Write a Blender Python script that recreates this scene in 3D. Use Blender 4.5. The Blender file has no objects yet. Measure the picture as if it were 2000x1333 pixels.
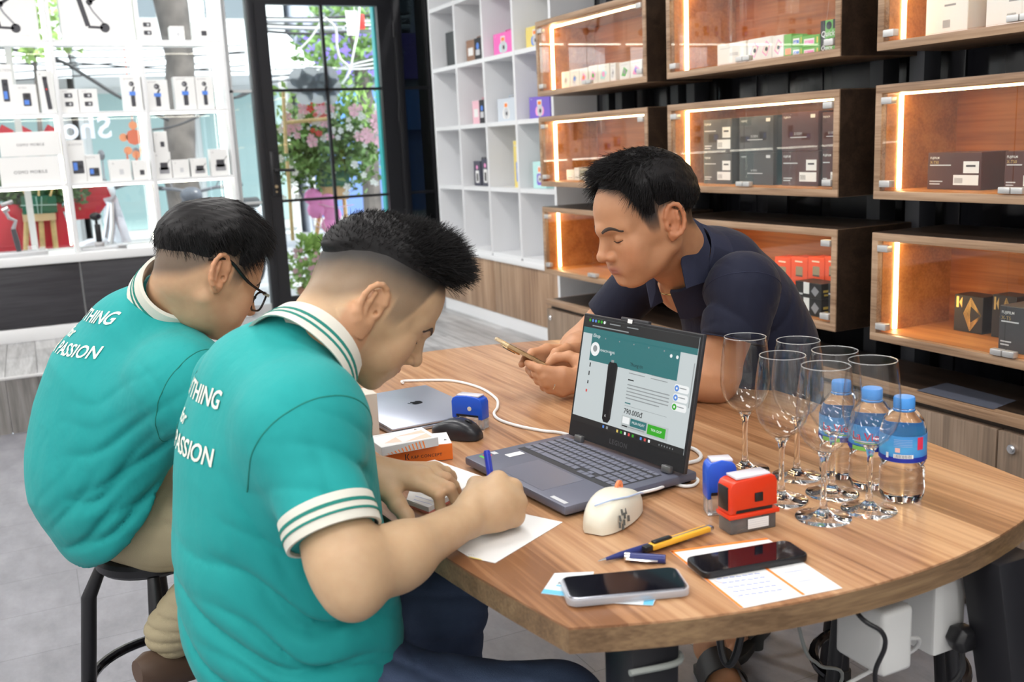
import bpy, bmesh, math, random
import numpy as np
from mathutils import Vector, Matrix, Euler, noise as mnoise
random.seed(7); np.random.seed(7)
scene = bpy.context.scene
COL = scene.collection
PI = math.pi
# ------------------------------------------------------------------ camera
HC = 1.38            # eye height above the lower floor
FPX = 1944.0         # focal length in pixels of the 2000x1333 frame
_c = np.array([1000., 666.5]); _v1 = np.array([40., 325.])
_d1 = np.array([_v1[0]-_c[0], _v1[1]-_c[1], FPX]); _d1 /= np.linalg.norm(_d1)
_up = np.cross(_d1, np.array([1, -.046, 0.])); _up /= np.linalg.norm(_up)
if _up[1] > 0: _up = -_up
_x = np.cross(_d1, _up)
if _x[0] < 0: _x = -_x
RC = np.array([_x, _d1, _up])            # world = RC @ camera (x right, y down, z forward)
def ray(px, py): return RC @ np.array([px-_c[0], py-_c[1], FPX])
def onZ(px, py, z): d = ray(px, py); return d*((z-HC)/d[2]) + np.array([0, 0, HC])
def onY(px, py, y): d = ray(px, py); return d*(y/d[1]) + np.array([0, 0, HC])
def onX(px, py, x): d = ray(px, py); return d*(x/d[0]) + np.array([0, 0, HC])
def atD(px, py, dist): d = ray(px, py); return d/np.linalg.norm(d)*dist + np.array([0, 0, HC])
cd = bpy.data.cameras.new('camera'); cam = bpy.data.objects.new('camera', cd); COL.objects.link(cam)
cd.sensor_width = 36; cd.lens = FPX*36/2000; cd.clip_start = .02; cd.clip_end = 200
M = Matrix.Identity(4)
for i in range(3):
    M[i][0] = RC[i][0]; M[i][1] = -RC[i][1]; M[i][2] = -RC[i][2]
M[2][3] = HC
cam.matrix_world = M
cd.dof.use_dof = True; cd.dof.focus_distance = 1.95; cd.dof.aperture_fstop = 5.6
scene.camera = cam
# ------------------------------------------------------------------ light
scene.view_settings.view_transform = 'Standard'; scene.view_settings.look = 'None'
scene.view_settings.gamma = 1; scene.view_settings.use_curve_mapping = False
scene.view_settings.exposure = 0.35
scene.cycles.transparent_max_bounces = 40; scene.cycles.transmission_bounces = 16; scene.cycles.max_bounces = 16
w = bpy.data.worlds.new('sky'); scene.world = w; w.use_nodes = True
bg = w.node_tree.nodes['Background']; bg.inputs[0].default_value = (.80, .90, 1, 1); bg.inputs[1].default_value = 3.0
def area(name, loc, rot, sx, sy, power, col=(1, 1, 1)):
    l = bpy.data.lights.new(name, 'AREA'); l.shape = 'RECTANGLE'; l.size = sx; l.size_y = sy; l.energy = power; l.color = col
    o = bpy.data.objects.new(name, l); COL.objects.link(o); o.location = loc; o.rotation_euler = rot; return o
sun = bpy.data.lights.new('sun', 'SUN'); sun.energy = 4.5; sun.angle = .05; sun.color = (1, .97, .92)
so = bpy.data.objects.new('sun', sun); COL.objects.link(so); so.rotation_euler = (math.radians(40), 0, math.radians(25))
LAMPS = [(-.9, .1), (.9, .1), (-.9, 2.1), (1.0, 2.1), (-.9, 4.1), (1.0, 4.1), (-.9, 5.9), (1.0, 5.9), (-2.4, .1), (-2.4, 2.1), (-2.4, 4.1), (-1.7, -1.7), (.1, -1.7), (1.7, -1.7)]  # last six, by the left and back walls, are unseen lamps added for side fill
for lx, ly in LAMPS: area('ceiling_or_fill_light', (lx, ly, 3.03), (0, 0, 0), .3, 1.2, 13.5, (1, .985, .965))

# ------------------------------------------------------------------ helpers
MATS = {}
def mat(name, color=(.8, .8, .8), rough=.5, metal=0, spec=.5, emit=None, estr=0, noise=0, nscale=20, bump=0, bscale=200,
        trans=0, ior=1.45, alpha=1, coat=0, sheen=0, sss=0, c2=None, stretch=(1, 1, 1), bdist=.002):
    if name in MATS: return MATS[name]
    m = bpy.data.materials.new(name); m.use_nodes = True; nt = m.node_tree; b = nt.nodes['Principled BSDF']
    c = tuple(color)+(1,)
    b.inputs['Base Color'].default_value = c; b.inputs['Roughness'].default_value = rough; b.inputs['Metallic'].default_value = metal
    b.inputs['Specular IOR Level'].default_value = spec; b.inputs['IOR'].default_value = ior
    b.inputs['Transmission Weight'].default_value = trans; b.inputs['Alpha'].default_value = alpha
    b.inputs['Coat Weight'].default_value = coat
    if sheen: b.inputs['Sheen Weight'].default_value = sheen
    if sss: b.inputs['Subsurface Weight'].default_value = sss; b.inputs['Subsurface Radius'].default_value = (.012, .005, .003); b.inputs['Subsurface Scale'].default_value = 1.0
    if emit: b.inputs['Emission Color'].default_value = tuple(emit)+(1,); b.inputs['Emission Strength'].default_value = estr
    if noise or bump or c2:
        tc = nt.nodes.new('ShaderNodeTexCoord'); mp = nt.nodes.new('ShaderNodeMapping'); mp.inputs['Scale'].default_value = stretch
        nt.links.new(tc.outputs['Object'], mp.inputs[0])
    if noise or c2:
        n = nt.nodes.new('ShaderNodeTexNoise'); n.inputs['Scale'].default_value = nscale; n.inputs['Detail'].default_value = 6
        nt.links.new(mp.outputs[0], n.inputs['Vector'])
        r = nt.nodes.new('ShaderNodeValToRGB'); r.color_ramp.elements[0].position = .3; r.color_ramp.elements[1].position = .7
        a = c2 if c2 else tuple(x*(1-noise) for x in color); d = color if c2 else tuple(min(1, x*(1+noise)) for x in color)
        r.color_ramp.elements[0].color = tuple(a)+(1,); r.color_ramp.elements[1].color = tuple(d)+(1,)
        nt.links.new(n.outputs['Fac'], r.inputs[0]); nt.links.new(r.outputs[0], b.inputs['Base Color'])
    if bump:
        n2 = nt.nodes.new('ShaderNodeTexNoise'); n2.inputs['Scale'].default_value = bscale; n2.inputs['Detail'].default_value = 4
        nt.links.new(mp.outputs[0], n2.inputs['Vector'])
        bp = nt.nodes.new('ShaderNodeBump'); bp.inputs['Strength'].default_value = bump; bp.inputs['Distance'].default_value = bdist
        nt.links.new(n2.outputs['Fac'], bp.inputs['Height']); nt.links.new(bp.outputs[0], b.inputs['Normal'])
    MATS[name] = m; return m
def wood(name, ca, cb, cc, axis=1, scale=6, rough=.35, rings=1.0, plank=0, spec=.5):
    """long-grained board; axis = grain direction"""
    if name in MATS: return MATS[name]
    m = bpy.data.materials.new(name); m.use_nodes = True; nt = m.node_tree; b = nt.nodes['Principled BSDF']; N = nt.nodes.new; L = nt.links.new
    tc = N('ShaderNodeTexCoord'); mp = N('ShaderNodeMapping'); sc = [scale]*3; sc[axis] = scale*.07; mp.inputs['Scale'].default_value = sc
    L(tc.outputs['Object'], mp.inputs[0])
    n1 = N('ShaderNodeTexNoise'); n1.inputs['Scale'].default_value = 2.2; n1.inputs['Detail'].default_value = 5; n1.inputs['Distortion'].default_value = rings
    L(mp.outputs[0], n1.inputs['Vector'])
    mp2 = N('ShaderNodeMapping'); sc = [scale*9]*3; sc[axis] = scale*.25; mp2.inputs['Scale'].default_value = sc; L(tc.outputs['Object'], mp2.inputs[0])
    n2 = N('ShaderNodeTexNoise'); n2.inputs['Scale'].default_value = 3; n2.inputs['Detail'].default_value = 6; L(mp2.outputs[0], n2.inputs['Vector'])
    mx = N('ShaderNodeMath'); mx.operation = 'MULTIPLY_ADD'; mx.inputs[1].default_value = .45; L(n2.outputs['Fac'], mx.inputs[0])
    ms = N('ShaderNodeMath'); ms.operation = 'MULTIPLY'; ms.inputs[1].default_value = .62; L(n1.outputs['Fac'], ms.inputs[0]); L(ms.outputs[0], mx.inputs[2])
    src = mx.outputs[0]
    if plank:
        mp3 = N('ShaderNodeMapping'); sc = [0, 0, 0]; sc[0 if axis != 0 else 1] = 1/plank; mp3.inputs['Scale'].default_value = sc; L(tc.outputs['Object'], mp3.inputs[0])
        fl = N('ShaderNodeVectorMath'); fl.operation = 'FLOOR'; L(mp3.outputs[0], fl.inputs[0])
        wn = N('ShaderNodeTexWhiteNoise'); L(fl.outputs[0], wn.inputs['Vector'])
        ma = N('ShaderNodeMath'); ma.operation = 'MULTIPLY_ADD'; ma.inputs[1].default_value = .22; L(wn.outputs['Value'], ma.inputs[0]); 
        mm = N('ShaderNodeMath'); mm.operation = 'SUBTRACT'; mm.inputs[1].default_value = .11; L(src, mm.inputs[0]); L(mm.outputs[0], ma.inputs[2]); src = ma.outputs[0]
    r = N('ShaderNodeValToRGB'); e = r.color_ramp.elements; e[0].position = .39; e[0].color = tuple(ca)+(1,); e[1].position = .66; e[1].color = tuple(cc)+(1,)
    k = e.new(.52); k.color = tuple(cb)+(1,)
    L(src, r.inputs[0]); L(r.outputs[0], b.inputs['Base Color'])
    b.inputs['Roughness'].default_value = rough; b.inputs['Specular IOR Level'].default_value = spec
    bp = N('ShaderNodeBump'); bp.inputs['Strength'].default_value = .08; bp.inputs['Distance'].default_value = .002; L(n2.outputs['Fac'], bp.inputs['Height']); L(bp.outputs[0], b.inputs['Normal'])
    MATS[name] = m; return m
def pane_mat(name, tint=(1, 1, 1), ior=1.5, rough=.0, boost=1.0):
    """thin sheet of clear glass: transparent with Fresnel reflection"""
    if name in MATS: return MATS[name]
    m = bpy.data.materials.new(name); m.use_nodes = True; nt = m.node_tree; nt.nodes.clear(); N = nt.nodes.new; L = nt.links.new
    o = N('ShaderNodeOutputMaterial'); mx = N('ShaderNodeMixShader'); t = N('ShaderNodeBsdfTransparent'); g = N('ShaderNodeBsdfGlossy'); f = N('ShaderNodeFresnel')
    f.inputs['IOR'].default_value = ior; t.inputs[0].default_value = tuple(tint)+(1,); g.inputs['Roughness'].default_value = rough
    q = N('ShaderNodeMath'); q.operation = 'MULTIPLY'; q.inputs[1].default_value = boost; q.use_clamp = True
    ge = N('ShaderNodeNewGeometry'); bk = N('ShaderNodeMath'); bk.operation = 'SUBTRACT'; bk.inputs[0].default_value = 1; L(ge.outputs['Backfacing'], bk.inputs[1])
    q2 = N('ShaderNodeMath'); q2.operation = 'MULTIPLY'; L(f.outputs[0], q2.inputs[0]); L(bk.outputs[0], q2.inputs[1])
    L(q2.outputs[0], q.inputs[0]); L(q.outputs[0], mx.inputs[0]); L(t.outputs[0], mx.inputs[1]); L(g.outputs[0], mx.inputs[2]); L(mx.outputs[0], o.inputs[0])
    MATS[name] = m; return m

class MB:
    def __init__(s): s.v = []; s.f = []
    def add(s, vs, fs):
        o = len(s.v); s.v += [tuple(map(float, p)) for p in vs]; s.f += [tuple(i+o for i in f) for f in fs]; return s
    def box(s, x0, x1, y0, y1, z0, z1):
        return s.add([(x0,y0,z0),(x1,y0,z0),(x1,y1,z0),(x0,y1,z0),(x0,y0,z1),(x1,y0,z1),(x1,y1,z1),(x0,y1,z1)],
                     [(0,3,2,1),(4,5,6,7),(0,1,5,4),(1,2,6,5),(2,3,7,6),(3,0,4,7)])
    def obox(s, c, ux, uy, uz, hx, hy, hz):
        c, ux, uy, uz = map(np.array, (c, ux, uy, uz)); vs = []
        for z in (-1, 1):
            for x, y in ((-1,-1),(1,-1),(1,1),(-1,1)): vs.append(c+ux*hx*x+uy*hy*y+uz*hz*z)
        return s.add(vs, [(0,3,2,1),(4,5,6,7),(0,1,5,4),(1,2,6,5),(2,3,7,6),(3,0,4,7)])
    def ring_loft(s, rings, cap0=True, cap1=True, closed=False):
        n = len(rings[0]); vs = [p for r in rings for p in r]; fs = []; m = len(rings)
        for i in range(m if closed else m-1):
            j = (i+1) % m
            for k in range(n): fs.append((i*n+k, i*n+(k+1) % n, j*n+(k+1) % n, j*n+k))
        if not closed:
            if cap0: fs.append(tuple(range(n))[::-1])
            if cap1: fs.append(tuple((m-1)*n+k for k in range(n)))
        return s.add(vs, fs)
    def tube(s, pts, r, n=8, closed=False, flat=1.0):
        pts = [np.array(p, float) for p in pts]; m = len(pts); rings = []; prev = None
        for i in range(m):
            if closed: t = pts[(i+1) % m]-pts[i-1]
            else: t = pts[min(i+1, m-1)]-pts[max(i-1, 0)]
            t = t/(np.linalg.norm(t)+1e-12)
            if prev is None:
                a = np.array([0, 0, 1.]) if abs(t[2]) < .9 else np.array([1., 0, 0]); u = np.cross(t, a)
            else: u = prev-t*np.dot(prev, t)
            u /= np.linalg.norm(u)+1e-12; prev = u; v = np.cross(t, u); rr = r[i] if hasattr(r, '__len__') else r
            rings.append([pts[i]+u*rr*math.cos(2*PI*k/n)+v*rr*flat*math.sin(2*PI*k/n) for k in range(n)])
        return s.ring_loft(rings, closed=closed)
    def cyl(s, a, b, r0, r1=None, n=16): return s.tube([a, b], [r0, r0 if r1 is None else r1], n)
    def lathe(s, prof, c=(0, 0, 0), n=32, close=False):
        rings = [[(c[0]+r*math.cos(2*PI*k/n), c[1]+r*math.sin(2*PI*k/n), c[2]+z) for k in range(n)] for r, z in prof]
        return s.ring_loft(rings, closed=close) if close else s.ring_loft(rings)
    def prism(s, poly, z0, z1):
        n = len(poly); vs = [(x, y, z0) for x, y in poly]+[(x, y, z1) for x, y in poly]
        return s.add(vs, [tuple(range(n))[::-1], tuple(range(n, 2*n))]+[(i, (i+1) % n, n+(i+1) % n, n+i) for i in range(n)])
    def ell(s, c, rx, ry, rz, n=16, m=10):
        prof = [[(c[0]+rx*math.sin(PI*i/m)*math.cos(2*PI*k/n), c[1]+ry*math.sin(PI*i/m)*math.sin(2*PI*k/n), c[2]-rz*math.cos(PI*i/m)) for k in range(n)] for i in range(1, m)]
        o = len(s.v); s.ring_loft(prof, False, False); a = len(s.v); s.v += [(c[0], c[1], c[2]-rz), (c[0], c[1], c[2]+rz)]
        for k in range(n): s.f.append((a, o+(k+1) % n, o+k)); s.f.append((a+1, o+(m-2)*n+k, o+(m-2)*n+(k+1) % n))
        return s
    def xf(s, mtx): s.v = [tuple(mtx @ Vector(p)) for p in s.v]; return s
    def mesh(s, name, bevel=0, seg=2, sharp=32):
        me = bpy.data.meshes.new(name); me.from_pydata(s.v, [], s.f); me.update()
        bm = bmesh.new(); bm.from_mesh(me)
        bmesh.ops.recalc_face_normals(bm, faces=bm.faces)
        if bevel:
            bmesh.ops.remove_doubles(bm, verts=bm.verts, dist=1e-6)
            ed = [e for e in bm.edges if len(e.link_faces) == 2 and e.calc_face_angle(0) > .5]
            bmesh.ops.bevel(bm, geom=ed, offset=bevel, segments=seg, profile=.5, affect='EDGES', clamp_overlap=True)
        for f in bm.faces: f.smooth = True
        lim = math.radians(sharp)
        for e in bm.edges:
            if len(e.link_faces) == 2 and e.calc_face_angle(0) > lim: e.smooth = False
        bm.to_mesh(me); bm.free(); return me
WM = {}
def link(o, parent=None, world=True):
    COL.objects.link(o)
    if parent is not None:
        o.parent = parent
        if world: o.matrix_parent_inverse = WM.get(parent.name, Matrix.Identity(4)).inverted()
    return o
def obj(name, geo, m, parent=None, bevel=0, seg=2, world=True, sharp=32):
    me = geo.mesh(name, bevel, seg, sharp) if isinstance(geo, MB) else geo
    if m is not None:
        me.materials.clear(); me.materials.append(m)
    return link(bpy.data.objects.new(name, me), parent, world)
def tag(o, label=None, cat=None, group=None, kind=None):
    if label: o['label'] = label
    if cat: o['category'] = cat
    if group: o['group'] = group
    if kind: o['kind'] = kind
    return o
def thing(name, label, cat, loc=(0, 0, 0), rz=0, group=None):
    o = bpy.data.objects.new(name, None); o.empty_display_size = .05; COL.objects.link(o); o.location = loc; o.rotation_euler = (0, 0, rz)
    WM[o.name] = Matrix.Translation(Vector(loc)) @ Matrix.Rotation(rz, 4, 'Z')
    return tag(o, label, cat, group)
def struct(name, geo, m, parent=None, bevel=0):
    o = obj(name, geo, m, parent, bevel)
    if parent is None: o['kind'] = 'structure'
    return o
def dup(root, loc, rz=None, label=None):
    r = root.copy(); COL.objects.link(r); r.location = loc
    if rz is not None: r.rotation_euler = (0, 0, rz)
    if label: r['label'] = label
    for ch in list(root.children):
        c = ch.copy(); COL.objects.link(c); c.parent = r
        for g in list(ch.children):
            d = g.copy(); COL.objects.link(d); d.parent = c
    return r
_tc = {}
def text_geo(body, size=1.0, bold=0.0, align='LEFT', shear=0, space=1.0):
    """flat lettering in the XY plane as (verts, faces)"""
    key = (body, size, bold, align, shear, space)
    if key in _tc: return _tc[key]
    cu = bpy.data.curves.new('t', 'FONT'); cu.body = body; cu.size = size; cu.align_x = align; cu.offset = bold*size; cu.shear = shear; cu.space_character = space; cu.resolution_u = 3
    o = bpy.data.objects.new('t', cu); COL.objects.link(o)
    dg = bpy.context.evaluated_depsgraph_get(); me = o.evaluated_get(dg).to_mesh()
    vs = [tuple(v.co) for v in me.vertices]; fs = [tuple(p.vertices) for p in me.polygons]
    o.evaluated_get(dg).to_mesh_clear(); bpy.data.objects.remove(o); bpy.data.curves.remove(cu)
    _tc[key] = (vs, fs); return vs, fs
class Plane:
    """flat print laid on a surface: origin, u, v (unit), lifted along n"""
    def __init__(s, o, u, v, lift=.0004):
        s.o = np.array(o, float); s.u = np.array(u, float); s.v = np.array(v, float); s.n = np.cross(s.u, s.v); s.n /= np.linalg.norm(s.n); s.l = lift; s.g = {}; s.el = 0; s.split = False
    def pt(s, a, b, l=0): return s.o+s.u*a+s.v*b+s.n*(s.l+l)
    def poly(s, m, pts, l=0):
        k = (m.name, s.el if s.split else 0); s.el += 1
        s.g.setdefault(k, (m, MB()))[1].add([s.pt(a, b, l) for a, b in pts], [tuple(range(len(pts)))]); return s
    def rect(s, m, a0, b0, a1, b1, l=0): return s.poly(m, [(a0, b0), (a1, b0), (a1, b1), (a0, b1)], l)
    def rrect(s, m, a0, b0, a1, b1, r, l=0, n=4):
        pts = []
        for cx, cy, t in ((a1-r, b0+r, -90), (a1-r, b1-r, 0), (a0+r, b1-r, 90), (a0+r, b0+r, 180)):
            for k in range(n+1): q = math.radians(t+90*k/n); pts.append((cx+r*math.cos(q), cy+r*math.sin(q)))
        return s.poly(m, pts, l)
    def disc(s, m, a, b, r, l=0, n=14, ry=None): return s.poly(m, [(a+r*math.cos(2*PI*k/n), b+(ry or r)*math.sin(2*PI*k/n)) for k in range(n)], l)
    def line(s, m, pts, wd, l=0):
        for (a, b), (c, d) in zip(pts[:-1], pts[1:]):
            q = math.hypot(c-a, d-b)+1e-9; nx, ny = -(d-b)/q*wd/2, (c-a)/q*wd/2
            s.poly(m, [(a+nx, b+ny), (a-nx, b-ny), (c-nx, d-ny), (c+nx, d+ny)], l)
        return s
    def text(s, m, body, a, b, size, bold=0., align='LEFT', l=0, shear=0, space=1.0, rot=0):
        vs, fs = text_geo(body, size, bold, align, shear, space); cr, sr = math.cos(rot), math.sin(rot)
        s.el += 1; s.g.setdefault((m.name, s.el if s.split else 0), (m, MB()))[1].add([s.pt(a+x*cr-y*sr, b+x*sr+y*cr, l) for x, y, z in vs], fs); return s
    def build(s, parent, name='print', world=True):
        out = []
        for k, (m, mb) in s.g.items():
            me = bpy.data.meshes.new(name); me.from_pydata(mb.v, [], mb.f); me.update(); me.materials.append(m)
            out.append(link(bpy.data.objects.new(name, me), parent, world))
        return out
def catmull(pts, n=8):
    pts = [np.array(p, float) for p in pts]; P = [pts[0]*2-pts[1]]+pts+[pts[-1]*2-pts[-2]]; out = []
    for i in range(1, len(P)-2):
        for k in range(n):
            t = k/n; a, b, c, d = P[i-1:i+3]
            out.append(.5*((2*b)+(c-a)*t+(2*a-5*b+4*c-d)*t*t+(-a+3*b-3*c+d)*t**3))
    return out+[pts[-1]]
# shared materials
WHITE = mat('white_laminate', (.78, .79, .80), .35)
WPLAIN = mat('white_card', (.83, .83, .82), .45)
BLACKM = mat('black_metal', (.012, .012, .015), .38)
BLACKP = mat('black_plastic', (.015, .015, .017), .32)
INK = mat('black_ink', (.03, .03, .035), .6)
GREYINK = mat('grey_ink', (.30, .30, .32), .6)
LGREY = mat('light_grey_ink', (.60, .61, .63), .6)
CHROME = mat('chrome', (.82, .82, .83), .16, 1)
STEEL = mat('brushed_steel', (.55, .55, .56), .35, 1)
CPANE = pane_mat('case_pane', (.97, .985, .98), 1.5, boost=1.6)
PANE = pane_mat('clear_pane', (.97, .985, .98), 1.5, boost=1.5)
# ================================================================== SETTING
ST = .30     # raised floor at the shop front
def floor_mat():
    m = bpy.data.materials.new('grey_vinyl'); m.use_nodes = True; nt = m.node_tree; b = nt.nodes['Principled BSDF']; N = nt.nodes.new; L = nt.links.new
    tc = N('ShaderNodeTexCoord'); n = N('ShaderNodeTexNoise'); n.inputs['Scale'].default_value = 5; n.inputs['Detail'].default_value = 9; n.inputs['Roughness'].default_value = .72
    mp = N('ShaderNodeMapping'); mp.inputs['Scale'].default_value = (1.6, .8, 1); L(tc.outputs['Object'], mp.inputs[0]); L(mp.outputs[0], n.inputs['Vector'])
    r = N('ShaderNodeValToRGB'); e = r.color_ramp.elements; e[0].position = .3; e[0].color = (.165, .165, .185, 1); e[1].position = .7; e[1].color = (.285, .285, .315, 1)
    L(n.outputs['Fac'], r.inputs[0])
    br = N('ShaderNodeTexBrick'); br.offset = .5; br.inputs['Color1'].default_value = (1, 1, 1, 1); br.inputs['Color2'].default_value = (.96, .96, .96, 1); br.inputs['Mortar'].default_value = (.62, .62, .62, 1)
    br.inputs['Scale'].default_value = 1; br.inputs['Mortar Size'].default_value = .0015; br.inputs['Brick Width'].default_value = .6; br.inputs['Row Height'].default_value = .3
    L(tc.outputs['Object'], br.inputs['Vector'])
    mx = N('ShaderNodeMixRGB'); mx.blend_type = 'MULTIPLY'; mx.inputs[0].default_value = 1; L(r.outputs[0], mx.inputs[1]); L(br.outputs[0], mx.inputs[2]); L(mx.outputs[0], b.inputs['Base Color'])
    b.inputs['Roughness'].default_value = .42; b.inputs['Specular IOR Level'].default_value = .35
    return m
struct('floor', MB().box(-3, 2.75, -2.6, 5.72, -.05, 0), floor_mat())
plat = struct('floor_platform', MB().box(-3, 2.75, 5.735, 7.25, 0, ST-.008), mat('platform_grout', (.45, .45, .46), .7))
PLK = [wood('grey_plank_%d' % i, a, b_, c, axis=1, scale=9, rough=.4) for i, (a, b_, c) in enumerate([
    ((.28, .28, .285), (.42, .42, .425), (.55, .55, .56)), ((.34, .34, .345), (.48, .48, .485), (.60, .60, .61)), ((.24, .24, .245), (.37, .37, .375), (.50, .50, .51))])]
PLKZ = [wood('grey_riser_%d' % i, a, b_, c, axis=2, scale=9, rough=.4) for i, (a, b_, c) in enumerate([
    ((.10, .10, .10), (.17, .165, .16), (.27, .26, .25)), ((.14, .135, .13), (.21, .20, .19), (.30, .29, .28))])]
for i in range(37):
    x = -3+i*.155
    if x > 2.7: break
    x1 = min(x+.152, 2.75); off = .3*(i % 3)
    ys = [5.735, 5.735+.55+off*.8, 7.25]
    for k in range(2):
        obj('floor_plank', MB().box(x, x1, ys[k]+.0015, ys[k+1]-.0015, ST-.008, ST), PLK[(i*2+k*5+i//3) % 3], plat)
    obj('riser_plank', MB().box(x, x1, 5.72, 5.735, 0, ST-.012), PLKZ[(i+i//2) % 2], plat)
for i in range(10):                      # the raised floor returns along the shelving wall
    x = 1.19+i*.155; x1 = min(x+.152, 2.75)
    if i == 0: obj('platform_base', MB().box(1.19, 2.75, 3.5, 5.735, 0, ST-.008), mat('platform_grout', (.45, .45, .46), .7), plat)
    ys = [3.5, 3.5+.6+.25*(i % 3), 3.5+1.3+.25*(i % 3), 5.735]
    for k in range(3): obj('floor_plank', MB().box(x, x1, ys[k]+.0015, ys[k+1]-.0015, ST-.008, ST), PLK[(i*2+k*5+i//3) % 3], plat)
    obj('riser_plank', MB().box(x, x1, 3.485, 3.5, 0, ST-.002), PLKZ[(i+i//2) % 2], plat)
obj('step_nosing', MB().box(-3, 1.19, 5.716, 5.742, ST-.012, ST+.0015), mat('nosing', (.6, .6, .6), .35), plat, bevel=.002)
struct('ceiling', MB().box(-3, 2.75, -2.6, 7.25, 3.1, 3.15), mat('ceiling_white', (.86, .86, .86), .7))
wr = struct('wall_right', MB().box(2.77, 2.85, -2.6, 7.25, 0, 3.1), mat('black_wall', (.012, .012, .014), .3))
GB = [mat('gloss_black_a', (.012, .012, .015), .12, bump=.06, bscale=9, stretch=(1, 3, .25)), mat('gloss_black_b', (.02, .02, .023), .2, bump=.05, bscale=9, stretch=(1, 3, .25))]
y = .4
i = 0
while y < 4.62:
    wd = (.19, .19, .26)[i % 3]
    obj('wall_panel', MB().box(2.755, 2.77, y+.003, y+wd-.003, 0, 3.1), GB[i % 2], wr, bevel=.003); y += wd; i += 1
for yy in (4.32, 4.20, 3.74, 3.62, 2.57, 2.40):
    obj('wall_post', MB().box(2.625, 2.70, yy-.03, yy+.03, .0, 3.1), mat('post_grey', (.045, .047, .055), .4), wr, bevel=.002)
struct('wall_left', MB().box(-3.1, -3, -2.6, 7.25, 0, 3.1), mat('wall_paint', (.84, .84, .83), .7))
struct('wall_back', MB().box(-3, 2.75, -2.7, -2.6, 0, 3.1), mat('wall_paint', (.84, .84, .83), .7))
# ceiling lamps, the added fill lamps among them
for lx, ly in LAMPS:
    t = thing('ceiling_or_fill_lamp', 'long white ceiling lamp panel out of view, outer ones added for fill light', 'lamp', (lx, ly, 3.04), 0, 'ceiling lamp panels')
    obj('housing', MB().box(lx-.18, lx+.18, ly-.63, ly+.63, 3.05, 3.1), WHITE, t)
    obj('diffuser', MB().box(lx-.15, lx+.15, ly-.6, ly+.6, 3.036, 3.05), mat('lamp_diffuser', (.9, .9, .9), .5, emit=(1, .97, .93), estr=3.5), t)
# ---- shop front wall: frame, door, sidelight
FRM = mat('black_frame', (.014, .014, .017), .36)
wf = struct('wall_front', MB().box(1.30, 2.75, 6.9, 7.0, 2.46, 3.1).box(-3, 1.30, 7.16, 7.24, 2.9, 3.1).box(-3, 1.30, 7.16, 7.24, ST, .80), FRM)
obj('frame_post', MB().box(1.455, 1.505, 6.88, 6.97, ST, 2.46), FRM, wf, bevel=.003)
obj('frame_post', MB().box(2.47, 2.525, 6.88, 6.97, ST, 2.46), FRM, wf, bevel=.003)
obj('frame_post', MB().box(2.72, 2.75, 6.88, 6.97, ST, 2.46), FRM, wf)
obj('frame_header', MB().box(1.455, 2.75, 6.88, 6.97, 2.43, 2.5), FRM, wf, bevel=.003)
for x in (-2.2, -1.1, .02, 1.29):
    obj('window_mullion', MB().box(x-.02, x+.02, 7.17, 7.23, .80, 2.9), mat('pale_alu', (.62, .63, .63), .4), wf)
d1 = struct('door_1', MB().box(1.508, 1.59, 6.895, 6.945, ST+.02, 2.43).box(2.36, 2.468, 6.895, 6.945, ST+.02, 2.43).box(1.59, 2.36, 6.895, 6.945, 2.36, 2.43).box(1.59, 2.36, 6.895, 6.945, ST+.02, .40), FRM)
obj('muntin', MB().box(1.957, 1.977, 6.905, 6.935, .40, 2.36), FRM, d1)
for z in (1.804, 1.063): obj('muntin', MB().box(1.59, 2.36, 6.905, 6.935, z-.009, z+.009), FRM, d1)
for x0, x1 in ((1.59, 1.957), (1.977, 2.36)):
    for z0, z1 in ((.40, 1.054), (1.072, 1.795), (1.813, 2.36)):
        obj('door_pane', MB().box(x0, x1, 6.917, 6.923, z0, z1), PANE, d1)
h = obj('handle_plate', MB().box(1.525, 1.575, 6.883, 6.895, 1.10, 1.40), BLACKP, d1, bevel=.004)
obj('door_lever', MB().tube([(1.55, 6.89, 1.275), (1.55, 6.84, 1.275), (1.565, 6.83, 1.275), (1.675, 6.83, 1.270)], .010, 10), BLACKP, d1)
obj('key_cylinder', MB().cyl((1.55, 6.885, 1.165), (1.55, 6.868, 1.165), .011).cyl((1.55, 6.885, 1.13), (1.55, 6.873, 1.13), .006), mat('brass', (.75, .6, .38), .3, 1), d1)
for z in (2.2, 1.62, .9): obj('door_hinge', MB().cyl((2.47, 6.885, z-.05), (2.47, 6.885, z+.05), .009), FRM, d1)
w2 = struct('window_2', MB().box(2.525, 2.72, 6.91, 6.935, 1.795, 1.813).box(2.525, 2.72, 6.91, 6.935, 1.054, 1.072), FRM)
obj('window_pane', MB().box(2.525, 2.72, 6.92, 6.926, ST, 2.43), pane_mat('dark_pane', (.09, .105, .11), 1.5, boost=3.0), w2)
w1 = struct('window_1', MB().box(-3, 1.31, 7.18, 7.22, .80, .84).box(-3, 1.31, 7.18, 7.22, 2.86, 2.9), mat('pale_alu', (.62, .63, .63), .4))
for x0, x1 in ((-2.98, -2.22), (-2.18, -1.12), (-1.08, 0), (.04, 1.27)):
    obj('window_pane', MB().box(x0, x1, 7.197, 7.203, .84, 2.86), PANE, w1)
w3 = struct('window_3', MB().box(1.31, 1.33, 6.93, 6.96, ST, 2.46).box(1.31, 1.455, 6.93, 6.96, ST, .36).box(1.31, 1.455, 6.93, 6.96, 1.063-.008, 1.063+.008).box(1.31,1.455,6.93,6.96,1.804-.008,1.804+.008), mat('pale_alu', (.62, .63, .63), .4))
obj('window_pane', MB().box(1.33, 1.455, 6.942, 6.948, .36, 2.46), PANE, w3)
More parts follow.
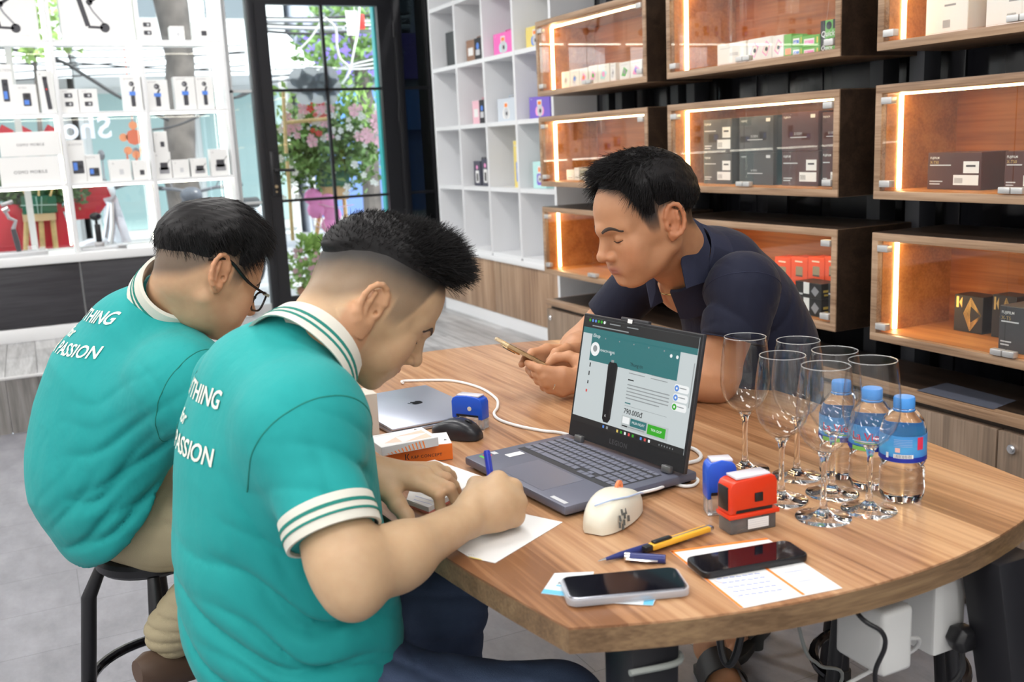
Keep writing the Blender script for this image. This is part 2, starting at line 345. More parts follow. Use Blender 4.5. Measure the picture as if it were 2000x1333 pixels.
# lettering on the outside of the glass, read from the street
sg = thing('shop_sign', 'white raised letters on the window glass, reversed from inside', 'sign', (.47, 7.25, 1.50))
vs, fs = text_geo('Sho', .20, .02)
p0 = onY(220, 268, 7.24); p1_ = onY(128, 272, 7.24); xs = [v[0] for v in vs]; sw = max(xs)-min(xs); k = (p0[0]-p1_[0])/sw
SGM = mat('sign_white', (.82, .84, .95), .4, emit=(.75, .80, 1), estr=.25)
off = 0
for ch in 'Sho':
    v2, f2 = text_geo(ch, .20, .02); mb = MB(); n = len(v2)
    a = [(p0[0]-(x+off)*k, 7.225, p0[2]+y_*k) for x, y_, z in v2]; b2 = [(q[0], 7.255, q[2]) for q in a]
    mb.add(a+b2, [tuple(f) for f in f2]+[tuple(i+n for i in f) for f in f2])
    obj('letter', mb, SGM, sg); off += max(q[0] for q in v2)+.012
# ================================================================== WINDOW DISPLAY RACK
LED = mat('led_white', (1, 1, .95), .5, emit=(1, .95, .80), estr=9)
LEDW = mat('led_warm', (1, .9, .7), .5, emit=(1, .68, .32), estr=17)
rk = thing('display_rack', 'white open display rack with lit shelves along the shop window', 'shelf', (.0, 6.98, .83))
UX = [-2.75, -2.25, -1.75, -1.25, -.75, -.25, .26, .77, 1.28]
for x in UX: obj('upright', MB().box(x-.012, x+.012, 6.85, 7.13, .83, 2.9), WHITE, rk, bevel=.0015)
for z in (2.125, 1.695, 1.26, 2.6):
    for a, b2 in zip(UX[:-1], UX[1:]):
        sh = obj('shelf', MB().box(a+.012, b2-.012, 6.86, 7.13, z-.018, z), WHITE, rk)
        obj('led_strip', MB().box(a+.02, b2-.02, 6.875, 6.885, z-.026, z-.0185), LED, sh)
for x in UX[1:]:
    obj('back_led', MB().box(x-.030, x-.022, 7.11, 7.125, .86, 2.58), LED, rk)
rc = thing('window_counter', 'white counter with dark grey drawer fronts under the window rack', 'cabinet', (.0, 6.98, ST))
obj('counter_top', MB().box(-2.9, 1.30, 6.82, 7.16, .775, .83), WHITE, rc, bevel=.003)
obj('plinth', MB().box(-2.9, 1.30, 6.84, 7.16, ST, .385), WHITE, rc, bevel=.003)
obj('body', MB().box(-2.9, 1.30, 6.87, 7.16, .385, .775), WHITE, rc)
DK = wood('dark_oak_front', (.018, .017, .022), (.028, .027, .033), (.045, .043, .05), axis=0, scale=6, rough=.45)
for a, b2 in ((-2.88, -1.83), (-1.82, -.79), (-.78, .255), (.265, 1.285)): obj('drawer_front', MB().box(a, b2, 6.845, 6.87, .39, .768), DK, rc, bevel=.002)

# ------------------------------------------------------------------ product boxes
DG = mat('print_dark', (.06, .06, .07), .5); BLUEP = mat('print_blue', (.10, .25, .75), .5); ORP = mat('print_orange', (.95, .25, .04), .5); REDP = mat('print_red', (.75, .03, .04), .5)
GRP = mat('print_green', (.10, .50, .08), .5); PKP = mat('print_pink', (.95, .35, .65), .5); YLP = mat('print_yellow', (.85, .65, .12), .5); TLP = mat('print_teal', (.45, .80, .78), .5)
GOLDP = mat('print_gold', (.75, .52, .20), .28, .8); PURP = mat('print_purple', (.22, .15, .62), .5)
def pbox(base, w_, d_, h_, rz, m, label, group=None, prints=None, name='product_box', cat='box', handle=False, sideprint=None, rad=.0012):
    o = obj(name, MB().box(-w_/2, w_/2, 0, d_, 0, h_), m, None, bevel=rad, seg=1)
    o.location = base; o.rotation_euler = (0, 0, rz); tag(o, label, cat, group)
    if prints:
        P = Plane((-w_/2, -.0002, 0), (1, 0, 0), (0, 0, 1)); prints(P, w_, h_); P.build(o, 'print', False)
    if sideprint:
        P = Plane((w_/2+.0002, 0, 0), (0, 1, 0), (0, 0, 1)); sideprint(P, d_, h_); P.build(o, 'print', False)
    if handle:
        obj('carry_handle', MB().tube([(-w_*.22, d_/2, h_-.002), (-w_*.2, d_/2, h_+h_*.13), (w_*.2, d_/2, h_+h_*.13), (w_*.22, d_/2, h_-.002)], .006, 6, flat=.5), m, o, world=False)
    return o
def pr_gimbal(P, w, h):
    P.line(DG, [(.28*w, .62*h), (.40*w, .18*h)], .075*w); P.line(DG, [(.40*w, .17*h), (.62*w, .16*h)], .04*w); P.disc(DG, .65*w, .16*h, .075*w); P.line(GREYINK, [(.65*w, .2*h), (.50*w, .36*h), (.44*w, .46*h)], .03*w)
    P.disc(DG, .46*w, .48*h, .05*w); P.line(DG, [(.46*w, .48*h), (.78*w, .66*h)], .05*w); P.disc(DG, .78*w, .70*h, .06*w); P.rect(LGREY, .48*w, .6*h, .72*w, .86*h); P.text(LGREY, 'RONIN', .72*w, .05*h, .035*h)
def pr_action(P, w, h):
    P.rrect(DG, .36*w, .25*h, .72*w, .70*h, .05*w); P.disc(INK, .55*w, .60*h, .10*w, l=.0002); P.rect(BLUEP, .40*w, .30*h, .62*w, .46*h, l=.0002); P.text(GREYINK, 'ACTION', .2*w, .86*h, .07*h)
def pr_stick(P, w, h): P.line(DG, [(.45*w, .82*h), (.60*w, .08*h)], .30*w); P.rect(INK, .30*w, .78*h, .62*w, .86*h, l=.0002); P.disc(REDP, .5*w, .56*h, .06*w, l=.0003); P.text(GREYINK, 'dji', .1*w, .9*h, .05*h)
def pr_pocket(P, w, h):
    P.rrect(DG, .40*w, .12*h, .62*w, .52*h, .03*w); P.rect(BLUEP, .34*w, .44*h, .66*w, .56*h, l=.0002); P.line(DG, [(.52*w, .55*h), (.62*w, .70*h)], .09*w); P.disc(DG, .50*w, .78*h, .13*w); P.disc(GREYINK, .46*w, .78*h, .06*w, l=.0002); P.text(GREYINK, 'dji POCKET', .12*w, .91*h, .055*h)
def pr_pair(P, w, h):
    for b in (.62, .25): P.rrect(DG, .28*w, b*h, .70*w, (b+.20)*h, .05*w); P.disc(LGREY, .55*w, (b+.1)*h, .07*w, l=.0002)
    P.text(GREYINK, 'dji MIC', .2*w, .88*h, .07*h); P.rect(LGREY, .76*w, .05*h, .90*w, .08*h)
def pr_cam2(P, w, h):
    P.rrect(DG, .20*w, .22*h, .85*w, .52*h, .05*w); P.disc(INK, .66*w, .38*h, .13*w, l=.0002); P.rect(BLUEP, .24*w, .30*h, .48*w, .48*h, l=.0002); P.text(GREYINK, 'dji ACTION', .08*w, .88*h, .06*h)
def pr_small(P, w, h): P.rrect(DG, .45*w, .25*h, .75*w, .5*h, .03*w); P.text(LGREY, 'dji', .15*w, .8*h, .09*h)
def pr_tiny(P, w, h): P.rrect(LGREY, .45*w, .3*h, .65*w, .55*h, .02*w); P.text(GREYINK, 'dji', .15*w, .8*h, .09*h)
def pr_osmo(P, w, h): P.text(INK, 'OSMO MOBILE', .5*w, .42*h, .15*h, align='CENTER', space=1.12); P.rect(WPLAIN, .72*w, .0, .99*w, .98*h, l=-.0002)
def pr_drone(P, w, h): P.rrect(GREYINK, .25*w, .18*h, .85*w, .42*h, .03*w); P.rrect(DG, .32*w, .32*h, .78*w, .60*h, .03*w); P.line(DG, [(.75*w, .55*h), (.95*w, .72*h)], .03*w); P.text(GREYINK, 'dji', .1*w, .86*h, .07*h)
RG = 'white product boxes on the window rack'
def rackbox(x0, x1, yt, zs, pr, label, d=.09, yf=6.89, name='product_box', m=WPLAIN, zb=None):
    ym = yt+20
    a = onY(x0, ym, yf)[0]; b2 = onY(x1, ym, yf)[0]; z0 = zs if zb is None else zb
    z1 = onY((x0+x1)/2, yt, yf)[2]
    return pbox(((a+b2)/2, yf, z0), b2-a, d, z1-z0, 0, m, label, RG, pr, name)
A, B_, C_ = 2.125, 1.695, 1.26
rackbox(-70, 62, -70, A, pr_gimbal, 'large white box with gimbal picture by the left rack edge', .12)
rackbox(105, 237, -78, A, pr_gimbal, 'large white box with picture of a folded camera gimbal', .12)
rackbox(270, 306, 36, A, pr_pair, 'white box with two small gadgets pictured, top rack shelf beside tree trunk')
rackbox(333, 361, 51, A, pr_tiny, 'tiny cream box with small dark icon on the top rack shelf')
rackbox(377, 412, 41, A, pr_small, 'squat cream box with dark rectangle print on the top rack shelf')
rackbox(-12, 23, 126, B_, pr_action, 'tall white box with action camera print, half cut by rack upright')
rackbox(28, 72, 165, B_, pr_action, 'white box with blue screened action camera print beside the selfie stick box')
rackbox(74, 103, 138, B_, pr_stick, 'tall narrow cream box with a black stick pictured')
rackbox(116, 153, 174, B_, pr_pair, 'first of two twin white boxes with paired camera prints')
rackbox(154, 191, 174, B_, pr_pair, 'second of two twin white boxes with paired camera prints')
rackbox(238, 276, 149, B_, pr_pocket, 'white pocket camera box standing alone beside the rack upright')
rackbox(285, 328, 156, B_, pr_pocket, 'shorter white pocket camera box with a coloured screen print')
rackbox(340, 381, 150, B_, pr_pocket, 'white pocket camera box with thick cream side, middle of its row')
rackbox(382, 416, 150, B_, pr_pocket, 'white pocket camera box at the lit end of the middle shelf')
zo = onY(60, 305, 6.9)[2]
rackbox(-2, 118, 306, C_, pr_osmo, 'lower of two stacked cream boxes lettered OSMO MOBILE', .16)
rackbox(-2, 118, 258, 0, pr_osmo, 'upper of two stacked cream boxes lettered OSMO MOBILE', .16, zb=zo+.0005)
rackbox(131, 165, 274, C_, pr_cam2, 'tall white box with tilted action camera print, lower rack shelf')
rackbox(167, 197, 302, C_, pr_cam2, 'short white box with action camera print beside its taller twin')
rackbox(214, 256, 312, C_, pr_tiny, 'plain white square box with a faint print on lower rack shelf')
rackbox(260, 289, 313, C_, pr_small, 'small white box with a dark spot print near the upright')
zo = onY(318, 297, 6.9)[2]
rackbox(302, 334, 297, C_, pr_drone, 'white drone box carrying a smaller white box on top')
rackbox(301, 327, 257, 0, pr_small, 'small white box sitting on a drone box', .07, zb=zo+.0005)
rackbox(337, 370, 312, C_, pr_tiny, 'plain small white box between two drone boxes')
rackbox(373, 405, 309, C_, pr_drone, 'low white box with grey folded drone print')
rackbox(411, 445, 291, C_, pr_drone, 'taller white box with dark drone print by the lit rack end')
rnd = random.Random(3)
for bx in range(5):        # the same rack goes on out of frame
    for z in (A, B_, C_):
        x = UX[bx]+.04
        while x < UX[bx+1]-.14:
            wv = rnd.choice((.09, .12, .16)); hv = rnd.choice((.12, .18, .24))
            if x+wv > UX[bx+1]-.02: break
            pbox((x+wv/2, 6.90, z), wv, .08, hv, 0, WPLAIN, 'white product box on the rack bays beyond the stacked cream boxes', RG+', left bays', rnd.choice((pr_action, pr_pair, pr_cam2))); x += wv+rnd.choice((.01, .05))
# display stands on the counter
zc = .83
b0 = onY(-40, 495, 6.86)[0]; b1 = onY(94, 490, 6.86)[0]
st = tag(obj('display_plinth', MB().box(b0, b1, 6.855, 7.0, zc, zc+.03), mat('satin_silver', (.62, .63, .65), .3, .4), bevel=.003), 'low silver display plinth carrying a gimbal on the counter', 'stand')
q = onY(32, 478, 6.93); gx, gz = q[0], zc+.03
g = thing('phone_gimbal', 'grey handheld phone gimbal standing on a silver plinth', 'gimbal', (gx, 6.93, gz))
obj('grip', MB().tube([(gx+.01, 6.93, gz), (gx+.005, 6.93, gz+.06), (gx-.005, 6.93, gz+.14)], [.014, .017, .015], 12), mat('dark_grey_plastic', (.07, .07, .08), .45), g)
obj('lower_arm', MB().tube([(gx-.005, 6.93, gz+.14), (gx+.015, 6.925, gz+.19), (gx-.02, 6.92, gz+.21), (gx-.035, 6.92, gz+.25)], [.013, .011, .011, .010], 10), mat('mid_grey_plastic', (.35, .35, .37), .4), g)
obj('motor', MB().cyl((gx-.05, 6.92, gz+.255), (gx-.015, 6.92, gz+.27), .017), STEEL, g)
obj('phone_clamp', MB().obox((gx-.02, 6.915, gz+.30), (1, 0, .3), (0, 1, 0), (-.3, 0, 1), .034, .006, .010), STEEL, g, bevel=.003)
ac = mat('acrylic', (.95, .97, 1), .05, alpha=.25)
tag(obj('acrylic_block', MB().box(gx+.06, gx+.11, 6.88, 6.94, gz, gz+.03), ac, bevel=.002), 'small clear acrylic block beside the phone gimbal', 'block')
tag(obj('acrylic_block', MB().box(gx+.125, gx+.16, 6.88, 6.96, gz, gz+.018), ac, bevel=.002), 'flat clear acrylic slab at the plinth end', 'block')
q = onY(195, 480, 6.95); gx = q[0]
pl = tag(obj('display_plinth', MB().box(gx-.11, gx+.16, 6.90, 7.02, zc, zc+.018), mat('satin_silver', (.62, .63, .65), .3, .4), bevel=.002), 'thin silver display plinth under a pocket camera', 'stand')
g = thing('pocket_camera', 'small black pocket gimbal camera upright on a plinth', 'camera', (gx, 6.95, zc+.018)); gz = zc+.018
obj('base_foot', MB().box(gx-.028, gx+.028, 6.93, 6.97, gz, gz+.03), STEEL, g, bevel=.003)
obj('grip', MB().box(gx-.018, gx+.018, 6.935, 6.965, gz+.03, gz+.145), BLACKP, g, bevel=.006)
obj('neck', MB().box(gx-.012, gx+.005, 6.94, 6.96, gz+.145, gz+.175), BLACKP, g, bevel=.003)
hd = obj('camera_head', MB().ell((gx-.005, 6.945, gz+.195), .036, .022, .026), BLACKP, g)
obj('lens', MB().cyl((gx+.012, 6.93, gz+.195), (gx+.012, 6.918, gz+.195), .014), mat('lens_glass', (.01, .01, .02), .05), hd)
tag(obj('memory_tray', MB().box(gx+.10, gx+.165, 6.87, 6.92, zc+.0185, zc+.028), mat('pale_plastic', (.6, .62, .65), .4), bevel=.003), 'small pale tray with a black chip beside the pocket camera', 'tray')

# ================================================================== WHITE CUBE SHELF
cs = thing('cube_shelf', 'white cube shelving unit with square cells above a wood base', 'shelf', (2.62, 5.44, ST))
YS = [4.63, 5.06, 5.46, 5.865, 6.27]; ZS = [.735, 1.12, 1.495, 1.865, 2.24, 2.62]
X0, X1 = 2.495, 2.75
WS = mat('white_shelf', (.80, .81, .83), .3)
for y in YS: obj('divider', MB().box(X0, X1-.012, y-.012, y+.012, ZS[0], ZS[-1]), WS, cs, bevel=.0012)
for z in ZS:
    for a, b2 in zip(YS[:-1], YS[1:]): obj('cell_shelf', MB().box(X0+.002, X1-.012, a+.012, b2-.012, z-.012, z+.012), WS, cs)
obj('back_panel', MB().box(X1-.012, X1, YS[0], YS[-1], ZS[0], ZS[-1]), WS, cs)
obj('shelf_ledge', MB().box(X0-.012, X1, YS[0]-.02, YS[-1]+.012, .695, .735-.0125), WS, cs, bevel=.002)
OAK = wood('oak_vertical', (.23, .135, .08), (.36, .23, .145), (.48, .33, .22), axis=2, scale=5, rough=.42)
for a, b2 in ((4.635, 5.45), (5.455, 6.275)): obj('base_door', MB().box(X0, X0+.02, a, b2, .375, .695), OAK, cs, bevel=.0015)
obj('base_body', MB().box(X0+.02, X1, 4.635, 6.275, ST, .695), WS, cs)
obj('plinth', MB().box(X0+.005, X0+.02, 4.635, 6.275, ST, .375), WS, cs)
obj('end_panel', MB().box(X0-.004, X1, 4.61, 4.634, ST, 2.63), WS, cs)
for y in (5.35, 4.97, 5.74): obj('cable_grommet', MB().cyl((X1-.013, y, .80), (X1-.016, y, .80), .010), mat('grey_cap', (.3, .3, .32), .5), cs)
def pr_instax(col):
    def f(P, w, h):
        P.split = True; P.rrect(col, .30*w, .12*h, .72*w, .55*h, .10*w); P.disc(LGREY, .52*w, .36*h, .14*w, l=.0002); P.disc(INK, .54*w, .34*h, .05*w, l=.0004)
        P.rect(WPLAIN, .40*w, .56*h, .62*w, .84*h); P.rect(ORP, .43*w, .62*h, .59*w, .78*h, l=.0002); P.text(WPLAIN, 'instax', .08*w, .88*h, .07*h)
    return f
def pr_bars(P, w, h):
    P.split = True; P.rect(INK, .55*w, 0, w, h); P.rrect(WPLAIN, .12*w, .3*h, .45*w, .65*h, .02*w); P.rrect(LGREY, .62*w, .25*h, .88*w, .5*h, .02*w, l=.0002); P.disc(BLUEP, .75*w, .65*h, .09*w, l=.0002)
def pr_vert(P, w, h): P.rrect(WPLAIN, .25*w, .12*h, .75*w, .62*h, .08*w); P.rect(INK, .38*w, .18*h, .62*w, .5*h, l=.0002); P.disc(PKP, .5*w, .75*h, .13*w, l=.0002)
def cellbox(x0, x1, yt, zs, m, pr, label, d=.10, X=2.55, handle=True, rz=-PI/2):
    ym = yt+25; a = onX(x0, ym, X)[1]; b2 = onX(x1, ym, X)[1]; z1 = onX((x0+x1)/2, yt, X)[2]; z0 = zs+.0125
    return pbox((X, (a+b2)/2, z0), abs(a-b2), d, z1-z0, rz, m, label, None, pr, handle=handle)
CB = lambda n, c: mat('card_'+n, c, .45)
cellbox(871, 888, 62, 1.865, CB('black', (.03, .03, .035)), None, 'narrow black camera box in the top cube cell')
cellbox(911, 941, 76, 1.865, CB('bronze', (.30, .17, .11)), pr_bars, 'bronze and black camera box with small handle')
cellbox(964, 1001, 63, 1.865, CB('pink', (.90, .16, .52)), pr_instax(TLP), 'hot pink instant camera box with mint camera print')
cellbox(1027, 1062, 50, 1.865, CB('yellow', (.82, .66, .18)), pr_instax(BLUEP), 'yellow instant camera box in the cell beside the hot pink box')
cellbox(923, 948, 196, 1.495, CB('palepink', (.86, .52, .60)), pr_bars, 'pale pink camera box turned sideways with carry handle')
cellbox(972, 1005, 192, 1.495, CB('greyblue', (.62, .68, .75)), pr_instax(WPLAIN), 'grey blue instant camera box with white camera print')
cellbox(1034, 1074, 188, 1.495, CB('violet', (.20, .13, .58)), pr_instax(PKP), 'violet instant camera box with pink camera print')
cellbox(926, 939, 315, 1.12, CB('charcoal', (.06, .06, .09)), pr_vert, 'charcoal film box with white vertical print, left twin')
cellbox(941, 955, 310, 1.12, CB('charcoal', (.06, .06, .09)), pr_vert, 'charcoal film box with white vertical print, right twin')
cellbox(1003, 1017, 275, 1.12, CB('yellow', (.82, .66, .18)), pr_instax(BLUEP), 'yellow camera box in the lower row beside a mint box', handle=False)
cellbox(1041, 1066, 316, 1.12, CB('mint', (.50, .80, .78)), pr_instax(PURP), 'mint green camera box in the lower cube cell', handle=False)

# ================================================================== WOODEN DISPLAY BOXES
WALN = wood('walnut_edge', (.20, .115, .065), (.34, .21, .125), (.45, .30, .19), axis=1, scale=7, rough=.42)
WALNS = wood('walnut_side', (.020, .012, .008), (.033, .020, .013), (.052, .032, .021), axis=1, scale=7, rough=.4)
WALNI = wood('oak_inside', (.34, .125, .028), (.46, .18, .045), (.56, .25, .07), axis=1, scale=5, rough=.45)
WALNB = wood('walnut_back', (.22, .060, .012), (.32, .095, .020), (.42, .14, .035), axis=1, scale=4, rough=.45, rings=2.0)
BX0, BX1 = 2.30, 2.625; T_ = .024
CLIP = mat('satin_clip', (.62, .61, .60), .35, .6)
COLS = [(3.465, 4.415), (2.40, 3.324), (1.31, 2.252)]; ROWS = [(1.598, 1.945), (1.167, 1.50), (.735, 1.066)]
names = [['by the cube shelf', 'in the middle column', 'in the column over the lockable cabinet']]
def sidebox(a, b_, z0, z1, label, doors=True):
    t = thing('display_case', label, 'display case', ((BX0+BX1)/2, (a+b_)/2, z0), 0, 'wooden wall display cases')
    obj('top_panel', MB().box(BX0, BX1, a, b_, z1-T_, z1), WALN, t, bevel=.001)
    obj('bottom_panel', MB().box(BX0, BX1, a, b_, z0, z0+T_), WALN, t, bevel=.001)
    for y0, y1, outer in ((a, a+T_, -1), (b_-T_, b_, 1)):
        obj('side_panel', MB().box(BX0, BX1, y0, y1, z0+T_, z1-T_), WALN, t, bevel=.001)
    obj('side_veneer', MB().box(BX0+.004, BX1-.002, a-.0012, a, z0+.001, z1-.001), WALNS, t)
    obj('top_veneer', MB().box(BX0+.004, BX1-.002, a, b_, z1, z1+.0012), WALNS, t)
    obj('back_panel', MB().box(BX1-.012, BX1, a+T_, b_-T_, z0+T_, z1-T_), WALNB, t)
    obj('inner_lining', MB().box(BX0+.02, BX1-.012, b_-T_-.002, b_-T_, z0+T_, z1-T_).box(BX0+.02, BX1-.012, a+T_, b_-T_, z0+T_, z0+T_+.0015), WALNI, t)
    xl = 2.375
    obj('led_strip', MB().box(xl-.007, xl+.007, b_-T_-.0065, b_-T_-.002, z0+T_+.004, z1-T_-.004), LEDW, t)
    obj('led_strip', MB().box(xl-.007, xl+.007, a+T_+.01, b_-T_-.01, z1-T_-.006, z1-T_-.0005), LEDW, t)
    m_ = (a+b_)/2
    for y0, y1 in ((a+T_+.002, m_-.0015), (m_+.0015, b_-T_-.002)):
        p = obj('glass_door', MB().box(BX0+.004, BX0+.009, y0, y1, z0+T_+.003, z1-T_-.003), CPANE, t)
        yo = y0 if y0 < m_-.1 else y1; s = 1 if yo == y0 else -1
        for zz in (z0+T_+.022, z1-T_-.022): obj('glass_hinge', MB().box(BX0-.006, BX0+.016, min(yo, yo+s*.04), max(yo, yo+s*.04), zz-.010, zz+.010), CLIP, p, bevel=.002)
        yi = y1 if s == 1 else y0
        obj('glass_catch', MB().box(BX0-.006, BX0+.014, min(yi, yi-s*.035), max(yi, yi-s*.035), z0+T_+.003, z0+T_+.02), CLIP, p, bevel=.002)
    return t
desc_r = ['top row', 'middle row', 'lower row']; desc_c = ['beside the white cube shelf', 'above and behind the man in navy', 'above the lockable base cabinet']
what = [['holding small pale camera boxes', 'holding green film packs', 'holding large white camera boxes'], ['holding a row of small brown and white boxes', 'holding stacked dark camera boxes', 'holding dark maroon camera boxes'], ['almost empty with one white box', 'holding red battery boxes', 'holding gold patterned boxes']]
for ci, (a, b_) in enumerate(COLS):
    for ri, (z0, z1) in enumerate(ROWS):
        sidebox(a, b_, z0, z1, 'lit wooden wall case with glass doors '+what[ri][ci])
# base cabinets under the cases
WDOOR = wood('grey_walnut_door', (.15, .105, .075), (.235, .165, .115), (.32, .23, .165), axis=2, scale=6, rough=.45)
bc = thing('base_cabinet', 'long low wooden base cabinet with lockable doors under the cases', 'cabinet', (2.5, 2.8, 0))
obj('cabinet_top', MB().box(2.30, 2.60, .6, 4.415, .575, .602), WALN, bc, bevel=.001)
obj('top_veneer', MB().box(2.335, 2.60, .6, 4.40, .602, .6032), WALNS, bc)
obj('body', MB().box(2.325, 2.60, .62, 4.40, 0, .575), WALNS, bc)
DYS = [.62, 1.21, 1.785, 2.40, 3.06, 3.72, 4.41]
for a, b_ in zip(DYS[:-1], DYS[1:]):
    d = obj('cabinet_door', MB().box(2.30, 2.325, a+.003, b_-.003, .03, .556), WDOOR, bc, bevel=.0015)
    obj('lock', MB().cyl((2.30, b_-.05, .515), (2.292, b_-.05, .515), .013).cyl((2.292, b_-.05, .515), (2.288, b_-.05, .515), .008), CHROME, d)
tag(obj('flat_leaflet', MB().add([onZ(1790, 763, .6045), onZ(1940, 800, .6045), onZ(1985, 783, .6045), onZ(1850, 748, .6045)], [(0, 1, 2, 3)]).add([onZ(1790, 763, .6034), onZ(1940, 800, .6034), onZ(1985, 783, .6034), onZ(1850, 748, .6034)], [(3, 2, 1, 0)]), mat('dark_leaflet', (.12, .13, .17), .4)), 'dark blue leaflet lying flat on the base cabinet top', 'leaflet')

# ---- goods in the cases
def casebox(x0, x1, yt, row, m, pr, label, group=None, X=2.40, d=.07, zb=None, sp=None):
    zf = ROWS[row][0]+T_+.002 if zb is None else zb; ym = yt+20
    a = onX(x0, ym, X)[1]; b2 = onX(x1, ym, X)[1]; z1 = onX((x0+x1)/2, yt, X)[2]
    cl = min(COLS, key=lambda c: abs((c[0]+c[1])/2-(a+b2)/2)); a = min(a, cl[1]-T_-.006); b2 = max(b2, cl[0]+T_+.004); z1 = min(z1, ROWS[row][1]-T_-.009)
    pbox((X, (a+b2)/2, zf), abs(a-b2), d, max(.02, z1-zf), -PI/2, m, label, group, pr, sideprint=sp)
    return z1
CREAM = CB('cream', (.80, .78, .70)); CWH = WPLAIN
def pr_patch(c1, c2):
    def f(P, w, h):
        P.poly(c1, [(.2*w, .3*h), (.55*w, .25*h), (.8*w, .55*h), (.45*w, .75*h)]); P.disc(c2, .5*w, .5*h, .13*w, l=.0002); P.line(LGREY, [(.15*w, .85*h), (.8*w, .85*h)], .03*h)
    return f
lab = ['leftmost cream box by the light strip', 'cream box with blue blot print', 'cream box with orange flower print', 'cream box with pink and green marble print', 'pale box with swirled colour print', 'slim cream box edge on', 'white box with green grey print', 'white box with violet print']
px = [(1097, 1113), (1114, 1131), (1132, 1148), (1150, 1167), (1168, 1190), (1192, 1202), (1210, 1230), (1231, 1254)]
tops = [140, 136, 133, 128, 125, 123, 121, 117]; pats = [(LGREY, GREYINK), (LGREY, BLUEP), (PKP, ORP), (PKP, GRP), (TLP, PKP), (LGREY, GREYINK), (GRP, GREYINK), (PKP, PURP)]
for l, (x0, x1), t_, (c1, c2) in zip(lab, px, tops, pats): casebox(x0, x1, t_, 0, CREAM if t_ > 124 else CWH, pr_patch(c1, c2), l+', in the top case beside the cube shelf', 'pale film boxes in the top case')
def pr_lab(P, w, h): P.rect(WPLAIN, .15*w, .15*h, .85*w, .45*h); P.line(INK, [(.2*w, .25*h), (.8*w, .25*h)], .05*h, l=.0002); P.line(LGREY, [(.15*w, .85*h), (.8*w, .85*h)], .05*h)
br = CB('brown', (.20, .10, .07)); olv = CB('olive', (.30, .28, .20))
for i, (x0, x1, t_, m) in enumerate([(1107, 1121, 332, CREAM), (1122, 1131, 328, CWH), (1133, 1146, 333, olv), (1147, 1160, 330, CWH), (1161, 1175, 331, br), (1176, 1190, 330, br)]):
    casebox(x0, x1, t_, 1, m, pr_lab, ['cream', 'slim white', 'olive', 'white', 'brown', 'dark brown'][i]+' label box behind glass near the seated man\'s forehead', 'small labelled boxes in the middle case')
casebox(1194, 1240, 503, 2, CWH, lambda P, w, h: P.text(LGREY, 'K&F', .15*w, .5*h, .10*h), 'white box in the nearly empty lower case behind the man\'s face')
def pr_white(P, w, h): P.line(LGREY, [(.1*w, .8*h), (.5*w, .8*h)], .03*h); P.line(LGREY, [(.45*w, .55*h), (.75*w, .55*h)], .05*h); P.line(LGREY, [(.45*w, .48*h), (.75*w, .48*h)], .05*h); P.line(LGREY, [(.1*w, .12*h), (.8*w, .12*h)], .02*h)
casebox(1401, 1456, 84, 0, CWH, pr_white, 'plain white box with small print beside the case light strip', d=.10)
def pr_para(P, w, h): P.poly(PKP, [(.2*w, .4*h), (.55*w, .85*h), (.9*w, .65*h), (.55*w, .2*h)]); P.poly(CREAM, [(.27*w, .42*h), (.55*w, .78*h), (.82*w, .62*h), (.55*w, .27*h)], l=.0002); P.disc(DG, .58*w, .5*h, .12*w, l=.0003)
for i, (x0, x1, t_) in enumerate([(1461, 1484, 76), (1484, 1507, 72), (1508, 1530, 69)]): casebox(x0, x1, t_, 0, CWH, pr_para, 'white instant film box with pink diamond print in a row of three', 'white diamond print film boxes')
GCARD = CB('green', (.16, .48, .10))
def pr_film(c, n):
    def f(P, w, h): P.rect(WPLAIN, .10*w, .25*h, .72*w, .75*h); P.rect(c, .15*w, .30*h, .68*w, .58*h, l=.0002); P.text(WPLAIN, n, .2*w, .32*h, .25*h, .02, l=.0004); P.rect(YLP, .85*w, .3*h, .93*w, .8*h)
    return f
for x0, x1, c, n, nm in ((1547, 1567, BLUEP, '400', 'blue'), (1567, 1600, PKP, '200', 'pink')):
    zt = casebox(x0, x1, 92, 0, GCARD, pr_film(c, n), 'lower green film box numbered %s with %s label' % (n, nm), 'green film boxes')
    casebox(x0, x1, 69, 0, GCARD, pr_film(c, n), 'upper green film box numbered %s with %s label' % (n, nm), 'green film boxes', zb=zt+.0005)
casebox(1531, 1546, 67, 0, GCARD, lambda P, w, h: P.rect(ORP, .2*w, .15*h, .95*w, .40*h), 'tall green film box with orange patch at the row start', 'green film boxes')
def pr_quick(P, w, h): P.rect(INK, .0, 0, .30*w, h); P.rect(INK, .8*w, .5*h, w, h); P.disc(INK, .55*w, .70*h, .18*w, l=.0001); P.text(WPLAIN, 'Quick', .03*w, .12*h, min(.52*h, .36*w), .012, l=.0004, shear=.15)
zt = casebox(1603, 1633, 75, 0, GCARD, pr_quick, 'lower green and black disposable camera box lettered Quick', X=2.36)
casebox(1603, 1633, 39, 0, GCARD, pr_quick, 'upper green and black disposable camera box lettered Quick', X=2.36, zb=zt+.0005)
MAR = CB('maroon', (.075, .022, .020)); DKG = CB('darkgrey', (.055, .055, .06))
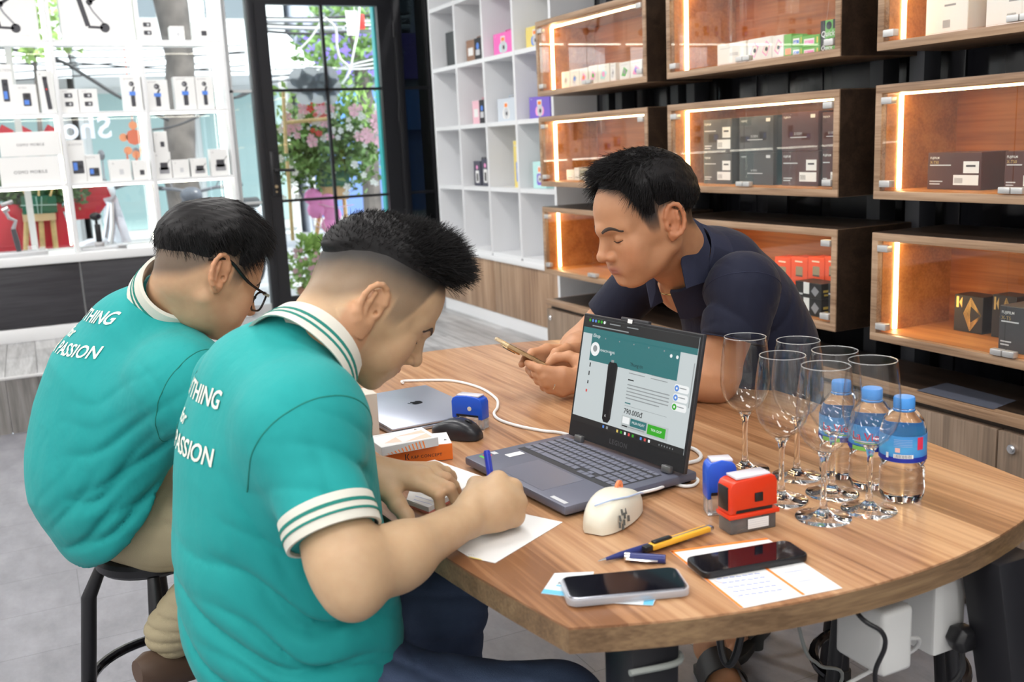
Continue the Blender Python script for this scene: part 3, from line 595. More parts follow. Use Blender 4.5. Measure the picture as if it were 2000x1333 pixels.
def pr_fuji(txt, lbl=True):
    def f(P, w, h):
        P.text(WPLAIN, 'FUJIFILM', .05*w, .83*h, .085*h, .01); 
        if txt: P.text(GOLDP, txt, .05*w, .70*h, .11*h)
        P.line(LGREY, [(.05*w, .66*h), (.45*w, .66*h)], .03*h); P.line(LGREY, [(.05*w, .22*h), (.30*w, .22*h)], .03*h); P.line(LGREY, [(.05*w, .15*h), (.25*w, .15*h)], .03*h)
        if lbl:
            P.rect(WPLAIN, .68*w, .45*h, .96*w, .76*h); P.rect(WPLAIN, .50*w, .13*h, .96*w, .40*h); P.line(INK, [(.73*w, .64*h), (.90*w, .64*h)], .05*h, l=.0002)
            for k in range(9): P.line(INK, [((.53+k*.017)*w, .18*h), ((.53+k*.017)*w, .32*h)], .006*w, l=.0002)
    return f
def pr_fujib(P, w, h): P.text(WPLAIN, 'FUJIFILM', .06*w, .86*h, .07*h); P.text(LGREY, 'X100VI', .35*w, .42*h, .10*h); P.line(LGREY, [(.25*w, .36*h), (.7*w, .36*h)], .025*h); P.rect(LGREY, .8*w, .84*h, .92*w, .93*h)
for x0, x1, yl, yu, m, nm, pl_, pu_ in ((1374, 1429, 300, 233, DKG, 'dark grey', pr_fuji(''), pr_fuji('')), (1444, 1510, 299, 227, DKG, 'plain charcoal', pr_fujib, pr_fujib), (1527, 1598, 296, 219, MAR, 'maroon', pr_fuji(''), pr_fujib), (1606, 1640, 293, 219, MAR, 'half hidden maroon', pr_fuji(''), pr_fujib)):
    zt = casebox(x0, x1, yl, 1, m, pl_, 'lower %s camera box of a stacked pair' % nm, 'stacked dark camera boxes', d=.11)
    casebox(x0, x1, yu, 1, m, pu_, 'upper %s camera box of a stacked pair' % nm, 'stacked dark camera boxes', d=.11, zb=zt+.0005)
RC_ = CB('red', (.80, .10, .035))
def pr_bat(P, w, h): P.rrect(olv, .30*w, .22*h, .72*w, .62*h, .05*w); P.rect(DG, .30*w, .2*h, .72*w, .26*h, l=.0002); P.line(CREAM, [(.25*w, .82*h), (.7*w, .82*h)], .06*h)
for i, (x0, x1) in enumerate(((1513, 1544), (1545, 1577), (1578, 1610), (1611, 1640))):
    zt = casebox(x0, x1, 550, 2, RC_, None, 'lower red battery box in the stacked row', 'red battery boxes', X=2.44)
    casebox(x0, x1, 503, 2, RC_, pr_bat, 'upper red battery box with olive battery print', 'red battery boxes', X=2.44, zb=zt+.0005)
def pr_blk(P, w, h): P.rect(WPLAIN, .33*w, .25*h, .55*w, 1*h); P.line(LGREY, [(.05*w, .2*h), (.3*w, .2*h)], .12*h); P.poly(GREYINK, [(.62*w, .45*h), (.75*w, .8*h), (.92*w, .5*h), (.78*w, .12*h)])
BC_ = CB('black2', (.02, .02, .022))
for x0, x1, tops in ((1553, 1604, (582, 552)), (1617, 1650, (582, 556))):
    zb = None
    for nm, t_ in zip(('lower', 'upper'), tops):
        zt = casebox(x0, x1, t_, 2, BC_, pr_blk, '%s flat black box with white band beneath the red boxes' % nm, 'flat black boxes', X=2.35, zb=zb, d=.08, sp=lambda P, w, h: (P.line(YLP, [(.1*w, .5*h), (.5*w, .5*h)], .15*h), P.line(YLP, [(.15*w, .25*h), (.4*w, .25*h)], .12*h))); zb = zt+.0005
def pr_wbig(P, w, h): P.text(LGREY, 'X-E5', .10*w, .60*h, .07*h); P.line(LGREY, [(.1*w, .9*h), (.8*w, .9*h)], .01*h); P.line(GREYINK, [(.45*w, .46*h), (.72*w, .46*h)], .03*h); P.rect(WPLAIN, .40*w, .05*h, .98*w, .5*h, l=-.0001); [P.line(INK, [((.43+k*.02)*w, .12*h), ((.43+k*.02)*w, .24*h)], .008*w, l=.0002) for k in range(9)]
casebox(1811, 1893, -60, 0, CWH, pr_wbig, 'large white camera box lettered X-E5 behind glass, fully in view', d=.12)
casebox(1929, 2030, -60, 0, CWH, pr_wbig, 'large white camera box lettered X-E5 behind glass, beside the door catch', d=.12)
casebox(1812, 1917, 298, 1, MAR, pr_fuji('X-T50'), 'dark maroon camera box lettered X-T50 with white stickers', d=.11)
casebox(1963, 2040, 295, 1, MAR, pr_fuji('X-T50'), 'dark camera box lettered X-T50 behind the glass door edge', d=.11)
def pr_gold(P, w, h):
    for k in range(5): 
        s = .05+k*.05; P.line(GOLDP, [(.58*w, (s)*h), (.95*w, .5*h), (.58*w, (1-s)*h), (.35*w+k*.05*w, .5*h), (.58*w, s*h)], .02*w)
    P.poly(GOLDP, [(.08*w, .65*h), (.16*w, .65*h), (.16*w, .95*h), (.08*w, .95*h)]); P.poly(GOLDP, [(.18*w, .8*h), (.28*w, .95*h), (.28*w, .65*h)])
for x0, x1 in ((1864, 1920), (1938, 1985)): casebox(x0, x1, 578, 2, BC_, pr_gold, 'black box with gold diamond lines, '+('standing clear' if x0 < 1900 else 'half behind a dark box'), X=2.50)
casebox(1952, 2040, 602, 2, DKG, pr_fuji('X-T5', False), 'dark grey camera box lettered X-T5 near the glass front', X=2.36, d=.10)
# ================================================================== STREET OUTSIDE
struct('ground_pavement', MB().box(-14, 16, 7.25, 9.6, .05, .17), mat('paving', (.42, .41, .40), .8, noise=.15, nscale=14))
struct('ground_road', MB().box(-30, 34, 9.6, 30, -.05, .05), mat('asphalt', (.30, .30, .31), .85, noise=.15, nscale=8))
def building(x0, x1, y, h, m, label, gm, awn=None):
    t = thing('street_building', label, 'building', ((x0+x1)/2, y, .05))
    obj('facade', MB().box(x0, x1, y, y+4, .05, h), m, t)
    n = max(2, int((x1-x0)/1.7)); st_ = (x1-x0)/n
    for k in range(n):
        a = x0+k*st_
        f = obj('shopfront_frame', MB().box(a+.06, a+st_-.06, y-.05, y, .15, 2.5), mat('shop_frame', (.5, .5, .48), .5), t)
        obj('shopfront_pane', MB().box(a+.14, a+st_-.14, y-.06, y-.05, .3, 2.42), gm, f)
        z = 3.5
        while z+1.3 < h:
            f = obj('window', MB().box(a+.3, a+st_-.3, y-.04, y, z, z+1.25), mat('shop_frame', (.5, .5, .48), .5), t)
            obj('pane', MB().box(a+.36, a+st_-.36, y-.05, y-.04, z+.06, z+1.19), mat('street_glass', (.12, .14, .15), .1), f); z += 2.4
    if awn: obj('awning', MB().add([(x0, y-1.7, 2.7), (x1, y-1.7, 2.7), (x1, y, 3.35), (x0, y, 3.35), (x0, y-1.7, 2.55), (x1, y-1.7, 2.55), (x1, y, 3.2), (x0, y, 3.2)], [(0, 1, 2, 3), (7, 6, 5, 4), (0, 4, 5, 1), (1, 5, 6, 2), (2, 6, 7, 3), (3, 7, 4, 0)]), awn, t)
    return t
GLG = mat('green_shop_glass', (.30, .42, .40), .25); AWN = mat('white_awning', (.86, .88, .88), .7)
building(-14, -5.2, 17, 9, mat('cream_render', (.55, .50, .42), .8), 'cream street building with white awning across the road', GLG, AWN)
building(-5.1, .8, 17.2, 11, mat('grey_render', (.48, .47, .45), .8), 'grey street building opposite the display rack', GLG, AWN)
building(.9, 4.2, 17, 10, mat('white_render', (.72, .72, .70), .8), 'white rendered street building with a big white canopy', GLG, AWN)
bB = building(4.3, 9.0, 16.8, 9, mat('blue_grey_render', (.42, .44, .50), .8), 'blue grey street building with a violet shop sign', mat('blue_shop_glass', (.12, .20, .45), .3))
building(9.1, 18, 17, 10, mat('pale_render', (.6, .58, .55), .8), 'pale street building beyond the flower stand', GLG, AWN)
obj('shop_sign_band', MB().box(4.35, 8.95, 16.55, 16.79, 2.55, 3.3), mat('violet_sign', (.16, .10, .42), .4), bB)
obj('shop_sign_band', MB().box(4.35, 8.95, 16.6, 16.79, 1.7, 2.4), mat('blue_sign', (.10, .25, .62), .4), bB)
# leaves helper
def leaf_cloud(n, fn, size, seed, up=.3):
    r = random.Random(seed); mb = MB()
    for i in range(n):
        p = np.array(fn(r)); a = r.uniform(0, 2*PI); e = r.uniform(-.6, .9); d = np.array([math.cos(a)*math.cos(e), math.sin(a)*math.cos(e), math.sin(e)+up]); d /= np.linalg.norm(d)
        s = np.cross(d, np.array([r.uniform(-1, 1), r.uniform(-1, 1), r.uniform(-1, 1)])); s /= np.linalg.norm(s)+1e-9; L_ = size*r.uniform(.6, 1.3); w_ = L_*.28; nrm = np.cross(d, s)
        mb.add([p, p+d*L_*.5+s*w_+nrm*w_*.3, p+d*L_, p+d*L_*.5-s*w_+nrm*w_*.3], [(0, 1, 2), (0, 2, 3)])
    return mb
def ball(c, rx, ry, rz):
    def f(r):
        while 1:
            v = [r.uniform(-1, 1) for _ in range(3)]
            q = sum(x*x for x in v)
            if .15 < q < 1: return (c[0]+v[0]*rx, c[1]+v[1]*ry, c[2]+v[2]*rz)
    return f
LEAF = mat('leaf_green', (.16, .28, .07), .55, noise=.45, nscale=9); LEAFD = mat('leaf_dark', (.09, .17, .05), .55, noise=.4, nscale=9); LEAFL = mat('leaf_light', (.30, .46, .12), .5, noise=.3, nscale=6)
BARK = mat('bark', (.10, .085, .075), .9, noise=.4, nscale=6, bump=.6, bscale=12)
BAMB = mat('bamboo_wood', (.66, .46, .20), .5, noise=.15, nscale=30)
# street trees
q = onY(350, 330, 11.2); q2 = onY(352, 120, 11.2); q3 = onY(335, 10, 11.2)
t = thing('street_tree', 'grey barked street tree trunk leaning behind the window rack', 'tree', (q[0], 11.2, .1))
obj('trunk', MB().tube([(q[0]+.1, 11.2, .1), (q[0], 11.2, q[2]), (q2[0], 11.2, q2[2]), (q3[0], 11.2, q3[2]), (q3[0]-.35, 11.2, 5)], [.22, .17, .145, .17, .15], 14), BARK, t)
obj('foliage', leaf_cloud(900, ball((q[0]-.8, 11.5, 5.2), 2.4, 1.5, 1.0), .16, 4), LEAF, t)
c = onY(75, 45, 9.5)
t = thing('street_tree', 'bright green leafy sapling glimpsed between the big gimbal boxes', 'tree', (c[0]-.1, 9.5, .17))
obj('trunk', MB().tube([(c[0]-.1, 9.5, .17), (c[0]-.12, 9.5, 1.2), (c[0]-.05, 9.5, c[2])], [.03, .025, .012], 8), BARK, t)
obj('foliage', leaf_cloud(260, ball(c, .45, .3, .34), .11, 5), LEAFL, t)
c = onY(690, 90, 13)
t = thing('street_tree', 'soft green tree across the road seen through the upper door panes', 'tree', (c[0], 13, .05))
obj('trunk', MB().tube([(c[0]+.1, 13, .05), (c[0]+.12, 13, 2), (c[0], 13, c[2]+.3)], [.13, .11, .06], 10), BARK, t)
obj('foliage', leaf_cloud(700, ball((c[0]-.1, 13, c[2]), .75, .6, .62), .13, 6), LEAF, t)
# overhead cables
CAB = mat('cable_black', (.02, .02, .022), .6); CABW = mat('cable_pale', (.62, .62, .60), .5)
def cable(pts, r, m, label):
    return tag(obj('street_cable', MB().tube(catmull([onY(a, b, y) for a, b, y in pts], 6), r, 6), m), label, 'cable', 'overhead street cables')
cable([(-60, 80, 10), (105, 115, 10), (170, 150, 10), (235, 190, 10), (330, 235, 10)], .018, CAB, 'thick black cable sloping down behind the twin camera boxes')
for i, (y0, y1, y2) in enumerate([(92, 98, 88), (105, 112, 104), (118, 128, 100), (132, 122, 140), (150, 135, 118), (165, 150, 128)]):
    cable([(-80, y0, 12), (120, y1, 12), (300, (y1+y2)/2+3, 12), (480, y2, 12)], .010, CAB, 'thin black overhead cable strung across the street')
cable([(290, 255, 10.5), (360, 240, 10.5), (480, 180, 10.5)], .012, CAB, 'dark cable passing the tree trunk at sign height')
cable([(420, 150, 10), (455, 190, 10), (500, 175, 10)], .012, CAB, 'short black cable crossing the narrow side pane')
for i in range(7): cable([(480, 34+i*4, 11), (600, 36+i*5-(i % 3)*2, 11), (720, 30+i*5+(i % 2)*6, 11), (800, 26+i*6, 11)], .016, [CAB, CABW, mat('cable_grey', (.18, .18, .19), .6)][i % 3], 'strand of the thick cable bundle above the doorway')
for i in range(6): cable([(500, 165-i*7, 12), (600, 150-i*4, 12), (700, 120+i*3, 12), (790, 95+i*6, 12)], .009, CABW if i % 2 else CAB, 'thin slack cable crossing the upper door panes')
cable([(632, 30, 8.2), (610, 70, 8.2), (575, 105, 8.2), (530, 138, 8.2)], .008, CABW, 'pale cord slanting down left inside the door view')
cable([(634, 34, 8.2), (655, 55, 8.2), (658, 90, 8.2), (665, 115, 8.2), (683, 137, 8.2), (660, 176, 8.2)], .010, CABW, 'pale bent hose hanging by the door centre bar')
cable([(704, -60, 8.39), (700, 50, 8.36), (692, 95, 8.3), (684, 137, 8.3)], .009, CABW, 'straight pale cord dropping from the red flag')
PETC = mat('flag_cord_white', (.8, .8, .8), .5)
# turquoise post, flag, sticker
p = onY(727, 15, 7.35); p2 = onY(760, 420, 7.35)
tag(obj('turquoise_post', MB().box(p[0]-.005, p[0]+.045, 7.33, 7.40, .17, 2.9), mat('turquoise', (.06, .52, .52), .4), bevel=.003), 'slim turquoise post just outside the door jamb', 'post')
c = onY(693, 45, 8.4)
f = thing('street_flag', 'small red and white flag hanging above the door view', 'flag', tuple(c-np.array([0, 0, .1])))
obj('flag_cloth', MB().ring_loft([[(c[0]+.09*x, 8.4+.015*math.sin(4*x+z), c[2]-.1+z*.05) for x in (-.8, -.4, 0, .3)]+[(c[0]+.09*x, 8.41+.015*math.sin(4*x+z), c[2]-.1+z*.05) for x in (.3, 0, -.4, -.8)] for z in range(5)]), mat('flag_white', (.85, .8, .8), .6), f)
obj('flag_cord', MB().tube([(c[0], 8.39, c[2]), (c[0], 8.39, 2.80)], .003, 5), PETC, f)
obj('flag_edge', MB().ring_loft([[(c[0]+.09*x, 8.39+.015*math.sin(4*x+z), c[2]-.05+z*.04) for x in (.3, .6, .9)]+[(c[0]+.09*x, 8.40+.015*math.sin(4*x+z), c[2]-.05+z*.04) for x in (.9, .6, .3)] for z in range(4)]), mat('flag_red', (.80, .06, .05), .6), f)
mb = MB(); 
for a, b, r in ((583, 153, 18), (605, 150, 19), (640, 150, 20), (650, 170, 17), (575, 168, 14), (620, 180, 22), (595, 188, 16), (645, 190, 14), (600, 165, 20), (630, 165, 22)):
    c = onY(a, b, 6.9165); rr = r*6.9/1944*1.02; mb.cyl((c[0], 6.9169, c[2]), (c[0], 6.9163, c[2]), rr, n=20)
obj('cloud_sticker', mb, mat('frosted_sticker', (.55, .63, .68), .6, alpha=.78), d1)
# ---- flower stand in front of the door
PINK = mat('petal_pink', (.90, .50, .58), .6); PETW = mat('petal_white', (.85, .82, .78), .6); PETR = mat('petal_red', (.72, .06, .05), .6)
FY = 8.0
c = onY(640, 285, FY)
t = thing('flower_stand', 'tall flower arrangement on a bamboo stand outside the door', 'flowers', (c[0], FY, .17))
S = .205*8/1.944
obj('foliage', leaf_cloud(1900, lambda r: ball(tuple(onY(r.choice([585, 620, 660, 695]), r.uniform(245, 345), FY)), .22, .25, .20)(r), .075, 11), LEAF, t)
obj('foliage', leaf_cloud(500, lambda r: ball(tuple(onY(r.uniform(555, 735), r.uniform(190, 260), FY)), .12, .2, .15)(r), .07, 12, up=1.0), LEAFL, t)
def blossoms(n, fn, sz, seed):
    r = random.Random(seed); mb = MB()
    for i in range(n):
        p = fn(r); s = sz*r.uniform(.6, 1.3); k = r.uniform(0, 2)
        for j in range(5):
            a = k+j*2*PI/5; mb.add([p, (p[0]+s*math.cos(a-.5), p[1]-.3*s, p[2]+s*math.sin(a-.5)), (p[0]+1.25*s*math.cos(a), p[1]-.15*s, p[2]+1.25*s*math.sin(a)), (p[0]+s*math.cos(a+.5), p[1]-.3*s, p[2]+s*math.sin(a+.5))], [(0, 1, 2, 3)])
    return mb
obj('white_blossoms', blossoms(75, lambda r: tuple(onY(r.uniform(545, 740), r.choice([r.uniform(205, 270), r.uniform(230, 390)]), FY-.25)), .022, 1), PETW, t)
obj('pink_blossoms', blossoms(28, lambda r: tuple(onY(r.choice([r.uniform(560, 650), r.uniform(690, 745)]), r.uniform(205, 285), FY-.27)), .035, 2), PINK, t)
obj('red_blossoms', blossoms(12, lambda r: tuple(onY(r.uniform(595, 635), r.uniform(195, 270), FY-.28)), .020, 3), PETR, t)
a = onY(625, 333, FY); b2 = onY(675, 362, FY)
obj('foam_block', MB().box(a[0], b2[0], FY-.12, FY+.08, b2[2], a[2]), mat('foam_green', (.03, .12, .07), .8), t)
obj('stand_board', MB().box(a[0]+.01, b2[0]-.01, FY-.1, FY+.08, b2[2]-.11, b2[2]), mat('ply', (.62, .38, .18), .6), t)
for (u0, v0), (u1, v1), dy in (((628, 390), (600, 590), -.08), ((672, 385), (690, 600), -.06), ((650, 385), (655, 560), .22)):
    obj('stand_leg', MB().tube([onY(u0, v0, FY), onY(u1, v1, FY+dy)+np.array([0, 0, 0])], .018, 8), BAMB, t)
l0 = onY(617, 470, FY-.04); l1 = onY(680, 474, FY-.04); obj('stand_shelf', MB().box(l0[0], l1[0], FY-.1, FY+.1, l0[2]-.045, l0[2]), mat('ply', (.62, .38, .18), .6), t)
for (u0, v0), (u1, v1) in (((620, 398), (690, 400)), ((612, 440), (685, 452)), ((608, 425), (690, 470)), ((605, 510), (640, 518)), ((625, 415), (660, 500))):
    obj('ribbon', MB().tube(catmull([onY(u0, v0, FY-.13), onY((u0+u1)/2, (v0+v1)/2+6, FY-.15), onY(u1, v1, FY-.13)], 4), .018, 6, flat=.2), mat('ribbon_pink', (.88, .62, .70), .5), t)
for k, (u, v) in enumerate(((612, 385), (640, 395), (618, 410), (650, 420), (645, 440))):
    c = onY(u, v, FY-.12); obj('bow_loop', MB().ell((c[0], c[1], c[2]), .075, .03, .07, 10, 6), mat('ribbon_magenta', (.85, .28, .58), .5), t)
for (u0, v0), (u1, v1) in (((553, 178), (559, 300)), ((561, 315), (572, 470)), ((558, 240), (640, 232))):
    obj('bamboo_pole', MB().tube([onY(u0, v0, FY-.35), onY(u1, v1, FY-.35)], .014, 8), BAMB, t)
c = onY(606, 520, 7.75)
t = thing('potted_plant', 'low potted plant with pink flowers at the foot of the flower stand', 'plant', (c[0], 7.75, .17))
obj('foliage', leaf_cloud(520, lambda r: ball(tuple(onY(r.uniform(572, 645), r.uniform(500, 560), 7.75)), .12, .15, .1)(r), .06, 21), LEAFL, t)
obj('stems', leaf_cloud(60, lambda r: tuple(onY(r.uniform(585, 620), r.uniform(470, 505), 7.75)), .09, 22, up=1.4), LEAFL, t)
obj('pink_blossoms', blossoms(22, lambda r: tuple(onY(r.uniform(575, 640), r.uniform(485, 540), 7.58)), .018, 23), PINK, t)
obj('pot', MB().lathe([(.001, 0), (.09, 0), (.12, .15), (.12, .17), (.10, .17), (.09, .15)], (c[0], 7.75, .17), 20), mat('terracotta', (.40, .16, .09), .7), t)
# ---- red wrapped flower stand behind the left window
RY = 8.0
c = onY(75, 430, RY); REDW = mat('red_wrap', (.72, .035, .06), .45, bump=.3, bscale=6)
t = thing('flower_stand', 'flower stand wrapped in red paper behind the window rack', 'flowers', (c[0], RY, .17))
def sheet(pts, m, name, par, th=.006):
    mb = MB(); n = len(pts); P = [onY(*p) for p in pts]; mb.add(P+[p+np.array([0, th, 0]) for p in P], [tuple(range(n)), tuple(range(2*n-1, n-1, -1))]+[(i, (i+1) % n, n+(i+1) % n, n+i) for i in range(n)]); return obj(name, mb, m, par)
sheet([(-30, 400, RY), (30, 400, RY-.05), (75, 408, RY+.1), (118, 395, RY-.04), (145, 480, RY), (100, 620, RY+.05), (10, 640, RY+.02), (-40, 560, RY)], REDW, 'wrapping_paper', t)
sheet([(147, 362, RY+.2), (182, 360, RY+.12), (206, 358, RY+.2), (217, 384, RY+.1), (201, 388, RY+.24), (208, 400, RY+.15), (190, 425, RY+.2), (150, 430, RY+.15), (120, 410, RY+.2)], REDW, 'wrapping_paper', t)
sheet([(147, 385, RY+.11), (212, 382, RY+.05), (196, 392, RY+.1), (150, 398, RY+.1)], REDW, 'wrapping_paper', t)
for u in (0, 35, 90): sheet([(u-8, 262, RY+.1), (u+3, 243, RY+.05), (u+28, 256, RY+.12), (u+10, 275, RY+.1)], REDW, 'wrapping_paper', t)
a = onY(40, 385, RY-.15); b2 = onY(113, 415, RY-.15)
obj('foam_block', MB().box(a[0], b2[0], RY-.15, RY+.05, b2[2], a[2]), mat('foam_green', (.03, .12, .07), .8), t)
a2 = onY(43, 417, RY-.15); b3 = onY(110, 430, RY-.15); obj('stand_board', MB().box(a2[0], b3[0], RY-.14, RY+.04, b3[2], a2[2]), mat('ply2', (.70, .48, .28), .6), t)
for (u0, v0), (u1, v1) in (((52, 430), (48, 600)), ((80, 432), (92, 600)), ((103, 430), (122, 600))): obj('stand_leg', MB().tube([onY(u0, v0, RY-.1), onY(u1, v1, RY-.1)], .018, 8), BAMB, t)
for (u0, v0), (u1, v1) in (((70, 384), (75, 418)), ((81, 384), (81, 418)), ((40, 402), (112, 400))): obj('tape', MB().tube([onY(u0, v0, RY-.155), onY(u1, v1, RY-.155)], .010, 6, flat=.3), mat('clear_tape', (.6, .75, .68), .3), t)
obj('foliage', leaf_cloud(900, lambda r: ball(tuple(onY(r.uniform(-20, 150), r.uniform(362, 392), RY+.02)), .12, .12, .08)(r), .07, 31), LEAFD, t)
for (u0, v0), (u1, v1) in (((38, 362), (50, 380)), ((75, 360), (76, 383)), ((105, 360), (98, 383))): obj('stem', MB().tube([onY(u0, v0, RY-.16), onY(u1, v1, RY-.16)], .008, 6), BAMB, t)
# ---- hanging ornament and lanterns seen through the rack
c = onY(262, 268, 7.5)
t = thing('hanging_ornament', 'red and gold tasselled charm hanging behind the window glass', 'ornament', (c[0], 7.5, c[2]-.2))
obj('charm_plate', MB().cyl((c[0], 7.49, c[2]), (c[0], 7.5, c[2]), .055, n=8), mat('charm_red', (.75, .16, .08), .4), t)
for dx, dz in ((-.07, .0), (.07, 0), (0, -.12), (-.05, -.09), (.05, -.09), (0, .08)): obj('charm_disc', MB().cyl((c[0]+dx, 7.49, c[2]+dz), (c[0]+dx, 7.5, c[2]+dz), .028, n=10), mat('charm_orange', (.85, .30, .14), .4), t)
for dx in (-.06, 0, .06): obj('tassel', MB().tube([(c[0]+dx, 7.495, c[2]-.10), (c[0]+dx, 7.495, c[2]-.24)], [.006, .010], 6), mat('charm_red', (.75, .16, .08), .4), t)
obj('cord', MB().tube([(c[0], 7.495, c[2]+.05), (c[0], 7.495, 2.80)], .003, 5), mat('charm_red', (.75, .16, .08), .4), t)
# ---- scooters
def scooter(loc, rz, cb, cs, label):
    t = thing('motor_scooter', label, 'scooter', loc, rz)
    tyre = mat('tyre', (.02, .02, .022), .8)
    for x in (-.62, .62):
        wl = obj('wheel', MB().tube([(x+.21*math.cos(a*PI/12), 0, .26+.21*math.sin(a*PI/12)) for a in range(24)], .05, 8, closed=True), tyre, t, world=False)
        obj('rim', MB().cyl((x, -.03, .26), (x, .03, .26), .15, n=18), STEEL, wl, world=False)
    obj('rear_body', MB().ring_loft([[(x, w_*math.cos(k*PI/6), z+h_*math.sin(k*PI/6)) for k in range(12)] for x, w_, h_, z in ((-.98, .03, .04, .72), (-.8, .13, .12, .66), (-.5, .17, .16, .58), (-.2, .15, .15, .5), (-.05, .12, .10, .42))]), cb, t, world=False)
    obj('floorboard', MB().box(-.2, .38, -.14, .14, .30, .37), cs, t, bevel=.02, world=False)
    obj('front_shield', MB().ring_loft([[(x+dx, w_*math.cos(k*PI/6), z+.04*math.sin(k*PI/6)) for k in range(12)] for x, w_, z, dx in ((.36, .15, .34, 0), (.42, .20, .55, 0), (.46, .20, .75, 0), (.46, .12, .92, 0), (.47, .05, .98, 0))]), cb, t, world=False)
    obj('front_fender', MB().tube([(.62+.30*math.cos(a), 0, .26+.30*math.sin(a)) for a in np.linspace(.2, 2.6, 9)], [.03, .05, .06, .07, .07, .07, .06, .05, .03], 8), cb, t, world=False)
    obj('fork', MB().tube([(.62, .06, .26), (.5, .05, .7), (.44, 0, 1.0)], .022, 8).tube([(.62, -.06, .26), (.5, -.05, .7), (.44, 0, 1.0)], .022, 8), STEEL, t, world=False)
    obj('seat', MB().ring_loft([[(x, .14*math.cos(k*PI/6)*s, z+.05*math.sin(k*PI/6)) for k in range(12)] for x, s, z in ((-.85, .5, .80), (-.7, 1, .80), (-.35, 1, .77), (-.1, .8, .74), (-.02, .4, .72))]), mat('seat_black', (.02, .02, .02), .5), t, world=False)
    hb = obj('handlebar', MB().tube([(.34, -.36, 1.05), (.40, -.2, 1.04), (.45, 0, 1.0), (.40, .2, 1.04), (.34, .36, 1.05)], .016, 8), cs, t, world=False)
    for s in (-1, 1):
        obj('grip', MB().tube([(.345, s*.34, 1.05), (.30, s*.45, 1.06)], .022, 8), mat('seat_black', (.02, .02, .02), .5), hb, world=False)
        obj('mirror', MB().tube([(.40, s*.22, 1.05), (.36, s*.30, 1.22)], .007, 6).ell((.36, s*.31, 1.27), .015, .06, .045, 10, 6), cs, hb, world=False)
    obj('headlight', MB().ell((.50, 0, .98), .07, .11, .08), cb, t, world=False)
    return t
c = onY(268, 475, 8.9); scooter((c[0]+.25, 8.75, .17), math.radians(200), mat('scooter_white', (.78, .80, .82), .25), mat('scooter_grey', (.10, .10, .11), .4), 'white motor scooter parked behind the pocket camera')
c = onY(345, 420, 10.6); scooter((c[0]+.35, 10.6, .05), math.radians(240), mat('scooter_dark', (.07, .075, .09), .3), mat('scooter_grey', (.10, .10, .11), .4), 'dark motor scooter with a red tail behind the white one')

struct('trim_1', MB().box(-3, 4, 7.47, 7.53, 2.80, 2.86), FRM); struct('trim_2', MB().box(-3, 4, 8.36, 8.42, 2.80, 2.86), FRM)
# ================================================================== TABLE
TZ = .82
def T(px, py, z=TZ): return onZ(px, py, z)
TW = wood('table_oak', (.22, .095, .040), (.41, .205, .098), (.57, .335, .18), axis=1, scale=4.2, rough=.30, rings=1.6, plank=.115, spec=.55)
TWE = wood('table_edge', (.13, .075, .035), (.20, .12, .06), (.28, .18, .09), axis=0, scale=9, rough=.4)
tb = thing('meeting_table', 'long boat-shaped oak table with black metal legs', 'table', (.93, 1.71, 0))
out = []
for k in range(25): y = .953+(2.467-.953)*k/24; out.append((1.435-.075*((y-1.71)/.757)**2, y))
for k in range(1, 16): x = 1.36-.85*k/16; out.append((x, 2.467+.10*(1-((x-.935)/.425)**2)))
for k in range(25): y = 2.467-(2.467-.953)*k/24; out.append((.43+.080*((y-1.71)/.757)**2, y))
for k in range(1, 16): x = .51+.85*k/16; out.append((x, .953-.098*(1-((x-.935)/.425)**2)))
obj('table_top', MB().prism(out, TZ-.003, TZ), TW, tb)
obj('edge_band', MB().prism(out, TZ-.034, TZ-.003), TWE, tb)
obj('apron', MB().box(.62, .66, 1.12, 2.3, TZ-.10, TZ-.034).box(1.2, 1.24, 1.12, 2.3, TZ-.10, TZ-.034).box(.6, 1.26, 1.10, 1.14, TZ-.10, TZ-.034).box(.6, 1.26, 2.28, 2.32, TZ-.10, TZ-.034), BLACKM, tb)
def leg(a, b, hw, hd):
    a = np.array(a); b = np.array(b); return obj('leg', MB().add([a+(-hw, -hd, 0), a+(hw, -hd, 0), a+(hw, hd, 0), a+(-hw, hd, 0), b+(-hw*.75, -hd*.75, 0), b+(hw*.75, -hd*.75, 0), b+(hw*.75, hd*.75, 0), b+(-hw*.75, hd*.75, 0)], [(0, 3, 2, 1), (4, 5, 6, 7), (0, 1, 5, 4), (1, 2, 6, 5), (2, 3, 7, 6), (3, 0, 4, 7)]), BLACKM, tb, bevel=.003)
lt = T(1290, 1262, TZ-.034); leg((lt[0]+.005, lt[1]+.05, TZ-.034), (lt[0]-.01, lt[1]+.04, 0), .034, .034)
rt = T(1945, 1105, TZ-.034)+np.array([.04, 0, 0]); leg((rt[0], rt[1]+.03, TZ-.034), (rt[0]+.10, rt[1]-.03, 0), .038, .034)
leg((.62, 2.33, TZ-.034), (.57, 2.38, 0), .035, .035); leg((1.25, 2.33, TZ-.034), (1.30, 2.38, 0), .035, .035)
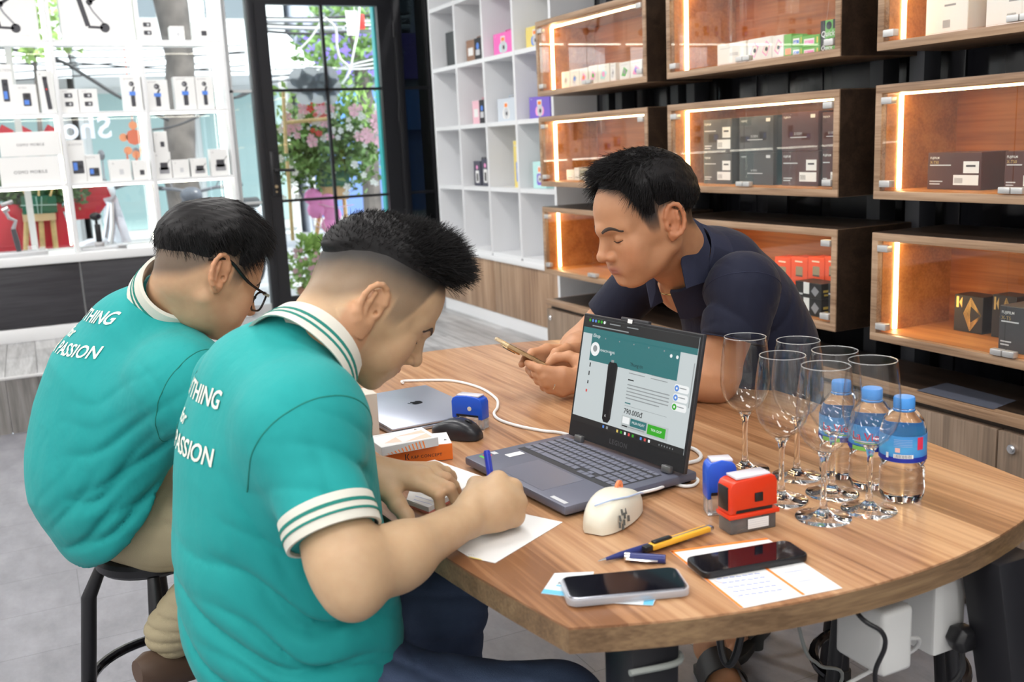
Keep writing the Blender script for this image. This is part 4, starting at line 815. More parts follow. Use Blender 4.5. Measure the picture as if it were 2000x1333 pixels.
# ------------------------------------------------------------------ gaming laptop
def frame(o, u, up=(0, 0, 1)):
    u = np.array(u, float); u /= np.linalg.norm(u); n = np.array(up, float); v = np.cross(n, u); v /= np.linalg.norm(v); return np.array(o, float), u, v, n
LG = mat('laptop_grey', (.135, .140, .185), .42, .25); LGK = mat('key_grey', (.155, .162, .210), .5); LBK = mat('laptop_black', (.012, .012, .014), .5)
fl = T(907, 893, .84); fr = T(1103, 992, .84); br_ = T(1362, 924, .84)
LO, LU, LV, LN = frame((fl[0], fl[1], TZ), (fr-fl)*(1, 1, 0)); LW = np.linalg.norm((fr-fl)[:2]); LD = .262
if np.dot(LV, (br_-fr)) < 0: LV = -LV
def LP(a, b, c): return LO+LU*a+LV*b+LN*c
lp = thing('gaming_laptop', 'dark grey laptop open on a shop web page in front of the writing man', 'laptop', tuple(LP(LW/2, LD/2, 0)))
def slab(a0, a1, b0, b1, c0, c1): return MB().obox(LP((a0+a1)/2, (b0+b1)/2, (c0+c1)/2), LU, LV, LN, (a1-a0)/2, (b1-b0)/2, (c1-c0)/2)
base = obj('laptop_base', slab(0, LW, 0, LD, .006, .021), LG, lp, bevel=.004)
obj('base_underside', slab(.012, LW-.012, .01, LD-.004, .0005, .006), LBK, lp)
obj('touchpad', slab(.10, .235, .012, .092, .021, .0213), mat('touchpad', (.165, .172, .225), .35, .2), base)
km = slab(-.0065, .0065, -.006, .006, 0, .0012); km.v = [tuple(np.array(p)-LO) for p in km.v]
KME = {}
def key(a, b, wd, ht=.0118):
    k = (round(wd, 4), round(ht, 4))
    if k not in KME:
        m = MB().obox((0, 0, .0006), LU, LV, LN, wd/2, ht/2, .0006); KME[k] = m.mesh('key', .0008, 1); KME[k].materials.append(LGK)
    o = bpy.data.objects.new('key', KME[k]); COL.objects.link(o); o.parent = base; o.location = LP(a, b, .0211)
kx0 = .022; kp = (LW-.044)/19.2
obj('keyboard_well', slab(kx0-.002, LW-.020, .098, .205, .0210, .0211), mat('key_well', (.03, .03, .036), .6), base)
for r_, (n, ht) in enumerate([(19, .008), (15, .0125), (14, .0125), (13, .0125), (12, .0125), (0, 0)]):
    b = .200-r_*.0165
    if r_ == 0:
        for k in range(19): key(kx0+(k+.5)*kp*1.01, b, kp*.86, ht)
    elif r_ < 5:
        lead = (1.0, 1.5, 1.75, 2.25)[r_-1]; tail = 15-lead-(n-2); x = kx0
        ws = [lead]+[1]*(n-2)+[tail]
        for w_ in ws: key(x+w_*kp/2, b, w_*kp-.0021); x += w_*kp
        for k in range(4): key(kx0+(15.2+k+.5)*kp, b, kp-.0021)
b = .200-5*.0165; x = kx0
for w_ in (1.2, 1.2, 1.2, 5.4, 1.2, 1.2): key(x+w_*kp/2, b, w_*kp-.0021); x += w_*kp
for k in range(3): key(kx0+(12+k+.5)*kp, b-.006, kp-.002, .010)
key(kx0+13.5*kp, b+.0045, kp-.002, .008)
key(kx0+16.2*kp, b, 2*kp-.0021); key(kx0+17.7*kp, b, kp-.0021); key(kx0+18.7*kp, b, kp-.0021)
P = Plane(LP(0, 0, .0212), LU, LV, .0002)
P.rect(WPLAIN, .038, .060, .056, .092); P.rrect(REDP, .014, .028, .028, .042, .004); P.rect(GRP, .016, .020, .034, .026); P.rect(LGREY, .010, .046, .026, .056); P.rect(LGREY, LW-.05, .006, LW-.01, .014)
P.build(base, 'sticker')
# lid
B0 = T(1112, 850, .846); B1 = T(1333, 927, .846); SU = (B1-B0)*(1, 1, 0); SWid = np.linalg.norm(SU); SU /= SWid
SO = np.array([SU[1], -SU[0], 0]); SO = SO if SO[0] > 0 else -SO
ph = math.radians(78); SV = np.array([0, 0, 1])*math.sin(ph)+SO*math.cos(ph); SN = np.cross(SU, SV)
if SN[0] > 0: SN = -SN
SH = .228; C0 = B0-SU*.003; SWid += .006
def SP(a, b, c=0): return C0+SU*a+SV*b+SN*c
lid = obj('laptop_lid', MB().obox(SP(SWid/2, SH/2, -.004), SU, SV, SN, SWid/2, SH/2, .004), mat('lid_grey', (.05, .05, .055), .45, .3), lp, bevel=.002)
obj('camera_bump', MB().obox(SP(SWid*.45, SH+.002, -.004), SU, SV, SN, .036, .003, .0038), mat('lid_grey', (.05, .05, .055), .45, .3), lid, bevel=.0015)
for a in (.028, SWid-.045): obj('hinge', MB().obox(SP(a+.01, .001, .004), SU, SV, SN, .010, .006, .005), mat('hinge_steel', (.25, .25, .25), .35, .8), lid, bevel=.002)
def scr(n, c, s=1.0): return mat('screen_'+n, tuple(x*.08 for x in c), .3, emit=c, estr=s*1.05, spec=.35)
sx0, sx1, sy0, sy1 = .006, SWid-.006, .030, SH-.006; sw_, sh_ = sx1-sx0, sy1-sy0
obj('bezel', MB().obox(SP(SWid/2, SH/2, .0003), SU, SV, SN, SWid/2-.0015, SH/2-.0015, .0004), LBK, lid)
screen = obj('screen', MB().obox(SP((sx0+sx1)/2, (sy0+sy1)/2, .0009), SU, SV, SN, sw_/2, sh_/2, .0003), scr('page', (.62, .68, .69), .62), lid)
P = Plane(SP(sx0, sy0, .0012), SU, SV, .0002); P.split = True
W_, H_ = sw_, sh_
sd = scr('dark', (.05, .05, .052), .35); stl = scr('teal', (.045, .20, .21), .6); swh = scr('white', (.85, .87, .87), .7); sbl = scr('black', (.03, .03, .035), .3); sgn = scr('green', (.05, .45, .03), .6); sgr = scr('grey', (.38, .41, .42), .5); sbu = scr('blue', (.12, .3, .8), .6); srd = scr('red', (.75, .1, .1), .6); sor = scr('yellow', (.8, .6, .15), .6)
P.rect(sd, 0, .90*H_, W_, H_); P.rect(sd, 0, 0, W_, .055*H_); P.rect(stl, 0, .85*H_, W_, .905*H_, l=.0001); P.rect(stl, .09*W_, .60*H_, .87*W_, .86*H_, l=.0001)
for k, m in enumerate((sgn, sbu, sbu, sgn, sgn, swh)): P.disc(m, (.05+k*.028)*W_, .975*H_, .0028, l=.0002)
P.text(sgr, '/', .2*W_, .967*H_, .007, l=.0002)
for a in (.24, .40): P.line(sgr, [(a*W_, .972*H_), ((a+.10)*W_, .972*H_)], .0018, l=.0002)
P.line(sgr, [(.08*W_, .928*H_), (.42*W_, .928*H_)], .002, l=.0002)
P.text(swh, 'iShop', .10*W_, .825*H_, .009, l=.0003)
for k in range(5): P.disc(sgr, (.22+k*.13)*W_, .83*H_, .0014, l=.0003)
P.disc(swh, .135*W_, .715*H_, .0125, l=.0003, n=24); P.disc(sgr, .135*W_, .72*H_, .006, l=.0005); P.text(swh, 'KHACH HANG', .185*W_, .705*H_, .006, l=.0003); 
P.poly(swh, [(.285*W_, .685*H_), (.285*W_, .715*H_), (.295*W_, .695*H_)], l=.0004); P.disc(swh, .80*W_, .80*H_, .003, l=.0003); P.disc(swh, .85*W_, .80*H_, .003, l=.0003)
for a, b0, b1 in ((.105, .54, .58), (.105, .46, .50), (.105, .38, .41)): P.rect(sbl, (a-.004)*W_, b0*H_, (a+.006)*W_, b1*H_)
P.rect(srd, .095*W_, .30*H_, .11*W_, .325*H_)
P.poly(sbl, [(.285*W_, .10*H_), (.30*W_, .07*H_), (.34*W_, .07*H_), (.36*W_, .11*H_), (.365*W_, .60*H_), (.35*W_, .63*H_), (.29*W_, .63*H_), (.275*W_, .60*H_)], l=.0002)
P.poly(sd, [(.345*W_, .12*H_), (.36*W_, .12*H_), (.365*W_, .60*H_), (.352*W_, .60*H_)], l=.0003); P.rect(sgr, .30*W_, .625*H_, .325*W_, .65*H_, l=.0002); P.text(swh, 'K', .305*W_, .12*H_, .006, l=.0004)
P.text(sbl, 'Thong tin', .47*W_, .635*H_, .0085, l=.0002)
for b in (.60, .57): P.line(sgr, [(.47*W_, b*H_), (.61*W_, b*H_)], .0014); P.line(sgr, [(.66*W_, b*H_), (.80*W_, b*H_)], .0014)
P.line(sbl, [(.47*W_, .51*H_), (.52*W_, .51*H_)], .002)
for k in range(5): P.line(sgr, [(.47*W_, (.465-k*.03)*H_), ((.83 if k < 4 else .76)*W_, (.465-k*.03)*H_)], .0018)
P.line(stl, [(.47*W_, .30*H_), (.52*W_, .30*H_)], .002); P.line(sgr, [(.47*W_, .275*H_), (.83*W_, .275*H_)], .0006); P.text(sbl, '790.000đ', .47*W_, .205*H_, .0125, .01, l=.0002)
P.rect(scr('panel', (.55, .60, .60), .6), .46*W_, .07*H_, .86*W_, .185*H_); P.rect(stl, .54*W_, .105*H_, .68*W_, .175*H_, l=.0002); P.rect(sgn, .69*W_, .085*H_, .84*W_, .172*H_, l=.0002)
P.text(swh, 'MUA NGAY', .61*W_, .132*H_, .0062, align='CENTER', l=.0004); P.text(swh, 'TRA GOP', .765*W_, .12*H_, .0062, align='CENTER', l=.0004); P.rect(swh, .47*W_, .115*H_, .53*W_, .175*H_, l=.0002)
P.line(sbl, [(.47*W_, .092*H_), (.52*W_, .092*H_)], .002, l=.0002); P.line(sgr, [(.525*W_, .092*H_), (.67*W_, .092*H_)], .0016, l=.0002)
for b, m in ((.54, sbu), (.46, sbu), (.38, sgn)):
    P.rrect(swh, .86*W_, (b-.03)*H_, .975*W_, (b+.035)*H_, .004, l=.0002); P.disc(m, .88*W_, b*H_, .0052, l=.0004); P.disc(swh, .88*W_, b*H_, .002, l=.0005); P.line(sgr, [(.90*W_, (b+.008)*H_), (.955*W_, (b+.008)*H_)], .0016, l=.0004)
P.rect(sgr, .985*W_, .4*H_, .992*W_, .78*H_, l=.0002)
for k, m in enumerate((sbu, sgr, sor, sgn, swh, srd, sgn, sbl, sbu, srd, swh)): P.rect(m, (.30+(k*.035 if k else 0)+(.06 if k > 1 else 0))*W_, .015*H_, (.30+(k*.035 if k else 0)+(.06 if k > 1 else 0)+.016)*W_, .04*H_, l=.0003)
for k in range(6): P.rect(sgr, (.80+k*.022)*W_, .018*H_, (.806+k*.022)*W_, .032*H_, l=.0003)
P.build(screen, 'screen_graphic')
P = Plane(SP(0, 0, .0008), SU, SV, .0002); P.text(mat('lid_logo', (.08, .08, .085), .3), 'LEGION', SWid*.46, .010, .012, .02, align='CENTER', space=1.15); P.rrect(WPLAIN, SWid*.40, SH-.004, SWid*.44, SH+.003, .001, l=.0003); P.build(lid, 'lid_print')
CABLW = mat('white_cable', (.80, .80, .79), .4)
def wire(name, label, pts, r, m, parent=None, cat='cable'):
    o = obj(name, MB().tube(catmull(pts, 8), r, 8), m, parent)
    if parent is None: tag(o, label, cat)
    return o
def tz(px, py, dz=.0): return T(px, py, TZ+dz)
wire('charging_cable', 'white charging cable running from the silver laptop to behind the grey laptop', [tz(787, 748, .006), tz(786, 745, .004), tz(810, 744, .0032), tz(880, 744, .0032), tz(935, 757, .0032), tz(968, 778, .0032), tz(972, 795, .0032), tz(965, 808, .0032), tz(975, 820, .0032), tz(1010, 832, .0032), tz(1060, 842, .0032), tz(1095, 846, .0032), tz(1140, 858, .0032)], .0032, CABLW)
wire('charging_cable', 'white cable loop beside the laptop screen edge', [tz(1335, 872, .004), tz(1356, 878, .004), tz(1369, 890, .004), tz(1362, 900, .004), tz(1335, 906, .004)], .0035, CABLW)
# ------------------------------------------------------------------ silver laptop
a_, b_, c_, d_ = T(736, 766, .836), T(838, 753, .836), T(902, 812, .836), T(765, 838, .836)
sl = thing('silver_laptop', 'closed silver laptop lying behind the orange boxes', 'laptop', (float(d_[0]), float(d_[1]), TZ))
u = (c_-d_)*(1, 1, 0); u /= np.linalg.norm(u); v = np.array([-u[1], u[0], 0]); o_ = np.array([d_[0], d_[1], 0])
SLM = mat('silver_alu', (.52, .56, .66), .32, .75)
def quadslab(w_, dd, z0, z1): return MB().obox(o_+u*w_/2+v*dd/2+np.array([0, 0, (z0+z1)/2]), u, v, (0, 0, 1), w_/2, dd/2, (z1-z0)/2)
obj('lower_case', quadslab(.212, .300, TZ+.0008, TZ+.009), SLM, sl, bevel=.003)
ld = obj('lid', quadslab(.212, .300, TZ+.0096, TZ+.0155), SLM, sl, bevel=.0028)
lg = T(812, 787, TZ+.0158); P = Plane(lg, v, -u, .0003); BLG = mat('logo_black', (.01, .01, .012), .2)
P.poly(BLG, [(-.008, .010), (-.002, .0085), (.003, .0095), (.009, .0098), (.0125, .0065), (.0095, .004), (.0088, 0), (.010, -.003), (.0135, -.0055), (.0095, -.0125), (.005, -.0145), (.001, -.013), (-.003, -.0145), (-.008, -.0125), (-.0125, -.006), (-.0135, .001), (-.0125, .006)]); P.poly(BLG, [(.0005, .0115), (.001, .0145), (.003, .0165), (.006, .0178), (.0056, .0145), (.0035, .0122)]); P.build(ld, 'lid_logo')
# ------------------------------------------------------------------ boxes on the table
ORC = mat('orange_card', (.86, .19, .025), .45)
def tbox(name, pa, pb, dd, h, m, label, z=TZ, topm=None, pr=None, prt=None):
    A = T(*pa, z); B = T(*pb, z); u = (B-A)*(1, 1, 0); w_ = np.linalg.norm(u); u /= w_; v = np.array([-u[1], u[0], 0]); C = A+u*w_/2+v*dd/2
    o = thing(name, label, 'box', (float(C[0]), float(C[1]), z)) 
    bd = obj('carton', MB().obox(C+np.array([0, 0, h/2+.0006]), u, v, (0, 0, 1), w_/2, dd/2, h/2), m, o, bevel=.0006, seg=1)
    if topm: P = Plane(A+np.array([0, 0, h+.0007]), u, v, .0005); P.rect(topm, .0005, .0005, w_-.0005, dd-.0005, l=-.00025); (prt and prt(P, w_, dd)); P.build(bd, 'top_print')
    if pr: P = Plane(A+np.array([0, 0, .0006])-v*.0001, u, (0, 0, 1), .0003); pr(P, w_, h); P.build(bd, 'front_print')
    return o, A, u, v, w_
def pr_kf(P, w, h): P.poly(INK, [(.30*w, .25*h), (.315*w, .25*h), (.315*w, .62*h), (.30*w, .62*h)]); P.poly(INK, [(.32*w, .43*h), (.345*w, .62*h), (.36*w, .62*h), (.335*w, .43*h), (.36*w, .25*h), (.345*w, .25*h)]); P.text(INK, 'K&F CONCEPT', .385*w, .30*h, .26*h, .004, space=1.12)
o1, A1, u1, v1, w1_ = tbox('product_carton', (752, 912), (885, 898), .075, .030, ORC, 'orange carton lettered K&F CONCEPT beneath a slimmer white one', topm=WPLAIN, pr=pr_kf, prt=lambda P, w, d: P.poly(INK, [(.9*w, .3*d), (.95*w, .3*d), (.92*w, .4*d)]))
def pr_str(P, w, h):
    for k in range(11): a = .12+k*.062; P.poly(ORP, [(a*w, .08*h), ((a+.022)*w, .08*h), ((a+.022-.03)*w, min(.92, .2+.085*k)*h), ((a-.03)*w, min(.92, .2+.085*k)*h)])
PEACH = mat('print_peach', (.86, .62, .50), .5)
o2, *_ = tbox('product_carton', (746, 893), (857, 872), .080, .016, mat('light_grey_card', (.62, .62, .63), .5), 'slim white carton with orange stripes lying on the orange carton', z=TZ+.0312, topm=WPLAIN, pr=pr_str, prt=lambda P, w, d: (P.poly(PEACH, [(.12*w, .25*d), (.40*w, .55*d), (.40*w, .15*d)]), P.poly(PEACH, [(.45*w, .10*d), (.92*w, .45*d), (.92*w, .10*d)]), P.poly(PEACH, [(.42*w, .60*d), (.92*w, .75*d), (.92*w, .50*d)]), P.line(LGREY, [(.10*w, .90*d), (.4*w, .90*d)], .002), P.poly(INK, [(.82*w, .86*d), (.88*w, .86*d), (.85*w, .94*d)]))) 
P = Plane(T(712, 868, TZ+.0318)+np.array([-.004, 0, 0]), np.array([0, -1., 0]), (0, 0, 1), .0004)
# carton with a clear window
A = T(668, 862); B = T(742, 850); u = (B-A)*(1, 1, 0); w_ = np.linalg.norm(u); u /= w_; v = np.array([-u[1], u[0], 0])
wb = thing('window_carton', 'beige carton with a clear window showing a brown leather case', 'box', tuple(A+u*w_/2+v*.03))
hC = onY(742, 768, B[1])[2]-TZ
BEI = mat('beige_card', (.66, .60, .52), .55)
obj('carton', MB().obox(A+u*w_/2+v*.03+np.array([0, 0, hC/2+.0005]), u, v, (0, 0, 1), w_/2, .03, hC/2), BEI, wb, bevel=.0008, seg=1)
P = Plane(A, u, (0, 0, 1), .0006); P.rrect(mat('leather_brown', (.16, .05, .025), .35), .006, .012, w_*.60, hC-.012, .005); P.rect(INK, w_*.52, hC*.62, w_*.56, hC-.012, l=.0002); P.rrect(mat('leather_light', (.24, .08, .04), .35), .02, .03, w_*.5, .06, .01, l=.0002); P.disc(mat('leather_light', (.24, .08, .04), .35), w_*.35, hC*.6, .012, l=.0002); P.build(wb, 'window')
# ------------------------------------------------------------------ self-inking stamps
BLU = mat('stamp_blue', (.02, .10, .62), .28); REDS = mat('stamp_red', (.72, .045, .012), .3); CLR = mat('clear_plastic', (.92, .94, .96), .08, trans=.9, ior=1.3); SMK = mat('smoked_plastic', (.30, .28, .27), .12, trans=.6, ior=1.3)
def stamp(pa, pb, dd, h, m, clr, label, side=BLACKP, black=True, name='hand_stamp'):
    A = T(*pa); B = T(*pb); u = (B-A)*(1, 1, 0); w_ = np.linalg.norm(u); u /= w_; v = np.array([-u[1], u[0], 0]); C = A+u*w_/2+v*dd/2
    t = thing(name, label, 'stamp', (float(C[0]), float(C[1]), TZ))
    def bx(a0, a1, b0, b1, c0, c1): return MB().obox(A+u*w_*(a0+a1)/2+v*dd*(b0+b1)/2+np.array([0, 0, h*(c0+c1)/2]), u, v, (0, 0, 1), w_*(a1-a0)/2, dd*(b1-b0)/2, h*(c1-c0)/2)
    bs = obj('clear_base', bx(.02, .98, .03, .97, .005, .30), clr, t, bevel=.001)
    obj('base_pillar', bx(.04, .18, .06, .94, .01, .32), side if black else clr, t, bevel=.001); obj('base_pillar', bx(.84, .97, .06, .94, .01, .32), side if black else clr, t, bevel=.001)
    # rounded shell
    prof = [(0, .30), (0, .80), (.04, .90), (.14, .955), (.5, 1.0), (.86, .955), (.96, .90), (1, .80), (1, .30), (.86, .30), (.86, .42), (.14, .42), (.14, .30)]
    if black: prof = [(0, .36), (0, .82), (.05, .91), (.14, .945), (.86, .985), (.96, .95), (1, .86), (1, .42), (.14, .42), (.14, .36)]
    pts = [A+u*w_*p+np.array([0, 0, h*q]) for p, q in prof]; n = len(pts)
    obj('shell', MB().add(pts+[p+v*dd for p in pts], [tuple(range(n)), tuple(range(2*n-1, n-1, -1))]+[(i, i+n, (i+1) % n+n, (i+1) % n) for i in range(n)]), m, t, bevel=.0022)
    obj('ink_slot', bx(.14, .90, .04, .96, .37, .46), BLACKP, t)
    if black:
        obj('collar', bx(-.02, 1.04, -.05, 1.05, .28, .36), m, t, bevel=.0015); obj('side_grip', MB().obox(A+u*(-.0006)+v*dd*.5+np.array([0, 0, h*.64]), u, v, (0, 0, 1), .0015, dd*.36, h*.21), side, t, bevel=.0012); obj('logo_patch', MB().obox(A-v*.0006+u*w_*.6+np.array([0, 0, h*.62]), u, v, (0, 0, 1), w_*.085, .0012, w_*.085), side, t, bevel=.001)
    else: obj('badge', MB().cyl(A+u*w_*.6+np.array([0, 0, h*.62]), A+u*w_*.6-v*.0012+np.array([0, 0, h*.62]), .0045), mat('badge_cream', (.75, .66, .55), .4), t)
    obj('top_window', MB().obox(A+u*w_*.52+v*dd*.5+np.array([0, 0, h*.985]), u, v, (0, 0, 1), w_*.36, dd*.40, h*.022), mat('pale_window', (.70, .68, .74), .12), t, bevel=.0008)
    P = Plane(A-v*.0003+np.array([0, 0, h*.05]), u, (0, 0, 1), .0015); P.rect(WPLAIN, w_*.36, h*.02, w_*.80, h*.20)
    for k in range(4): P.line(LGREY, [(w_*.38, h*(.05+.04*k)), (w_*.78, h*(.05+.04*k))], .0006, l=.0002)
    P.build(t, 'stamp_label')
stamp((884, 835), (943, 842), .028, .069, BLU, CLR, 'blue hand stamp with cream badge beside the silver laptop', black=False)
stamp((1382, 1010), (1440, 1006), .030, .086, BLU, CLR, 'blue hand stamp with clear top behind the red stamp', black=False)
stamp((1426, 1048), (1518, 1030), .034, .083, REDS, SMK, 'red hand stamp with black grip standing on the price sheet', black=True)
# ------------------------------------------------------------------ mice
def mouse(c, yaw, L_, Wd, Hh, m, label, cat='mouse', name='computer_mouse', mb2=None, flat=1.0):
    t = thing(name, label, cat, (c[0], c[1], TZ), yaw)
    rings = []
    for i in range(13):
        s = i/12; x = -L_/2+L_*s; prof = math.sin(PI*min(1, max(0, .04+.93*s)))**.45; w_ = Wd/2*prof*(1-.10*math.sin(PI*s)); h_ = Hh*(math.sin(PI*(.10+.80*(s**.85)))**.75)
        ring = []
        for k in range(17):
            a = PI*k/16; cy, sy = math.cos(a), math.sin(a); ring.append((x, w_*np.sign(cy)*abs(cy)**.6, .002+h_*abs(sy)**.62))
        rings.append(ring)
    obj('shell', MB().ring_loft(rings), m, t, world=False, sharp=60)
    return t
mp = (T(850, 852)+T(932, 865))/2
t = mouse((mp[0]+.008, mp[1]+.012), math.atan2(-.088, .055)+PI, .108, .060, .036, mat('mouse_black', (.02, .021, .026), .33), 'black wireless mouse lying beside the orange cartons')
obj('scroll_wheel', MB().tube([(-.028+.007*math.cos(a), 0, .030+.007*math.sin(a)) for a in np.linspace(0, 2*PI, 14)[:-1]], .003, 6, closed=True), BLACKP, t, world=False)
MW = mat('mouse_cream', (.74, .70, .58), .35); 
mc = (T(1150, 1042)+T(1262, 1006))/2; yaw = math.atan2(.075, .115)
t = mouse((mc[0]+.004, mc[1]+.018), yaw, .138, .074, .046, MW, 'cream gaming mouse with oval holes and a white cord')
for i, (a, b) in enumerate(((-.052, .010), (-.045, .018), (-.038, .009), (-.030, .017), (-.022, .010), (-.045, .005), (-.024, .022), (-.034, .024))):
    obj('vent_hole', MB().tube([(a, -.0372+.008*(b/.03), b*.9+.002), (a+.002, -.0372+.012*(b/.03), b*.9+.010)], .0019, 6), mat('hole_dark', (.10, .10, .09), .7), t, world=False)
obj('button_gap', MB().tube([(.056, -.024, .026), (.033, -.030, .0355), (-.01, -.028, .0430), (-.038, -.014, .0455), (-.055, .004, .0400)], .0014, 5), mat('gap_blue', (.45, .55, .75), .4), t, world=False)
obj('scroll_wheel', MB().tube([(.024+.008*math.cos(a), .002, .0435+.007*math.sin(a)) for a in np.linspace(0, 2*PI, 14)[:-1]], .0035, 6, closed=True), mat('wheel_orange', (.85, .25, .10), .4), t, world=False)
wire('mouse_cord', '', [t.matrix_world @ Vector((0, 0, 0))]*0+[np.array([mc[0]+.004+.068*math.cos(yaw), mc[1]+.018+.068*math.sin(yaw), TZ+.016]), tz(1285, 955, .012), tz(1310, 945, .005), tz(1335, 950, .004), tz(1355, 948, .004), tz(1363, 938, .005), tz(1350, 930, .008)], .0027, CABLW, t)
# ------------------------------------------------------------------ pens
NAVY = mat('pen_navy', (.025, .035, .16), .3); YPL = mat('cutter_yellow', (.86, .45, .04), .35)
a = tz(1168, 1097, .0055); b = tz(1345, 1047, .0055)
t = thing('fountain_pen', 'uncapped navy pen lying beside the yellow cutter', 'pen', tuple((a+b)/2-(0, 0, .0055)))
d = (b-a)/np.linalg.norm(b-a); obj('barrel', MB().tube([a+d*.012, a+d*.035, a+d*.07, b-d*.004, b], [.0022, .0045, .0055, .0052, .003], 14), NAVY, t); obj('nib', MB().tube([a, a+d*.013], [.0006, .0022], 10), CHROME, t)
a = tz(1262, 1072, .010); b = tz(1390, 1030, .008); d = (b-a)/np.linalg.norm(b-a); s = np.cross(d, (0, 0, 1)); upv = np.cross(s, d)
t = thing('paper_cutter', 'yellow paper cutter with black slider resting on the pen', 'cutter', tuple((a+b)/2-(0, 0, .008)))
def cb(x0, x1, y0, y1, z0, z1): return MB().obox(a+d*(x0+x1)/2+s*(y0+y1)/2+upv*(z0+z1)/2, d, s, upv, (x1-x0)/2, (y1-y0)/2, (z1-z0)/2)
obj('body', cb(.008, .118, -.0065, .0065, -.004, .004), YPL, t, bevel=.0018); obj('slot', cb(.03, .116, -.0012, .0012, .0038, .0044), STEEL, t); obj('slider', cb(.012, .045, -.004, .004, .004, .0075), BLACKP, t, bevel=.0012); obj('end_clip', cb(-.004, .010, -.005, .005, -.0035, .0035), BLACKP, t, bevel=.001); obj('tail', cb(.118, .125, -.005, .005, -.003, .003), STEEL, t, bevel=.0008)
a = tz(1222, 1088, .0062); b = tz(1300, 1093, .0062); d = (b-a)/np.linalg.norm(b-a)
t = thing('pen_cap', 'navy pen cap with a chrome clip lying on the table', 'pen cap', tuple((a+b)/2-(0, 0, .0062)))
obj('cap', MB().tube([a, a+d*.006, b], [.0058, .0062, .0062], 14), NAVY, t); obj('cap_ring', MB().tube([a-d*.001, a+d*.006], [.0064, .0064], 14), CHROME, t)
s = np.array([d[1], -d[0], 0]); obj('clip', MB().tube([a+d*.002+s*.007, a+d*.03+s*.0085, a+d*.044+s*.0075], [.003, .003, .002], 8, flat=.6), CHROME, t)
# ------------------------------------------------------------------ papers
PAP = mat('paper_white', (.80, .80, .79), .6); PAPY = mat('paper_cream', (.78, .76, .66), .6)
def sheet_at(name, pxs, label, cat='paper', m=PAP, z=0, th=.0006, pr=None):
    pts = [T(px, py, TZ+z+.0004) for px, py in pxs]; n = len(pts)
    o = obj(name, MB().add([p+np.array([0, 0, th]) for p in pts]+pts, [tuple(range(n)), tuple(range(2*n-1, n-1, -1))]+[(i, i+n, (i+1) % n+n, (i+1) % n) for i in range(n)]), m); tag(o, label, cat)
    if pr:
        A, B, D = pts[0], pts[1], pts[-1]; u = B-A; w_ = np.linalg.norm(u); v = D-A; h_ = np.linalg.norm(v); P = Plane(A+np.array([0, 0, th]), u/w_, v/h_, .0002)
        if P.n[2] < 0: P.n = -P.n
        pr(P, w_, h_); P.build(o, 'print')
    return o
INKB = mat('ink_blue', (.16, .24, .60), .6)
def pr_price(P, w, h):
    rr = random.Random(5); P.split = True
    P.rect(ORP, 0, 0, w, .006*1); P.rect(ORP, 0, .002, .004, h); P.rect(ORP, .60*w, .45*h, .63*w, .95*h)
    for k in range(9): P.line(INKB if k % 2 else LGREY, [((.68+.03*(k % 2))*w, (.2+.08*k)*h), ((.80+.1*rr.random())*w, (.2+.08*k)*h)], .0012)
    for k in range(6):
        for j in range(7): P.line(INKB, [((.10+.06*j)*w, (.48+.07*k)*h), ((.10+.06*j+.045)*w, (.48+.07*k+.012*rr.random())*h)], .0020)
    for k in range(4): P.line(REDP, [(.06*w, (.45+.12*k)*h), (.10*w, (.50+.12*k)*h)], .0008)
sheet_at('price_sheet', [(1308, 1078), (1497, 1052), (1645, 1150), (1447, 1190)], 'white price sheet with an orange bar under the black phone', pr=pr_price)
def pr_form(P, w, h):
    for k in range(3): P.line(GREYINK, [((.2+.12*k)*w, (.15+.02*k)*h), ((.23+.12*k)*w, (.15+.02*k)*h)], .004)
    P.line(LGREY, [(.15*w, .7*h), (.7*w, .72*h)], .0008); P.line(YLP, [(.0, .01*h), (.5*w, .01*h)], .006)
sheet_at('order_form', [(917, 1090), (967, 1101), (1099, 1021), (1010, 1002), (845, 1045)], 'white order form being filled in under the writing hand', pr=pr_form)
sheet_at('order_form', [(820, 1032), (905, 998), (925, 1012), (850, 1045)], 'pale green slip half hidden under the forearm', m=mat('paper_green', (.62, .72, .66), .6), z=.0012)
# notepad
np_px = [(795, 990), (838, 1006), (945, 945), (850, 911), (818, 918)]
npd = thing('notepad', 'thick notepad of printed forms under the left hand', 'notepad', tuple(T(865, 955)))
for k, (m, th0, th1) in enumerate(((mat('pad_red', (.75, .25, .2), .6), .0004, .004), (PAP, .004, .012))):
    pts = [T(px, py) for px, py in np_px]; n = len(pts)
    obj('page_block', MB().add([p+np.array([0, 0, th1]) for p in pts]+[p+np.array([0, 0, th0]) for p in pts], [tuple(range(n)), tuple(range(2*n-1, n-1, -1))]+[(i, i+n, (i+1) % n+n, (i+1) % n) for i in range(n)]), m, npd)
A = T(795, 990, TZ+.012); B = T(838, 1006, TZ+.012); D = T(818, 918, TZ+.012); u = B-A; w_ = np.linalg.norm(u); v = D-A; h_ = np.linalg.norm(v); P = Plane(A, u/w_, v/h_, .0004); P.n = np.array([0, 0, 1.])
for k in range(9): P.line(INKB if k % 3 else LGREY, [(.2*w_, (.12+.09*k)*h_), ((.9+.12*k)*w_, (.12+.09*k+.03)*h_)], .0012)
P.line(ORP, [(.3*w_, .5*h_), (2.1*w_, .62*h_)], .003); P.build(npd, 'print')
a = T(803, 921, TZ+.014); b = T(850, 907, TZ+.014); obj('pad_clip', MB().tube([a, b], .006, 8, flat=.5), mat('clip_teal', (.20, .60, .60), .4), npd)
